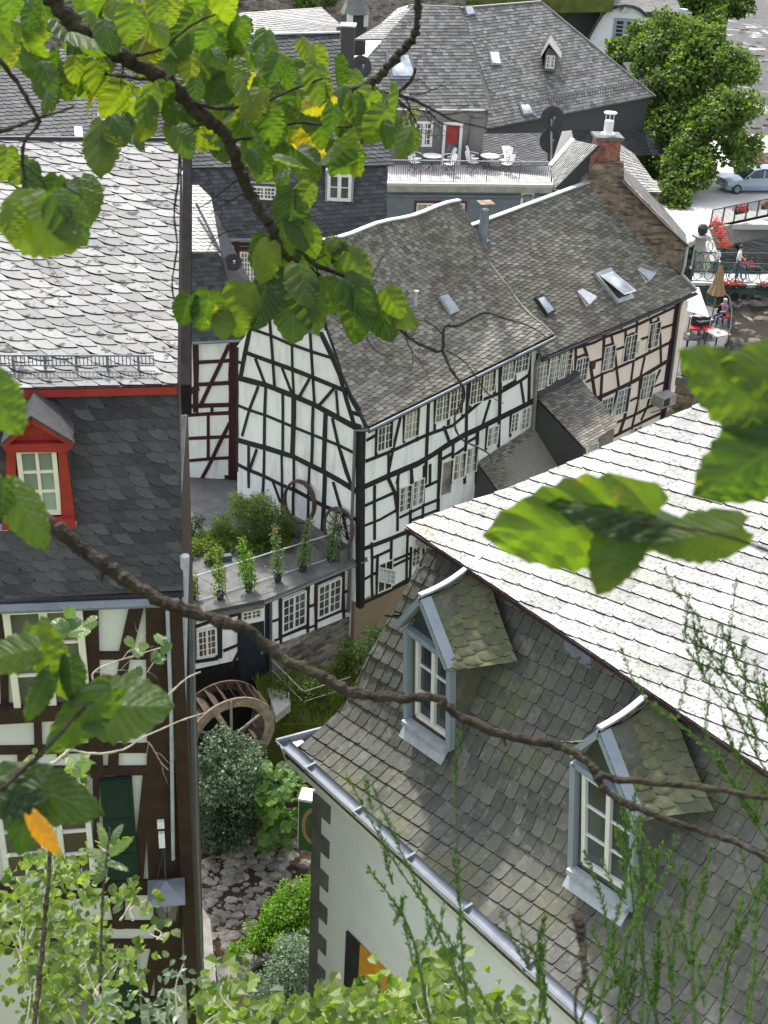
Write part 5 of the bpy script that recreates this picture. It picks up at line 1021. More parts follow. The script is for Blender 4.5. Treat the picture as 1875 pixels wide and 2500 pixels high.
def ring_rail(q0, q1, nm):
    pl = PL(q0, q1-q0); L = (q1-q0).length; m = MB(); m.tube([q0+Z*1.1, q1+Z*1.1], .035); m.tube([q0+Z*.1, q1+Z*.1], .03); n = int(L/.55)
    for i in range(n):
        c = pl.P((i+.5)*L/n, .6); pts = [c+pl.U*math.cos(t*math.pi/6)*.25+Z*math.sin(t*math.pi/6)*.44 for t in range(13)]; m.tube(pts, .024, 4, cap=False)
        if i % 4 == 0: m.tube([pl.P(i*L/n, 0), pl.P(i*L/n, 1.25)], .045, 6)
    m.build(nm, M['green_iron'], ib)
ring_rail(n0, n1, 'railing'); ring_rail(f0, f1, 'railing')
for i, (px, lb, col) in enumerate((((1330, 1085), 'long red and pink flower box on the near bridge railing', 'flower_red'), ((1640, 1095), 'pink flower box on the near bridge railing at the picture edge', 'flower_pink'))): flowers('flower_box', lb, BL.P(*BL.ab(*ZR(px)), .2), BL.U, 170, 'flower boxes on the footbridge', col, spread=(.8 if i == 0 else .5, .2, .2))
flowers('flower_box', 'pink flower box on the far bridge railing behind the child', atz(*ZR((1490, 990)), BZ)+Z*.3, BL.U, 120, 'flower boxes on the footbridge', 'flower_pink', spread=(.6, .2, .2))
ur = thing('stone_urn', 'dark planted urn on a pale stone pillar at the bridge head', 'urn', tuple(atz(*ZR((1045, 960)), BZ)))
c = ORI[ur.name]; hU = 2.0; m = MB(); m.lathe(c, [(.35, 0), (.3, .1), (.28, hU*.8), (.5, hU*.85), (.5, hU*.9), (0, hU*.9)], 10); m.build('pillar', M['concrete'], ur); m = MB(); m.lathe(c+Z*hU*.9, [(.12, 0), (.25, .15), (.27, .4), (.15, .55), (0, .58)], 12); m.build('urn', M['iron'], ur)
m = MB(); 
for s in range(3): q = c+V((.5+.3*s, .8+.2*s, .9)); pts = [q+V((math.cos(t*.6)*(.4), 0, math.sin(t*.6)*.4)) for t in range(12)]; m.tube(pts, .02, 4)
m.build('iron_scroll', M['green_iron'], ur)
# ------------------------------------------------------------------ foreground house on the left
M['glass_olive'] = glass('olive_glass', (.045, .045, .035), .12)
LO = atL(437, 1462, 11.0); gz = LO.z; gl = atz(-250, 1496, gz); lu = (LO-gl).normalized()
lh = thing('mansard_house', 'tall brown-timbered house filling the left edge, bright upper slates and a red dormer', 'house', (LO.x-1.5, LO.y+3, 0))
LWp = PL(LO, -lu); LN = LWp.N.copy()
# mansard (steep lower) roof: bottom just above the gutter, top 0.78 m further back
Mb = atL(452, 1440, 10.98); MT = PL(LO-LN*.72, -lu); _e = PL(LO-LN*.56, -lu).hit(433, 940).z-LO.z-.04; tr_ = MT.P(MT.ab(437, 980)[0], _e); tl_ = MT.P(MT.ab(-250, 1000)[0], _e); bl_ = LWp.P(LWp.ab(-250, 1440)[0], LWp.ab(452, 1440)[1]); br_ = LWp.hit(448, 1441)
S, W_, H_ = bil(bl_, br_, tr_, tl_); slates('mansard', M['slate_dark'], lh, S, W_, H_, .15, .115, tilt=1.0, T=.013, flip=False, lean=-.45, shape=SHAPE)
# upper roof
ev = PL(LO-LN*.56, -lu); eR = ev.hit(433, 940); eL = ev.P(ev.ab(-250, 958)[0], ev.ab(433, 940)[1]-.0)
rgp = PL(LO-LN*4.75, -lu); gR = rgp.hit(441, 345); gL = rgp.P(rgp.ab(-250, 334)[0], rgp.ab(441, 345)[1])
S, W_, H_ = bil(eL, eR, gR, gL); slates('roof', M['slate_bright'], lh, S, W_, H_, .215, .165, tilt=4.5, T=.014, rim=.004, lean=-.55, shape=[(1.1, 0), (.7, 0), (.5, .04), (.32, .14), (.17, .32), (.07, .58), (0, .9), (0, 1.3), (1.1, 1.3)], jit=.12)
m = MB(); m.beam(gL+Z*.01, gR+Z*.01+lu*.05, .05, .035, Z); m.build('ridge_strip', M['iron'], lh)
m = MB(); m.prism([eL-Z*.02, eR-Z*.02, eR-Z*.1, eL-Z*.1], -LN*.1); m.build('fascia', M['red_paint'], lh)
m = MB(); o_ = lu*.03; m.prism([eR+o_+Z*.0, gR+o_+Z*.0, gR+o_-Z*.3, eR+o_-Z*.32], lu*.1); m.build('verge_board', M['pitch'], lh)
back = gR+(-LN)*4-Z*3.5; m = MB()
sdv = az(-10.15); LS = PL(LWp.hit(444, 1470), sdv)
m.prism([LS.P(0, .1), tr_-lu*.05, gR-Z*.1, gR+sdv*4-Z*3.2, LS.P(6.5, -22), LS.P(0, -22)], V((-.15, 0, 0))); m.build('side_wall', M['timber_brown'], lh)
m = MB(); m.prism([gL, gR, gR-LN*4.2-Z*3, gL-LN*4.2-Z*3], -Z*.1); m.build('rear_roof', M['slate_dark'], lh)
m = MB(); wz = LWp.P(0, -.05, -.12); m.prism([LWp.P(-.0, -.03, -.12), LWp.P((LO-gl).length+1, -.03, -.12), LWp.P((LO-gl).length+1, -22, -.12), LWp.P(0, -22, -.12)], -LN*.25); m.build('wall', M['plaster_cream'], lh)
m = MB(); g0, g1 = LWp.hit(-250, 1489), LWp.hit(400, 1463); m.tube([g0+LN*.06, g1+LN*.06, LO+LN*.06], .05, 8); m.build('gutter', M['zinc'], lh)
m = MB(); m.beam(LWp.P(-.05, .06, .02), LWp.P((LO-gl).length, .06, .02), .05, .12, LN*-1); m.build('soffit', M['iron'], lh)
TW = LWp.off(-.12)
# snow guard
m = MB(); sp_ = plane3(eL, eR, gR); q0, q1 = sp_.hit(-200, 905), sp_.hit(376, 905); up = V((0, 0, .16))
m.tube([q0+up, q1+up], .01); m.tube([q0+up*.35, q1+up*.35], .008); n_ = 60
for k in range(n_+1): p = q0+(q1-q0)*(k/n_); m.tube([p+up*.3, p+up], .005, 4, cap=False)
for k in range(0, n_, 8): p = q0+(q1-q0)*(k/n_); m.beam(p, p+up*1.02, .02, .006, LN); m.beam(p+up*.9, p+up*0-LN*.25+Z*.05, .015, .006, Z)
m.build('snow_guard', M['pipe_grey'], lh)
for px in ((975, 140), (310, 50)): pass
# timbering of the front
mt = MB(); timbers(TW, ZC, [[(720, 465), (1320, 465), 0.08], [(-300, 930), (720, 920), 0.07] , [(-300, 1200), (1310, 1180), 0.11], [(-300, 1365), (1310, 1350), 0.12], [(700, 50), (750, 1400), 0.15], [(1230, 50), (1240, 2300), 0.31],
  [(1060, 60), (960, 480), 0.15], [(965, 480), (850, 1180), 0.11], [(1180, 480), (1160, 520), 0.07], [(470, 930), (480, 1250), 0.11], [(290, 940), (300, 1240), 0.08], [(20, 60), (40, 900), 0.08], [(760, 960), (790, 1200), 0.08], 
  [(880, 1200), (870, 1360), 0.12], [(180, 1200), (190, 1400), 0.12], [(1140, 1380), (1060, 2300), 0.11], [(1100, 1830), (1250, 1825), 0.09], [(740, 1380), (750, 2300), 0.07], [(-300, 2250), (1310, 2230), 0.14], [(1170, 500), (1175, 1190), 0.07]], .14, mt)
timbers(TW, ZE, [[(-300, 900), (1300, 895), 0.14], [(-300, 1190), (1300, 1175), 0.11], [(-300, 1330), (1320, 1330), 0.13], [(1330, 0), (1345, 1990), 0.27], [(980, 920), (970, 1200), 0.12], [(900, 940), (940, 1160), 0.06], [(820, 1300), (850, 2300), 0.08], [(1260, 1350), (1180, 1760), 0.11], [(1150, 1790), (1300, 1780), 0.10], [(-300, 2290), (1400, 2290), 0.14], [(1240, 1800), (1250, 2300), 0.10]], .14, mt)
timbers(TW, ZC, [[(1350, 60), (1350, 860), .14], [(1350, 1300), (1365, 3000), .15]], .14, mt)  # added dark strips, not framing: they paint in the shadowed corner gap
mt.build('timber_frame', M['timber_brown'], lh)
window(TW, ZC, (20, 75), (705, 840), 2, 3, lh, M['cream_paint'], .07, .03, True, .03, M['glass_olive'], .08, label='wide three-row window under the eaves')
m = MB(); a0, b0 = TW.ab(*ZC((-20, 840))); a1, b1 = TW.ab(*ZC((720, 900))); m.pbox(TW, min(a0, a1), max(a0, a1), b1, b0, .02, .14); m.build('sill', M['timber_brown'], lh)
window(TW, ZC, (400, 1410), (745, 2160), 1, 4, lh, M['white_paint'], .06, .04, False, .03, M['glass'], .08)
window(TW, ZC, (-60, 1410), (395, 2160), 2, 4, lh, M['white_paint'], .06, .04, False, .03, M['glass'], .08)
m = MB(); a0, b0 = TW.ab(*ZE((-100, 830))); a1, b1 = TW.ab(*ZE((800, 890))); m.pbox(TW, min(a0, a1), max(a0, a1), b1, b0, .02, .14); m.build('sill', M['timber_brown'], lh)
window(TW, ZE, (330, 1400), (845, 2100), 2, 2, lh, M['white_paint'], .06, .04, False, .03, M['glass_curtain'], .08)
def shut(tf, p0, p1):
    a0, b1 = TW.ab(*tf(p0)); a1, b0 = TW.ab(*tf(p1)); a0, a1 = min(a0, a1), max(a0, a1)
    m = MB(); m.pbox(TW, a0, a1, b0, b1, .03, .07); n = 3
    for k in range(n): h = (b1-b0)/n; m.pbox(TW, a0+.05, a1-.05, b0+h*k+.06, b0+h*(k+1)-.06, .07, .078)
    for bb in (b0+.02, b1-.05): m.pbox(TW, a0, a1, bb, bb+.03, .07, .085)
    m.build('shutter', M['green_dark'], lh)
shut(ZC, (765, 1400), (1075, 2190)); shut(ZE, (850, 1395), (1160, 2150))
m = MB(); a, b = TW.ab(*ZC((1240, 1740))); m.pbox(TW, a-.04, a+.04, b-.05, b+.05, .03, .1); a, b = TW.ab(*ZC((1248, 1860))); m.pbox(TW, a-.035, a+.035, b-.11, b+.11, .03, .1); m.build('junction_box', M['white_plastic'], lh)
# dormer with red front
DB = MT.off(.62); mp3 = plane3(bl_, br_, tl_)
sill = mp3.hit(*ZB((300, 1020))); DF = PL(sill+LN*.03, -lu)
def quad(pl, tf, px, o): return [pl.P(*pl.ab(*tf(p)), o) for p in px]
m = MB(); m.prism(quad(DF, ZB, [(60, 440), (520, 430), (580, 1010), (30, 1030)], -.05), -LN*1.2); m.build('dormer_body', M['slate_dark'], lh)
dmr = None; m = MB()
for a_, b_ in (((60, 430), (40, 1020)), ((455, 425), (480, 1000))):
    pass
m.prism(quad(DF, ZB, [(58, 430), (125, 430), (130, 1010), (35, 1015)], 0), LN*.07); m.prism(quad(DF, ZB, [(450, 425), (510, 425), (585, 1005), (478, 1005)], 0), LN*.07)
m.prism(quad(DF, ZB, [(40, 385), (560, 372), (560, 410), (505, 445), (60, 445), (35, 415)], 0), LN*.12); m.prism(quad(DF, ZB, [(35, 955), (580, 955), (590, 1030), (20, 1040)], .07), LN*.05)
m.prism(quad(DF, ZB, [(45, 390), (248, 205), (555, 375)], -.01), LN*.05)
for p, q in (((30, 400), (248, 195)), ((248, 195), (565, 385))):
    a, b = quad(DF, ZB, [p, q], .04); m.beam(a, b, .05, .09, LN)
dmr = m.build('dormer_front', M['red_paint'], lh)
window(DF, ZB, (125, 445), (482, 945), 2, 3, dmr, M['cream_paint'], .045, .03, False, .01, M['glass_green'], .05)
m = MB(); apx, lft, rgt = quad(DF, ZB, [(248, 190), (22, 405), (568, 385)], .14)
bk_ = -LN*1.15; m.prism([apx+Z*.02, rgt+Z*.02, rgt+bk_*.6, apx+bk_+Z*.1], Z*.03); m.prism([lft+Z*.02, apx+Z*.02, apx+bk_+Z*.1, lft+bk_*.6], Z*.03); m.build('dormer_roof', M['slate_dark'], dmr)
m = MB(); q = quad(DF, ZB, [(545, 1010), (595, 1005), (590, 1045), (540, 1045)], .03); m.prism(q, LN*.05); q = quad(DF, ZB, [(0, 1030), (80, 1030), (70, 1062), (-10, 1062)], .03); m.prism(q, LN*.05); m.build('flashing', M['lead'], dmr)
# pipes and flashings along the right corner
m = MB(); P0 = TW.hit(*ZC((1290, 60))); P1 = TW.hit(*ZC((1320, 900))); m.tube([P0+LN*.1, P1+LN*.1, TW.hit(*ZC((1335, 2000)))+LN*.1], .022, 8); m.build('downpipe', M['lead'], lh)
Ls = LS
m = MB(); c_ = LS.P(.15, .35, .1); 
def strip(px, D, th, mat, nm):
    q = [atL(*p, D) for p in px]; m = MB(); m.prism(q, V((0, th, 0))); m.build(nm, M[mat], lh)
strip([ZB((1392, 210)), ZB((1438, 205)), ZB((1400, 800))], 12.2, .03, 'lead', 'verge_flashing')
m = MB(); q = [atL(*p, 11.1) for p in [ZB((1425, 1285)), ZB((1412, 1700)), ZC((1400, 860))]]; m.tube(q, .05, 8); m.build('vent_duct', M['lead'], lh)
strip([ZC((1312, 870)), ZC((1422, 870)), ZC((1395, 1300)), ZC((1310, 1260))], 11.05, .08, 'lead', 'flashing_box')
m = MB(); q = [atL(*p, 11.3) for p in [ZC((1415, 1300)), ZC((1425, 1900)), ZE((1500, 1000)), ZE((1480, 1990))]]; m.tube(q, .03, 6); m.build('white_pipe', M['plaster'], lh)
m = MB(); q = [atL(*p, 12.5) for p in [ZB((1462, 1680)), ZC((1475, 1000)), ZC((1500, 2000))]]; m.tube(q, .06, 8); m.tube([q[-1], q[-1]-Z*2, q[-1]-Z*12+V((0, 2, 0))], .06, 8); m.build('downpipe', M['pipe_grey'], lh)
# lantern on the corner post
lt = thing('wall_lantern', 'four-sided lantern with a pale metal roof on the corner post', 'lantern', tuple(TW.hit(*ZE((1350, 800)))+LN*.3))
lc = TW.hit(*ZE((1345, 760)))+LN*.32+lu*.0; a = .215; m = MB()
ltop = lc+Z*.17; R4 = [lu, LN]; cor = lambda s, t, w_, h: lc+lu*(s*w_)+LN*(t*w_)+Z*h
q4 = [(-1, 1), (1, 1), (1, -1), (-1, -1)]
m.add([cor(s, t, a, 0) for s, t in q4]+[lc+Z*.2], [(0, 1, 4), (1, 2, 4), (2, 3, 4), (3, 0, 4), (3, 2, 1, 0)]); m.build('roof', M['zinc'], lt)
m = MB()
for i in range(4):
    s, t = q4[i]; s2, t2 = q4[(i+1) % 4]; m.tube([cor(s, t, .15, 0), cor(s, t, .1, -.38)], .01, 4); m.tube([cor(s, t, .1, -.38), cor(s2, t2, .1, -.38)], .012, 4); m.tube([(cor(s, t, .15, 0)+cor(s2, t2, .15, 0))/2, (cor(s, t, .1, -.38)+cor(s2, t2, .1, -.38))/2], .006, 4)
m.tube([lc+Z*.2, lc+Z*.3, lc+Z*.45-LN*.25], .012, 5); m.tube([lc+Z*.2-lu*.1, lc+Z*.5-LN*.28], .006, 4); m.build('cage', M['iron'], lt)
gm_, t_, b_ = nodes('lantern_glass'); b_.inputs['Base Color'].default_value = (.25, .24, .2, 1); b_.inputs['Roughness'].default_value = .15; b_.inputs['Alpha'].default_value = .55
m = MB(); m.hexa([cor(s, t, .095, -.375) for s, t in q4]+[cor(s, t, .143, -.01) for s, t in q4]); m.build('glass', gm_, lt); m = MB(); m.lathe(lc-Z*.3, [(.03, 0), (.05, .1), (.05, .2), (0, .25)], 10); m.build('bulb', M['white_plastic'], lt)
# ------------------------------------------------------------------ foreground house on the right
GZ = 19.42; GO = atz(700, 1812, GZ); ge = az(139); gg = az(65); gn = V((-ge.y, ge.x, 0)); gn = gn if gn.dot(CAM-GO) > 0 else -gn    # outward horizontal normal
rr = thing('mansard_house', 'white rendered house at lower right with flared slate mansard, two dormers, glaring upper slates', 'house', (2, 10, 0))
prof = [(-.02, 19.2), (.21, 19.31), (.45, 19.50), (.70, 19.71), (.88, 19.97), (1.08, 20.5), (1.41, 21.13), (1.75, 21.82), (1.95, 22.22)]
SM, HM = profS(GO, ge, gg, prof); WM_ = 8.5
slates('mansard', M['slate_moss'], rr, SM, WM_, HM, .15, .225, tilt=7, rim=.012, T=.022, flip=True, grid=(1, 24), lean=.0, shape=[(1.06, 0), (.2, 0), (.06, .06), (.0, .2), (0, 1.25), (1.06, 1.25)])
uprof = [(1.50, 22.28), (2.23, 22.45), (2.86, 22.55), (3.85, 22.81), (5.10, 23.18), (5.85, 23.39), (7.2, 23.85)]
gu0 = atz(700, 1812, GZ); SU, HU = profS(GO-ge*.03, az(140.5), gg, uprof)
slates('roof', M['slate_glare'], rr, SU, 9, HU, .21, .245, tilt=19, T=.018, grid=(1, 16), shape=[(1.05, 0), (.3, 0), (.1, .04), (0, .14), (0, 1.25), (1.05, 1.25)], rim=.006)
m = MB(); p0 = SU(0, 0)[0]; p1 = SU(9, 0)[0]; m.beam(p0-Z*.025, p1-Z*.025, .02, .025, -Z); m.build('eave_strip', M['timber_maroon'], rr)
m = MB(); q = [SU(0, HU*k/10)[0] for k in range(11)]
for i in range(10): m.beam(q[i]-Z*.04, q[i+1]-Z*.04, .06, .09, -Z)
q = [SM(0, HM*k/24)[0] for k in range(25)]
for i in range(24): m.beam(q[i]-Z*.01, q[i+1]-Z*.01, .05, .06, -Z)
m.build('verge_board', M['iron'], rr)
m = MB(); q = [SM(0, HM*k/12)[0] for k in range(13)]; back = [SM(8.5, HM*k/12)[0] for k in range(13)]
nrm = gg; RWl = PL(GO-gn*.36, ge); ca, _ = RWl.ab(766, 2000); ec = ca+.02; m.prism([x+ge*ec for x in q[3:]]+[GO+gg*7+ge*ec+Z*4.2, GO+gg*7-Z*19+ge*ec, GO+gg*.5-Z*19+ge*ec, GO+gg*.5-Z*.1+ge*ec], ge*.2); m.build('end_wall', M['wall_grey'], rr)
m = MB(); seg = 8; hpts = []
for (r, k) in ((.075, 0),):
    for s0, s1 in ((GO+gn*.02-ge*.1, GO+gn*.02+ge*9), ):
        n = 9; cs_ = [(math.cos(math.pi+math.pi*i/n)*.075, math.sin(math.pi+math.pi*i/n)*.075) for i in range(n+1)]
        vs = [s0+gn*c[0]+Z*c[1] for c in cs_]+[s1+gn*c[0]+Z*c[1] for c in cs_]+[s0+gn*c[0]*.85+Z*c[1]*.85 for c in cs_]+[s1+gn*c[0]*.85+Z*c[1]*.85 for c in cs_]
        k = n+1; m.add(vs, [(i, i+1, k+i+1, k+i) for i in range(n)]+[(2*k+i, 3*k+i, 3*k+i+1, 2*k+i+1) for i in range(n)])
        m.tube([s0+gn*.078, s1+gn*.078], .012, 6)
e0 = GO+gn*.09-ge*.1; m.tube([e0, e0+gg*.75+Z*.02], .03, 6); m.prism([e0-Z*.07, e0-Z*.07+gg*.7, e0+gg*.7, e0], ge*.02)
for k in range(9): p = GO+ge*(k*.95+.5)+gn*.09; m.prism([p-Z*.09, p+ge*.03-Z*.09, p+ge*.03+Z*.0, p], -gn*.16)
m.build('gutter', M['zinc'], rr)
m = MB(); cpl = PL(GO-gn*.0, ge); m.prism([cpl.P(-.12, -.14, .02), cpl.P(9, -.14, .02), cpl.P(9, -.46, -.08), cpl.P(-.12, -.46, -.08)], -gn*.3); m.build('cornice', M['white_paint'], rr)
RWl = PL(GO-gn*.36, ge); ca, _ = RWl.ab(766, 2000)
m = MB(); m.prism([RWl.P(ca, -.2), RWl.P(9, -.2), RWl.P(9, -19), RWl.P(ca, -19)], -gn*.3); m.build('wall', M['wall_grey'], rr)
m = MB(); _, t0 = RWl.ab(766, 1930)
for k in range(40): z0 = t0-.31*k; m.pbox(RWl, ca-.02, ca+(.17 if k % 2 else .36)*1.0, z0-.305, z0-.0, -.2, .012 if k % 2 else .016)
m.build('quoins', M['concrete_dark'], rr)
a0, b1 = RWl.ab(*ZD((1190, 1440))); a1, _ = RWl.ab(*ZD((1490, 1700))); a2, _ = RWl.ab(*ZD((1280, 1540)))
m = MB(); m.pbox(RWl, a0, a2, b1-2.4, b1, .01, .04); m.pbox(RWl, a2, a1+2.0, b1-1.35, b1-1.2, .01, .04); wf = m.build('window_frame', M['iron'], rr)
m = MB(); m.pbox(RWl, a2, a1+1.0, b1-1.2, b1-.0, .012, .03); m.build('blind', M['orange'], wf)
sg = thing('hanging_sign', 'green projecting sign with a golden oval emblem at the white corner', 'sign', tuple(RWl.P(ca-.3, -1, .1)))
sgp = PL(RWl.P(ca-.03, 0, -.02), V((1, -.15, 0))); a0, b1 = sgp.ab(*ZD((850, 560))); _, b0 = sgp.ab(*ZD((870, 900)))
m = MB(); m.pbox(sgp, a0, .1, b0, b1, -.25, -.02); m.build('box', M['plaster'], sg); m = MB(); m.pbox(sgp, a0+.015, .1, b0, b1-.04, -.02, .0); pn_ = m.build('panel', M['green_sign'] if 'green_sign' in M else noisy('green_enamel', (.01, .07, .03), (.02, .1, .05), 3, .4, .5, 0), sg)
m = MB(); c = sgp.P(-.0, (b0+b1)/2+.02, 0); N_ = sgp.N
m.add([c]+[c+sgp.U*math.cos(t*math.pi/10)*.16+Z*math.sin(t*math.pi/10)*.33+N_*.004 for t in range(20)], [(0, i+1, (i+1) % 20+1) for i in range(20)]); m.build('emblem', M['canvas_tan'], pn_)
m = MB(); m.add([c+N_*.006]+[c+sgp.U*math.cos(t*math.pi/10)*.11+Z*math.sin(t*math.pi/10)*.25+N_*.008 for t in range(20)], [(0, i+1, (i+1) % 20+1) for i in range(20)]); m.build('emblem_field', noisy('bottle_green', (.02, .06, .03), (.12, .14, .05), 16, .5, .4, 0), pn_)
# dormers on the mansard
steep = plane3(SM(0, HM*.62)[0], SM(3, HM*.62)[0], SM(0, HM*.9)[0])
def dormer(tf, s_l, s_r, jt_l, jt_r, apex, eav_l, eav_r, win, ridge_b, roof_b, fl, lab):
    base = steep.hit(*tf(s_l)); fp = PL(base+gn*.06, ge); q = lambda pts, o=0: [fp.P(*fp.ab(*tf(p)), o) for p in pts]
    d = MB(); bl, br, tl, tr, ap = q([s_l, s_r, jt_l, jt_r, apex], -.06)
    inn = -gn*1.0
    d.prism([bl, br, tr, ap-Z*.02, tl], inn); body = d.build('dormer', M['slate_moss'], rr, label=lab)
    m = MB()   # frame: jambs, head, raking boards
    for p, qq, w_ in ((s_l, jt_l, .07), (s_r, jt_r, .07), (jt_l, jt_r, .075)):
        a, b = q([p, qq], -.05); m.beam(a, b, w_, .09, gn)
    for p, qq in ((eav_l, apex), (apex, eav_r)): a, b = q([p, qq], -.05); m.beam(a-Z*.03, b-Z*.03, .07, .15, gn)
    f = m.build('frame', M['blue_grey'], body)
    m = MB(); m.prism(q([jt_l, jt_r, apex], -.052), gn*.01); m.build('gable_pane', M['glass'], body)
    w0, w1, w2, w3 = win   # window TL, TR, BR, BL
    q4 = q([w0, w1, w2, w3], -.055); m = MB()
    for i, w_ in ((0, .05), (1, .05), (2, .06), (3, .05)): m.beam(q4[i], q4[(i+1) % 4], w_, .05, gn)
    mt_, mb_ = (q4[0]+q4[1])/2, (q4[3]+q4[2])/2; m.beam(mt_, mb_, .055, .055, gn)
    for k in (1, 2): a = q4[0]+(q4[3]-q4[0])*k/3; b = q4[1]+(q4[2]-q4[1])*k/3; m.beam(a, b, .025, .03, gn)
    wd = m.build('window', M['white_paint'], body); m = MB(); m.prism(q4, gn*.006); m.build('pane', M['glass_green'] if False else M['glass'], wd)
    a, b = q([s_l, s_r], .0); m = MB(); m.prism([a+gn*.0+Z*.05, b+Z*.05, b+gn*.13-Z*.17, a+gn*.13-Z*.17], -gn*.02); m.beam(a+Z*.02, b+Z*.02, .06, .1, gn); m.build('sill_flashing', M['lead'], body)
    # roof planes run back into the mansard
    ap2, er2, el2 = q([apex], .1)[0], q([eav_r], .1)[0], q([eav_l], .1)[0]; er2 = er2
    rb = ap2-gn*.95+Z*.2; def_l = .7
    cor_ = er2-gn*def_l-Z*.02; col_ = el2-gn*def_l-Z*.02
    def SR(e0, e1, t1, t0, sag=.06):
        W_ = (e1-e0).length; H_ = ((t0-e0).length+(t1-e1).length)/2; n = (e1-e0).cross(t0-e0).normalized(); n = n if n.z > 0 else -n
        def S(a, b): u, v = a/W_, b/H_; return e0*(1-u)*(1-v)+e1*u*(1-v)+t1*u*v+t0*(1-u)*v+n*(-.08*math.sin(math.pi*v)*u-.09*math.sin(math.pi*u)+.16*u*u*(1-v)), n
        return S, W_, H_
    S, W_, H_ = SR(er2+(er2-ap2).normalized()*.06, cor_+ge*.35, rb, ap2); slates('dormer_roof', M['slate_green'], body, S, W_, H_, .17, .125, tilt=8, T=.014, grid=(6, 10))
    S, W_, H_ = SR(col_-ge*.1, el2+(el2-ap2).normalized()*.04, ap2, rb); slates('dormer_roof', M['slate_green'], body, S, W_, H_, .2, .145, T=.014, grid=(4, 8))
    m = MB(); pr_ = [ap2+(rb-ap2)*(k_/6)+Z*(.025-.07*math.sin(math.pi*k_/6)) for k_ in range(7)]; [m.beam(pr_[k_], pr_[k_+1], .06, .03, Z) for k_ in range(6)]; m.build('ridge_flashing', M['lead'], body)
dormer(Z6, (262, 1545), (548, 1740), (262, 925), (555, 1140), (388, 700), (215, 885), (568, 1165), ((325, 990), (550, 1150), (535, 1660), (320, 1510)), None, None, None, 'slate dormer nearer the roof corner')
dormer(Z7, (270, 1370), (588, 1590), (285, 800), (615, 1040), (448, 610), (290, 725), (630, 1075), ((330, 870), (605, 1060), (580, 1500), (325, 1340)), None, None, None, 'slate dormer nearer the right picture edge')
hm = MB()   # snow hooks
for px in ((1090, 985), (1285, 1115), (1485, 1260), (370, 490)):
    c = steep.hit(*Z6(px)); u = ge; v = steep.V; pts = [c+u*(-.055)+v*.05+gn*.02, c+u*(-.05)-v*.0+gn*.03, c-v*.045+gn*.05, c+u*.04-v*.01+gn*.06, c+u*.06+v*.05+gn*.06]; hm.tube(pts, .007, 5)
hm.build('snow_hooks', M['rust'], rr)
m = MB(); q = [steep.P(*steep.ab(*Z6(p)), .03) for p in [(1325, 940), (1390, 960), (1510, 1060), (1510, 1200), (1400, 1130), (1330, 1060)]]; m.prism(q, -steep.N*.01); m.build('patch', M['zinc'], rr)
# ------------------------------------------------------------------ retaining walls by the stream
m = MB(); q = [atz(452, 2185, 5), atz(480, 2195, 5), atz(513, 2245, 5), atz(530, 2420, 5), atz(520, 2560, 5), atz(440, 2560, 5)]; m.prism(q, -Z*5); m.build('stream_wall', M['concrete_mid'], label='rounded concrete wall end beside the stream, under the brown-timbered house', cat='wall')
m = MB(); q = [atz(526, 2345, 3), atz(600, 2310, 3), atz(665, 2330, 3), atz(535, 2420, 3)]; m.prism(q, -Z*3); m.build('concrete_ledge', M['concrete_mid'], label='flat concrete ledge under the bright green creeper', cat='ledge')
m = MB(); q = [atz(535, 2422, 2.9), atz(680, 2325, 2.9), atz(800, 2300, 2.9), atz(800, 2700, 2.9), atz(520, 2700, 2.9)]; m.prism(q, -Z*3); m.build('garden_terrace', M['soil'], kind='structure')
# ------------------------------------------------------------------ cafe terrace
CZ = 8.0
ct = thing('cafe_terrace', 'curved stone-walled river terrace with thin railings behind the pink house', 'terrace', tuple(atz(*ZQ((700, 1000)), CZ-4)))
fp_ = [atz(*ZQ(p), CZ) for p in [(300, 1330), (590, 1380), (830, 1290), (980, 1130), (1050, 900), (1070, 650), (1040, 450), (930, 330), (700, 260), (340, 260)]]
m = MB(); m.prism([p+Z*0 for p in fp_], -Z*.25); m.build('floor', M['felt'], ct)
m = MB(); m.prism([p-Z*.25 for p in fp_], -Z*5); m.build('wall', M['stone_brown'], ct)
m = MB(); m.tube([p+Z*1.0 for p in fp_[:9]], .03); m.tube([p+Z*.12 for p in fp_[:9]], .02)
for p in fp_[:9]: m.tube([p, p+Z*1.02], .03)
for i in range(8): m.tube([fp_[i]+Z*.12, fp_[i+1]+Z*1.0], .01, 4); m.tube([fp_[i]+Z*1, fp_[i+1]+Z*.12], .01, 4)
m.build('railing', M['iron'], ct)
pt = thing('plant_pot', 'empty dark bucket-shaped pot by the terrace railing', 'pot', tuple(atz(*ZQ((440, 1310)), CZ))); c = ORI[pt.name]; m = MB(); m.lathe(c, [(.17, 0), (.25, .36), (.27, .37), (.27, .42), (.22, .42), (.17, .1), (0, .1)], 16); m.build('pot', M['iron'], pt)
aw = MB(); A_ = [PL(atz(*ZQ((400, 330)), 10.0), V((1, 0, 0))).hit(*ZQ((400, 330))), PL(atz(*ZQ((790, 445)), 10.0), V((1, .3, 0))).hit(*ZQ((790, 445)))]
a_t = [atY(*ZQ((640, 10)), A_[0].y+3.2), atY(*ZQ((505, -5)), A_[0].y+3.0)]; aw.prism([A_[0], A_[1], a_t[0], a_t[1]], -Z*.04); aw.build('awning', M['canvas_white'], label='large pale grey awning over the river terrace', cat='awning')
pb = atz(*ZQ((838, 430)), CZ); pr = thing('parasol', 'closed tan parasol standing on the river terrace', 'parasol', tuple(pb)); hP = PL(pb, V((1, 0, 0))).ab(*ZR((1205, 938)))[1]; hL = PL(pb, V((1, 0, 0))).ab(*ZR((1195, 1175)))[1]
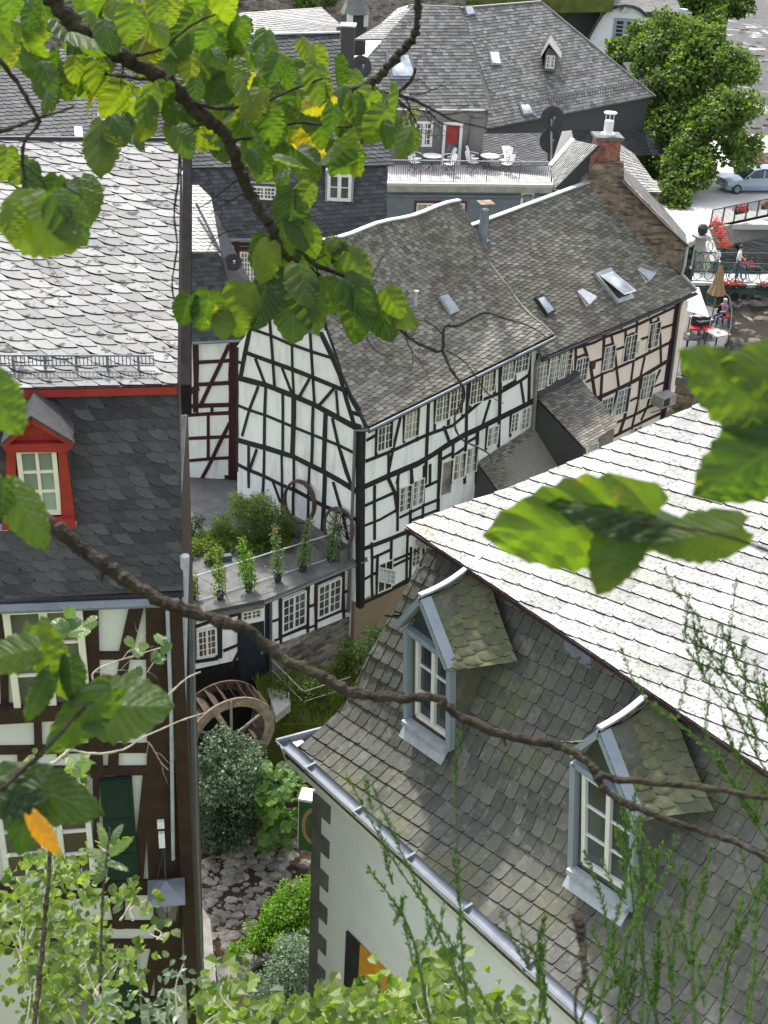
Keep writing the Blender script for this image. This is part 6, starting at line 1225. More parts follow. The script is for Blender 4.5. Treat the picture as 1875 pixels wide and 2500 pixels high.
m = MB(); m.tube([pb, pb+Z*hP], .035, 8); m.build('pole', M['wood_grey'], pr); m = MB(); R_ = .42; pf = []
for r, h in ((.06, hP), (.13, hP-.25), (.24, hP-.9), (R_, hL)): pf.append([(r*(1+.14*(1 if k % 2 else -1))*math.cos(k*math.pi/10), r*(1+.14*(1 if k % 2 else -1))*math.sin(k*math.pi/10), h) for k in range(20)])
vs = [pb+V(p) for rw in pf for p in rw]; m.add(vs, [(i*20+j, i*20+(j+1) % 20, (i+1)*20+(j+1) % 20, (i+1)*20+j) for i in range(3) for j in range(20)]); m.build('canopy', M['canvas_tan'], pr)
def ctable(loc, label, mat, cloth=False, s=.42):
    t = thing('cafe_table', label, 'table', tuple(loc), 'terrace tables'); c = V(loc); m = MB(); m.box(c+Z*.74, (s*2, s*2, .04), .5); m.build('tabletop', M[mat], t)
    m = MB()
    for a in (-1, 1):
        for b in (-1, 1): p = c+V((a*s*.8, b*s*.8, 0)); p = c+Matrix.Rotation(.5, 3, 'Z') @ V((a*s*.85, b*s*.85, 0)); m.tube([p, p+Z*.73], .03, 5)
    m.build('frame', M['iron'], t)
    m = MB(); m.lathe(c+Z*.76, [(.05, 0), (.07, .1), (.03, .12)], 8); m.build('vase', M['white_plastic'], t); m = MB()
    for k in range(30): p = c+Z*.95+V((rnd.gauss(0, .07), rnd.gauss(0, .07), rnd.gauss(0, .06))); m.add([p, p+V((.06, 0, .02)), p+V((.05, .02, .06))], [(0, 1, 2)])
    m.build('foliage', M['leaf_tree'], t)
    return t
def cchair(loc, rz, label, seatm='red_cushion'):
    t = thing('cafe_chair', label, 'chair', tuple(loc), 'terrace chairs'); c = V(loc); m = MB(); m.box(c+Z*.44, (.46, .46, .08), rz); m.build('seat', M[seatm], t)
    R = Matrix.Rotation(rz, 3, 'Z'); m = MB(); m.box(c+R @ V((0, .23, 0))+Z*.68, (.46, .05, .48), rz); m.build('backrest', M['iron'], t)
    for a in (-1, 1):
        for b in (-1, 1): m = MB(); p = c+R @ V((a*.2, b*.2, 0)); m.tube([p, p+Z*.42], .025, 5); m.build('leg', M['iron'], t)
ctable(atz(*ZQ((635, 680)), CZ), 'square grey table set between two red cushioned chairs', 'concrete'); ctable(atz(*ZQ((880, 900)), CZ), 'terrace table with a glass top near the curved railing', 'concrete'); ctable(atz(*ZQ((450, 950)), CZ), 'dark terrace table close to the pink house corner', 'iron')
cchair(atz(*ZQ((560, 740)), CZ), -.25, 'red cushioned terrace chair left of its twin, in front of the grey table'); cchair(atz(*ZQ((735, 740)), CZ), .25, 'red cushioned terrace chair right of its twin, in front of the grey table')
cchair(atz(*ZQ((980, 560)), CZ), .6, 'terrace chair under the diner by the river railing'); cchair(atz(*ZQ((590, 560)), CZ), -.2, 'terrace chair under the diner beneath the awning')
# ------------------------------------------------------------------ people
def person(label, loc, rz, H, pose, top, legs, hair, loc_group=None):
    t = thing('person', label, 'person', tuple(loc), loc_group); s = H/1.75; R = Matrix.Rotation(rz, 3, 'Z')
    if pose == 'walk':
        J = {'pel': (0, 0, .95, .15), 'wst': (0, 0, 1.1, .13), 'chs': (0, -.01, 1.32, .155), 'nck': (0, -.01, 1.5, .055), 'hd0': (0, -.02, 1.58, .085), 'hd1': (0, -.02, 1.68, .09),
             'hl': (-.09, 0, .9, .095), 'kl': (-.1, -.2, .52, .062), 'al': (-.1, -.28, .1, .042), 'fl': (-.1, -.44, .04, .04), 'hr': (.09, 0, .9, .095), 'kr': (.1, .08, .5, .062), 'ar': (.1, .36, .14, .042), 'fr': (.1, .27, .03, .04),
             'sl': (-.19, 0, 1.42, .062), 'el': (-.25, .08, 1.14, .045), 'wl': (-.24, -.06, .92, .032), 'ml': (-.24, -.12, .84, .04), 'sr': (.19, 0, 1.42, .062), 'er': (.25, -.06, 1.15, .045), 'wr': (.22, -.26, 1.0, .032), 'mr': (.21, -.33, .96, .04)}
    elif pose == 'stand':
        J = {'pel': (0, 0, .95, .15), 'wst': (0, 0, 1.1, .13), 'chs': (0, -.01, 1.32, .155), 'nck': (0, -.02, 1.5, .055), 'hd0': (0, -.04, 1.58, .085), 'hd1': (0, -.04, 1.68, .09),
             'hl': (-.09, 0, .9, .095), 'kl': (-.1, -.03, .5, .062), 'al': (-.1, .02, .1, .042), 'fl': (-.1, -.14, .04, .04), 'hr': (.09, 0, .9, .095), 'kr': (.1, -.01, .5, .062), 'ar': (.1, .04, .1, .042), 'fr': (.11, -.12, .04, .04),
             'sl': (-.19, 0, 1.42, .062), 'el': (-.24, .0, 1.15, .045), 'wl': (-.1, -.24, 1.18, .032), 'ml': (-.05, -.29, 1.2, .04), 'sr': (.19, 0, 1.42, .062), 'er': (.24, 0, 1.15, .045), 'wr': (.13, -.24, 1.16, .032), 'mr': (.08, -.29, 1.18, .04)}
    else:
        J = {'pel': (0, .05, .55, .16), 'wst': (0, .06, .72, .14), 'chs': (0, .03, .94, .16), 'nck': (0, 0, 1.12, .055), 'hd0': (0, -.02, 1.2, .085), 'hd1': (0, -.02, 1.3, .09),
             'hl': (-.1, 0, .53, .1), 'kl': (-.13, -.42, .52, .065), 'al': (-.13, -.42, .1, .042), 'fl': (-.13, -.56, .04, .04), 'hr': (.1, 0, .53, .1), 'kr': (.13, -.42, .52, .065), 'ar': (.13, -.4, .1, .042), 'fr': (.13, -.54, .04, .04),
             'sl': (-.2, .02, 1.04, .062), 'el': (-.26, -.06, .8, .045), 'wl': (-.17, -.3, .78, .032), 'ml': (-.14, -.37, .78, .04), 'sr': (.2, .02, 1.04, .062), 'er': (.26, -.06, .8, .045), 'wr': (.17, -.3, .78, .032), 'mr': (.14, -.37, .78, .04)}
    E = [('pel', 'wst', 1), ('wst', 'chs', 1), ('chs', 'nck', 0), ('nck', 'hd0', 0), ('hd0', 'hd1', 0), ('pel', 'hl', 2), ('hl', 'kl', 2), ('kl', 'al', 2), ('al', 'fl', 3), ('pel', 'hr', 2), ('hr', 'kr', 2), ('kr', 'ar', 2), ('ar', 'fr', 3),
         ('chs', 'sl', 1), ('sl', 'el', 1), ('el', 'wl', 0), ('wl', 'ml', 0), ('chs', 'sr', 1), ('sr', 'er', 1), ('er', 'wr', 0), ('wr', 'mr', 0)]
    ks = list(J); P = {k: (R @ V(J[k][:3]))*s for k in ks}; me = bpy.data.meshes.new('person_skel'); me.from_pydata([P[k] for k in ks], [(ks.index(a), ks.index(b)) for a, b, _ in E], [])
    o = bpy.data.objects.new('tmp', me); sc.collection.objects.link(o); sk = o.modifiers.new('s', 'SKIN'); sk.use_smooth_shade = True
    for i, k in enumerate(ks): r = J[k][3]*s; me.skin_vertices[0].data[i].radius = (r, r)
    me.skin_vertices[0].data[0].use_root = True; sb = o.modifiers.new('b', 'SUBSURF'); sb.levels = 1; sb.render_levels = 1
    dg = bpy.context.evaluated_depsgraph_get(); me2 = bpy.data.meshes.new_from_object(o.evaluated_get(dg)); bpy.data.objects.remove(o)
    for mm in (M['skin'], M[top], M[legs], M['iron']): me2.materials.append(mm)
    for f in me2.polygons:
        c = f.center; best = 1e9; bm = 0
        for a, b, k in E:
            A0, B0 = P[a], P[b]; d = B0-A0; tt = max(0, min(1, (c-A0).dot(d)/d.length_squared)); q = (c-A0-d*tt).length/((J[a][3]*(1-tt)+J[b][3]*tt)*s)
            if q < best: best = q; bm = k
        f.material_index = bm
    b = bpy.data.objects.new('body', me2); sc.collection.objects.link(b); b.parent = t
    m = MB(); hc = V(loc)+P['hd1']; m.lathe(hc+(R @ V((0, .015, -.03)))*s, [(.098*s, -.04*s), (.108*s, .03*s), (.085*s, .085*s), (.04*s, .115*s), (0, .12*s)], 10); m.build('hair', M[hair], t, smooth=True)
    m = MB(); nf = R @ V((0, -1, 0)); c = V(loc)+P['hd0']+Z*.045*s+nf*.085*s; m.add([c+Z*.02*s, c-Z*.02*s+(R @ V((-.015, 0, 0)))*s, c-Z*.02*s+(R @ V((.015, 0, 0)))*s, c+nf*.025*s-Z*.012*s], [(0, 1, 3), (0, 3, 2), (1, 2, 3)]); m.build('nose', M['skin'], t)
    return t
person('person in a white shirt and jeans striding across the iron footbridge', atz(*ZR((1378, 1055)), BZ), math.radians(75), 1.82, 'walk', 'shirt_white', 'denim', 'hair_brown')
person('child in a red top walking behind the adult on the footbridge', atz(*ZR((1435, 1035)), BZ), math.radians(70), 1.15, 'walk', 'shirt_red', 'denim', 'hair_brown')
person('person in a white top holding papers at the left end of the footbridge', atz(*ZR((1208, 1015)), BZ)+V((0, .2, 0)), math.radians(-60), 1.4, 'stand', 'shirt_white', 'denim', 'hair_brown')
person('seated diner in a pinkish shirt half under the awning', atz(*ZQ((580, 560)), CZ), math.radians(10), 1.7, 'sit', 'shirt_plaid', 'denim', 'hair_grey')
person('seated grey-haired diner in a plum checked shirt, back to the river railing', atz(*ZQ((965, 560)), CZ), math.radians(-60), 1.7, 'sit', 'shirt_plaid', 'denim', 'hair_grey')
# ------------------------------------------------------------------ parked car
car_c = atz(*ZR((1530, 340)), 9.0); cr = thing('parked_car', 'silver-blue small hatchback parked on the pale square, cut by the picture edge', 'car', tuple(car_c))
cxv = V((math.cos(math.radians(12)), math.sin(math.radians(12)), 0)); cyv = V((-cxv.y, cxv.x, 0)); nose = atz(*ZR((1295, 330)), 9.0)
CP = lambda x, y, z: nose+cxv*x+cyv*(y+.85)+Z*z
m = MB(); st_ = [(0, .3, .55, .62), (.12, .22, .68, .76), (.5, .2, .78, .83), (1.0, .2, .86, .85), (1.4, .2, .93, .86), (2.4, .2, .95, .86), (3.4, .2, .98, .85), (3.8, .25, .95, .8), (3.95, .35, .8, .7)]
vs = []
for x, z0, z1, w_ in st_: vs += [CP(x, -w_*.92, z0), CP(x, -w_, .5), CP(x, -w_*.93, z1), CP(x, 0, z1+.05), CP(x, w_*.93, z1), CP(x, w_, .5), CP(x, w_*.92, z0)]
n = len(st_); fs = [(i*7+j, i*7+j+1, (i+1)*7+j+1, (i+1)*7+j) for i in range(n-1) for j in range(6)]+[tuple(range(6, -1, -1)), tuple(range((n-1)*7, n*7))]; m.add(vs, fs)
vs = []; rf_ = [(1.75, .74, 1.40), (2.3, .72, 1.5), (3.1, .7, 1.47), (3.5, .68, 1.38)]
for x, w_, z1 in rf_: vs += [CP(x, -w_*.85, z1-.04), CP(x, 0, z1), CP(x, w_*.85, z1-.04)]
m.add(vs, [(i*3+j, i*3+j+1, (i+1)*3+j+1, (i+1)*3+j) for i in range(3) for j in range(2)]); cpaint, t_, b_ = nodes('car_paint'); b_.inputs['Base Color'].default_value = (.3, .38, .47, 1); b_.inputs['Metallic'].default_value = .3; b_.inputs['Roughness'].default_value = .3
for s in (-1, 1):
    for xa, xb in ((1.1, 1.75), (2.35, 2.42), (3.85, 3.5)): m.beam(CP(xa, s*.8, .92), CP(xb, s*.63, 1.38), .07, .03, cyv*s)
body = m.build('body', cpaint, cr, smooth=False)
m = MB(); gl_ = [(1.1, .8, .93), (1.78, .62, 1.38), (3.45, .6, 1.36), (3.85, .78, .95)]; vs = []
for x, w_, z_ in gl_: vs += [CP(x, -w_, z_), CP(x, w_, z_)]
m.add(vs, [(0, 1, 3, 2), (2, 3, 5, 4), (4, 5, 7, 6), (0, 2, 4, 6), (1, 7, 5, 3)]); m.build('windows', M['glass'], cr)
for x in (.72, 3.2):
    for s in (-1, 1): m = MB(); m.lathe(CP(x, s*.84, .3)-cyv*s*.18, [(.3, 0), (.3, .2), (.2, .21)], 20, ax=cyv*s); wl_ = m.build('wheel', M['iron'], cr); m = MB(); m.lathe(CP(x, s*.84, .3)+cyv*s*.03, [(.19, 0), (.17, .012), (0, .0)], 16, ax=cyv*s); m.build('rim', M['zinc'], wl_)
for s in (-1, 1): m = MB(); m.hexa([CP(.03, s*.5-.12, .55), CP(.03, s*.5+.12, .55), CP(.3, s*.62+.1, .62), CP(.3, s*.62-.1, .62), CP(.1, s*.5-.12, .68), CP(.1, s*.5+.12, .68), CP(.36, s*.62+.1, .74), CP(.36, s*.62-.1, .74)]); m.build('headlight', M['white_plastic'], cr)
for s in (-1, 1): m = MB(); m.box(CP(1.35, s*.93, 1.0), (.12, .18, .12), .2); m.build('mirror', cpaint, cr)
m = MB(); m.hexa([CP(-.01, -.25, .38), CP(-.01, .25, .38), CP(.05, .25, .38), CP(.05, -.25, .38), CP(-.01, -.25, .48), CP(-.01, .25, .48), CP(.05, .25, .48), CP(.05, -.25, .48)]); m.build('number_plate', M['white_plastic'], cr)
# two chairs on the small balcony of the white house
bal = thing('balcony', 'small balcony with thin dark railing on the white facade, mostly behind the bright roof', 'balcony', tuple(F.P(4.3, -5.3, .8)))
bz_ = F.P(0, -5.35).z; m = MB(); m.pbox(F, 2.6, 5.2, -5.5, -5.35, .05, 1.6); m.build('floor', M['concrete'], bal)
m = MB(); q0, q1, q2 = F.P(2.6, -5.35, .05), F.P(2.6, -5.35, 1.6), F.P(5.2, -5.35, 1.6); m.tube([q0+Z*.95, q1+Z*.95, q2+Z*.95], .02)
for a, b in ((q0, q1), (q1, q2)):
    for k in range(12): p = a+(b-a)*k/12; m.tube([p, p+Z*.95], .01, 4)
m.build('railing', M['iron'], bal)
c1 = PL(F.P(3.6, -5.35, .9), V((1, 0, 0))); chair(V((F.P(3.9, 0, .75).x, F.P(3.9, 0, .75).y, bz_)), math.radians(-50), 'white slatted chair against the white facade, left of its twin', 'chairs on the small balcony', 0)
chair(V((F.P(4.9, 0, .85).x, F.P(4.9, 0, .85).y, bz_)), math.radians(-30), 'white slatted chair beside the dark lean-to wall, right of its twin', 'chairs on the small balcony', 0)
# ------------------------------------------------------------------ foliage helpers
def rdir(up=0):
    while True:
        v = V((rnd.uniform(-1, 1), rnd.uniform(-1, 1), rnd.uniform(-1, 1)))
        if .05 < v.length < 1: v.normalize(); break
    return (v+Z*up).normalized() if up else v
def leafq(mb, p, d, nrm, ln, wd):   # small folded leaf, two quads
    d = V(d); s = d.cross(nrm)
    if s.length < 1e-4: return
    s.normalize(); n = s.cross(d).normalized(); f = n*(wd*.22)
    k = len(mb.v); mb.v += [tuple(p), tuple(p+d*ln*.55+s*wd*.5+f), tuple(p+d*ln), tuple(p+d*ln*.55-s*wd*.5+f)]
    mb.f += [(k, k+1, k+2), (k, k+2, k+3)]; mb.mi += [0, 0]
def fol(mb, clumps, n, size, ar=.65, up=.5, shell=.45, var=.35):
    tot = sum(r**2 for c, r in clumps); acc = []; s = 0
    for c, r in clumps: s += r*r/tot; acc.append(s)
    import bisect
    for _ in range(n):
        c, r = clumps[min(bisect.bisect(acc, rnd.random()), len(clumps)-1)]; q = rdir(); rad = r*(shell+(1-shell)*rnd.random()**.7); p = c+q*rad
        nr = (q*.8+Z*up+rdir()*.6).normalized(); d = (rdir()+q*.5-Z*.15).normalized(); sz = size*(1+rnd.uniform(-var, var)); leafq(mb, p, d, nr, sz, sz*ar)
def clumps_on(c, R, n, r, sq=(1, 1, 1), low=-.6):
    out = []
    while len(out) < n:
        q = rdir()
        if q.z < low: continue
        out.append((c+V((q.x*R*sq[0], q.y*R*sq[1], q.z*R*sq[2]))*rnd.uniform(.72, 1.03), r*rnd.uniform(.7, 1.25)))
    return out
def bush(name, label, cat, base, blobs, n, size, mat, stems=5, sub=8, group=None, ar=.65, up=.5, fname='foliage'):
    t = thing(name, label, cat, tuple(base), group); cl = []
    for c, r in blobs: cl += clumps_on(c, r*.75, sub, r*.42)+[(c, r*.5)]
    m = MB(); fol(m, cl, n, size, ar, up); m.build(fname, M[mat], t)
    m = MB()
    for k in range(stems): c, r = cl[int(rnd.random()*len(cl))]; m.tube([base, (V(base)+c)/2+rdir()*.1, c], [.03, .02, .008], 5)
    m.build('stem' if stems < 3 else 'stems', M['bark'], t); return t
pxr = lambda D, r: r*D/FPX      # metres for a radius of r photo pixels at slant distance D
# big tree over the square
tb = atL(1610, 420, 84); tb = V((tb.x, tb.y, 8.6)); tr = thing('broadleaf_tree', 'large round bright green tree beside the pale square and river', 'tree', tuple(tb))
cl = []
for x, y, r, L in [(1560, 110, 45, 88), (1640, 90, 60, 88), (1720, 120, 55, 86), (1790, 170, 50, 84), (1520, 140, 40, 88), (1600, 200, 80, 86), (1700, 210, 90, 85), (1790, 270, 60, 82), (1650, 320, 90, 83), (1750, 340, 80, 81), (1810, 370, 45, 80), (1665, 420, 65, 79),
                   (1710, 430, 38, 78), (1640, 470, 50, 77), (1640, 520, 22, 75.5), (1600, 400, 60, 83), (1575, 300, 55, 86), (1560, 210, 50, 88), (1665, 490, 22, 76), (1600, 150, 55, 88), (1500, 120, 22, 89)]:
    c = atL(x, y, L); R = pxr(L*1.06, r); cl += clumps_on(c, R*.85, 13, R*.36, low=-.5)+[(c, R*.75)]
m = MB(); fol(m, cl, 42000, .28, .75, .55); m.build('crown', M['leaf_tree'], tr)
m = MB(); m.tube([tb-Z*.5, tb+Z*2, tb+Z*3], [.35, .3, .25], 8)
for x, y, L in ((1640, 320, 83), (1720, 250, 84), (1600, 200, 87), (1760, 340, 81), (1680, 440, 79)): c = atL(x, y, L); m.tube([tb+Z*3, (tb+Z*3+c)/2+rdir()*.3, c], [.18, .1, .04], 6)
m.build('trunk', M['bark'], tr)
def simple_tree(name, label, px, L, r, n, size, mat, zb, group=None, sub=10):
    c0 = atL(*px[0], L); b = V((c0.x, c0.y, zb)); t = thing(name, label, 'tree', tuple(b), group); cl = []
    for x, y in px: c = atL(x, y, L+rnd.uniform(-1, 1)); R = pxr(L*1.03, r); cl += clumps_on(c, R*.8, sub, R*.35)
    m = MB(); fol(m, cl, n, size, .75, .5); m.build('crown', M[mat], t); m = MB(); m.tube([b, c0], [.2, .06], 6); m.build('trunk', M['bark'], t)
simple_tree('broadleaf_tree', 'dark bushy tree at the top beyond the bell-shaped gable', [(1720, 60), (1690, 20), (1740, 20), (1700, 90), (1730, 75)], 118, 38, 3200, .42, 'leaf_tree', 7)
simple_tree('broadleaf_tree', 'dark tree on the river bank at the very top, right of the gable house', [(1775, 20), (1790, -20), (1810, 5), (1750, -20)], 135, 32, 2200, .45, 'leaf_tree', 6)
simple_tree('conifer', 'small pointed conifer in front of the dazzling pale roofs', [(600, 70), (600, 58), (600, 82)], 76.5, 12, 700, .2, 'leaf_dark', 12)
for i, (x, y, r) in enumerate(((735, 12, 25), (560, 5, 18), (790, 5, 20))):
    simple_tree('climber', ['brightest ivy patch on the top retaining wall', 'reddish leaved ivy patch on the top retaining wall', 'small ivy patch next to the turret on the top wall'][i], [(x, y), (x+15, y-12)], 96.5, r, 500, .3, 'leaf_tree', 12)
# rocks in the river
M['rock'] = noisy('rock', (.06, .055, .045), (.2, .18, .15), 1.2, .8, .3, .5, 6, dirt=(.08, .09, .04), damt=.6)
def rock(mb, c, s, hf=.55):
    pts = []; seg = 7; ph = rnd.random()*6; el = rnd.uniform(.55, 1)
    prof = [(.85, -.3), (1, 0), (.8, .3), (.35, .5), (0, .52)]
    vs = []
    for r, h in prof:
        for j in range(seg): t = 2*math.pi*j/seg+ph; q = r*s*(1+rnd.uniform(-.18, .18)); vs.append(V(c)+V((math.cos(t)*q, math.sin(t)*q*el, h*s*hf*(1+rnd.uniform(-.2, .2)))))
    mb.add(vs, [(i*seg+j, i*seg+(j+1) % seg, (i+1)*seg+(j+1) % seg, (i+1)*seg+j) for i in range(4) for j in range(seg)]+[tuple(range(seg-1, -1, -1))])
m = MB()
for k in range(230):
    x = rnd.uniform(1680, 1900); y = rnd.choice((rnd.uniform(30, 420), rnd.uniform(600, 1100))); p = atz(x, y, 5.0)
    if p.x < 13 or (p.y > 60 and y < 330 and x < 1780+ (y-30)*.2 and y > 60): continue
    rock(m, p, rnd.uniform(.15, .5)*(1.5 if p.y > 100 else 1))
m.build('river_rocks', M['rock'], label='dark boulders scattered through the foaming river', cat='rocks', kind='stuff')
m = MB()
for k in range(1150):
    x = rnd.uniform(455, 800); y = rnd.uniform(2040, 2420); p = atz(x, y, .8)
    w_ = abs((x-(790-(y-2050)*.55)))   # water course runs down left
    if w_ < 60 and rnd.random() < .85: continue
    if y > 2290 and rnd.random() < .6: continue
    rock(m, p, rnd.choice((.05, .07, .09, .12, .16, .22)), rnd.uniform(.5, 1.0))
m.build('stream_stones', M['concrete'] if False else noisy('pebbles', (.09, .08, .066), (.28, .255, .215), 1.4, .8, .3, .4, 6, island=.35), label='flat grey stones covering the stream bed', cat='stones', kind='stuff')
# ------------------------------------------------------------------ planting on the roof terrace
def tz(p): return atz(*ZA(p), TZ)
def upz(base, px): return PL(base, V((1, 0, 0))).hit(*ZA(px))
b0 = tz((600, 640)); bush('shrub', 'feathery dark green shrub in the middle of the terrace bed', 'shrub', b0, [(upz(b0, (600, 400)), .62), (upz(b0, (480, 420)), .5), (upz(b0, (710, 430)), .45), (upz(b0, (560, 370)), .35), (upz(b0, (640, 520)), .5), (upz(b0, (440, 330)), .3), (upz(b0, (340, 480)), .35), (upz(b0, (760, 540)), .35), (upz(b0, (520, 520)), .5), (upz(b0, (300, 560)), .3), (upz(b0, (810, 520)), .25)], 12000, .09, 'leaf_tree', ar=.3, sub=18)
b0 = tz((140, 580)); bush('shrub', 'small dense dark shrub at the left end of the terrace bed', 'shrub', b0, [(upz(b0, (140, 500)), .42), (upz(b0, (170, 460)), .3), (upz(b0, (95, 470)), .3)], 1500, .07, 'leaf_dark', ar=.4)
m = MB(); cl = []
for k in range(70):
    x = rnd.uniform(60, 790); y = rnd.uniform(560, 770); 
    if y > 790-abs(x-200)*.18: continue
    cl.append((tz((x, y))+Z*rnd.uniform(.05, .25), rnd.uniform(.15, .3)))
fol(m, cl, 6500, .1, .6, .9); m.build('fern_bed', M['leaf_fern'], label='yellow-green ferny ground cover filling the terrace bed', cat='ground cover', kind='stuff')
tr_o = MB(); q = tz((310, 745)); tr_o.box(q+Z*.1, (.9, .18, .18), .35); tr_o.build('planter_box', M['green_iron'], label='long green planter trough at the edge of the terrace bed', cat='planter')
rs = [((140, 1000), (130, 820), 'yellowing rose in a pot, leftmost on the terrace edge, half hidden by the flashing', .5), ((325, 1000), (318, 640), 'slim yellow-green potted climber, second along the terrace railing', .7), ((518, 950), (470, 590), 'fullest potted climber with orange blooms by the railing', 1.2),
      ((715, 885), (690, 515), 'potted climber topped with one red flower, fourth along the railing', .8), ((885, 815), (920, 470), 'tall potted climber in front of the bare wooden hoop', 1), ((1068, 745), (1110, 400), 'potted climber in front of the spoked wagon wheel', .9)]
for bp, tp, lb, dn in rs:
    b0 = tz(bp); tpp = upz(b0, tp); t = thing('potted_climber', lb, 'potted plant', tuple(b0), 'potted climbers along the terrace'); H_ = (tpp-b0)
    m = MB(); m.lathe(b0, [(.1, 0), (.13, .22), (.14, .23), (.14, .26), (.11, .26), (.1, .2), (0, .2)], 12); m.build('pot', M['iron'], t)
    m = MB()
    for k in range(3): a = rdir()*.07; a.z = 0; m.tube([b0+Z*.2+a, b0+H_*.95+a*.3], .01, 4)
    m.build('stake', M['iron'], t); m = MB(); cl = [(b0+H_*(.2+.8*k/9)+rdir()*.07, (.21 if k < 5 else .13)*(.8+dn*.3)*rnd.uniform(.7, 1.25)) for k in range(10)]; fol(m, cl, int(700*dn), .08, .7, .6); m.build('foliage', M['leaf_fern'] if tp[0] < 500 and dn < .8 else M['leaf_bright'] if dn > 1.1 else M['leaf_pale'], t)
    if dn >= .8:
        m = MB()
        for k in range(2):
            c = b0+H_*rnd.uniform(.85, 1.0)+rdir()*.06
            for j in range(4): leafq(m, c, rdir(.4), rdir(), .05, .05)
        m.build('blossom', M['flower_red'], t)
# ------------------------------------------------------------------ planting by the stream and the bank
def zb(p, z, tf=ZD): return atz(*tf(p), z)
b0 = zb((380, 900), 1.0); bc_ = lambda p, dy=0: PL(b0+V((0, dy, 0)), V((1, 0, 0))).hit(*ZD(p))
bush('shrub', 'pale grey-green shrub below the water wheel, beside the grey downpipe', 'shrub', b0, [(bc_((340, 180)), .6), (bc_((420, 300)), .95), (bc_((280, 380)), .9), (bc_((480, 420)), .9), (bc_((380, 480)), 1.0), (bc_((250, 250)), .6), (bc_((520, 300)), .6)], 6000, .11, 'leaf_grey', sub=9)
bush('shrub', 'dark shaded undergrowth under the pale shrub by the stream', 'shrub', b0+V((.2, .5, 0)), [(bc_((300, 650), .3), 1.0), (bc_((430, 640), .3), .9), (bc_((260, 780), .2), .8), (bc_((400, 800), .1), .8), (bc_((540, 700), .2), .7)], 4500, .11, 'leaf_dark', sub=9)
b0 = zb((760, 900), 1.0); m = MB(); t = thing('butterbur', 'bright broad-leaved plants on the stream bank left of the green sign', 'plant', tuple(b0))
for k in range(210):
    x, y = rnd.uniform(580, 900), rnd.uniform(330, 900)
    if x > 850 and y > 560: continue
    c = PL(b0+V((0, rnd.uniform(-1.1, .9), 0)), V((1, 0, 0))).hit(*ZD((x, y))); n = (Z+rdir()*.9-FW*.3).normalized(); u = n.cross(rdir()).normalized(); v = n.cross(u); R = rnd.uniform(.1, .24)
    vs = [c]+[c+(u*math.cos(a*math.pi/5)+v*math.sin(a*math.pi/5))*R*(1 if a else .35)+n*R*.12*(1 if a % 2 else -.2) for a in range(10)]; m.add(vs, [(0, i+1, (i+1) % 10+1) for i in range(10)])
m.build('leaves', M['leaf_butterbur'], t); m = MB()
for k in range(12): m.tube([b0+rdir()*.3*V((1, 1, 0)).x, b0+rdir()*1.0+Z*1.2], .012, 4)
m.build('stalks', M['leaf_bright'], t)
b0 = zb((850, 1650), 2.9); bc2 = lambda p, dy=0: PL(b0+V((0, dy, 0)), V((1, 0, 0))).hit(*ZD(p))
bush('creeper', 'vivid green creeper mound beside the grey quoins', 'creeper', b0, [(bc2((900, 1180), .8), .5), (bc2((800, 1280), .5), .6), (bc2((900, 1330), .4), .6), (bc2((700, 1350), .4), .5), (bc2((620, 1430), .2), .5), (bc2((760, 1450)), .6), (bc2((520, 1510)), .42), (bc2((430, 1570)), .25), (bc2((640, 1540)), .4), (bc2((900, 1450), .1), .5)], 7500, .095, 'leaf_bright', sub=9)
b1 = zb((800, 1950), 2.9); bc3 = lambda p, dy=0: PL(b1+V((0, dy, 0)), V((1, 0, 0))).hit(*ZD(p))
bush('shrub', 'dark blue-green shrub under the vivid creeper', 'shrub', b1, [(bc3((850, 1550), .5), .55), (bc3((760, 1650), .3), .5), (bc3((880, 1680)), .55), (bc3((700, 1750)), .5), (bc3((820, 1800)), .6), (bc3((620, 1850)), .45), (bc3((700, 1950)), .55), (bc3((900, 1850)), .5), (bc3((560, 1950)), .35)], 6500, .08, 'leaf_grey', sub=9, ar=.5)
b0 = atz(*ZA((1330, 1560)), 4.6); bq = lambda p: PL(b0, V((1, 0, 0))).hit(*ZA(p)); bush('shrub', 'pale variegated shrub peeping out beside the flared mansard edge', 'shrub', b0, [(bq((1340, 1240)), .35), (bq((1310, 1340)), .4), (bq((1270, 1480)), .25), (bq((1390, 1220)), .3), (bq((1350, 1430)), .35)], 1500, .1, 'leaf_pale', sub=8)
b0 = atz(*ZA((1170, 1520)), 4.5); bq = lambda p: PL(b0, V((1, 0, 0))).hit(*ZA(p)); bush('shrub', 'low dark green shrub at the foot of the rubble stone wall, right end', 'shrub', b0, [(bq((1190, 1330)), .4), (bq((1140, 1420)), .35), (bq((1230, 1400)), .35), (bq((1130, 1490)), .3)], 1300, .09, 'leaf_tree', sub=8)
b0 = atz(*ZA((940, 1680)), 4.2); bq = lambda p: PL(b0, V((1, 0, 0))).hit(*ZA(p)); bush('shrub', 'dark green shrub inside the thin wire fence below the stone wall', 'shrub', b0, [(bq((950, 1590)), .42), (bq((880, 1620)), .4), (bq((1010, 1570)), .35), (bq((900, 1680)), .3), (bq((720, 1590)), .25)], 1700, .08, 'leaf_tree', sub=8)
m = MB()
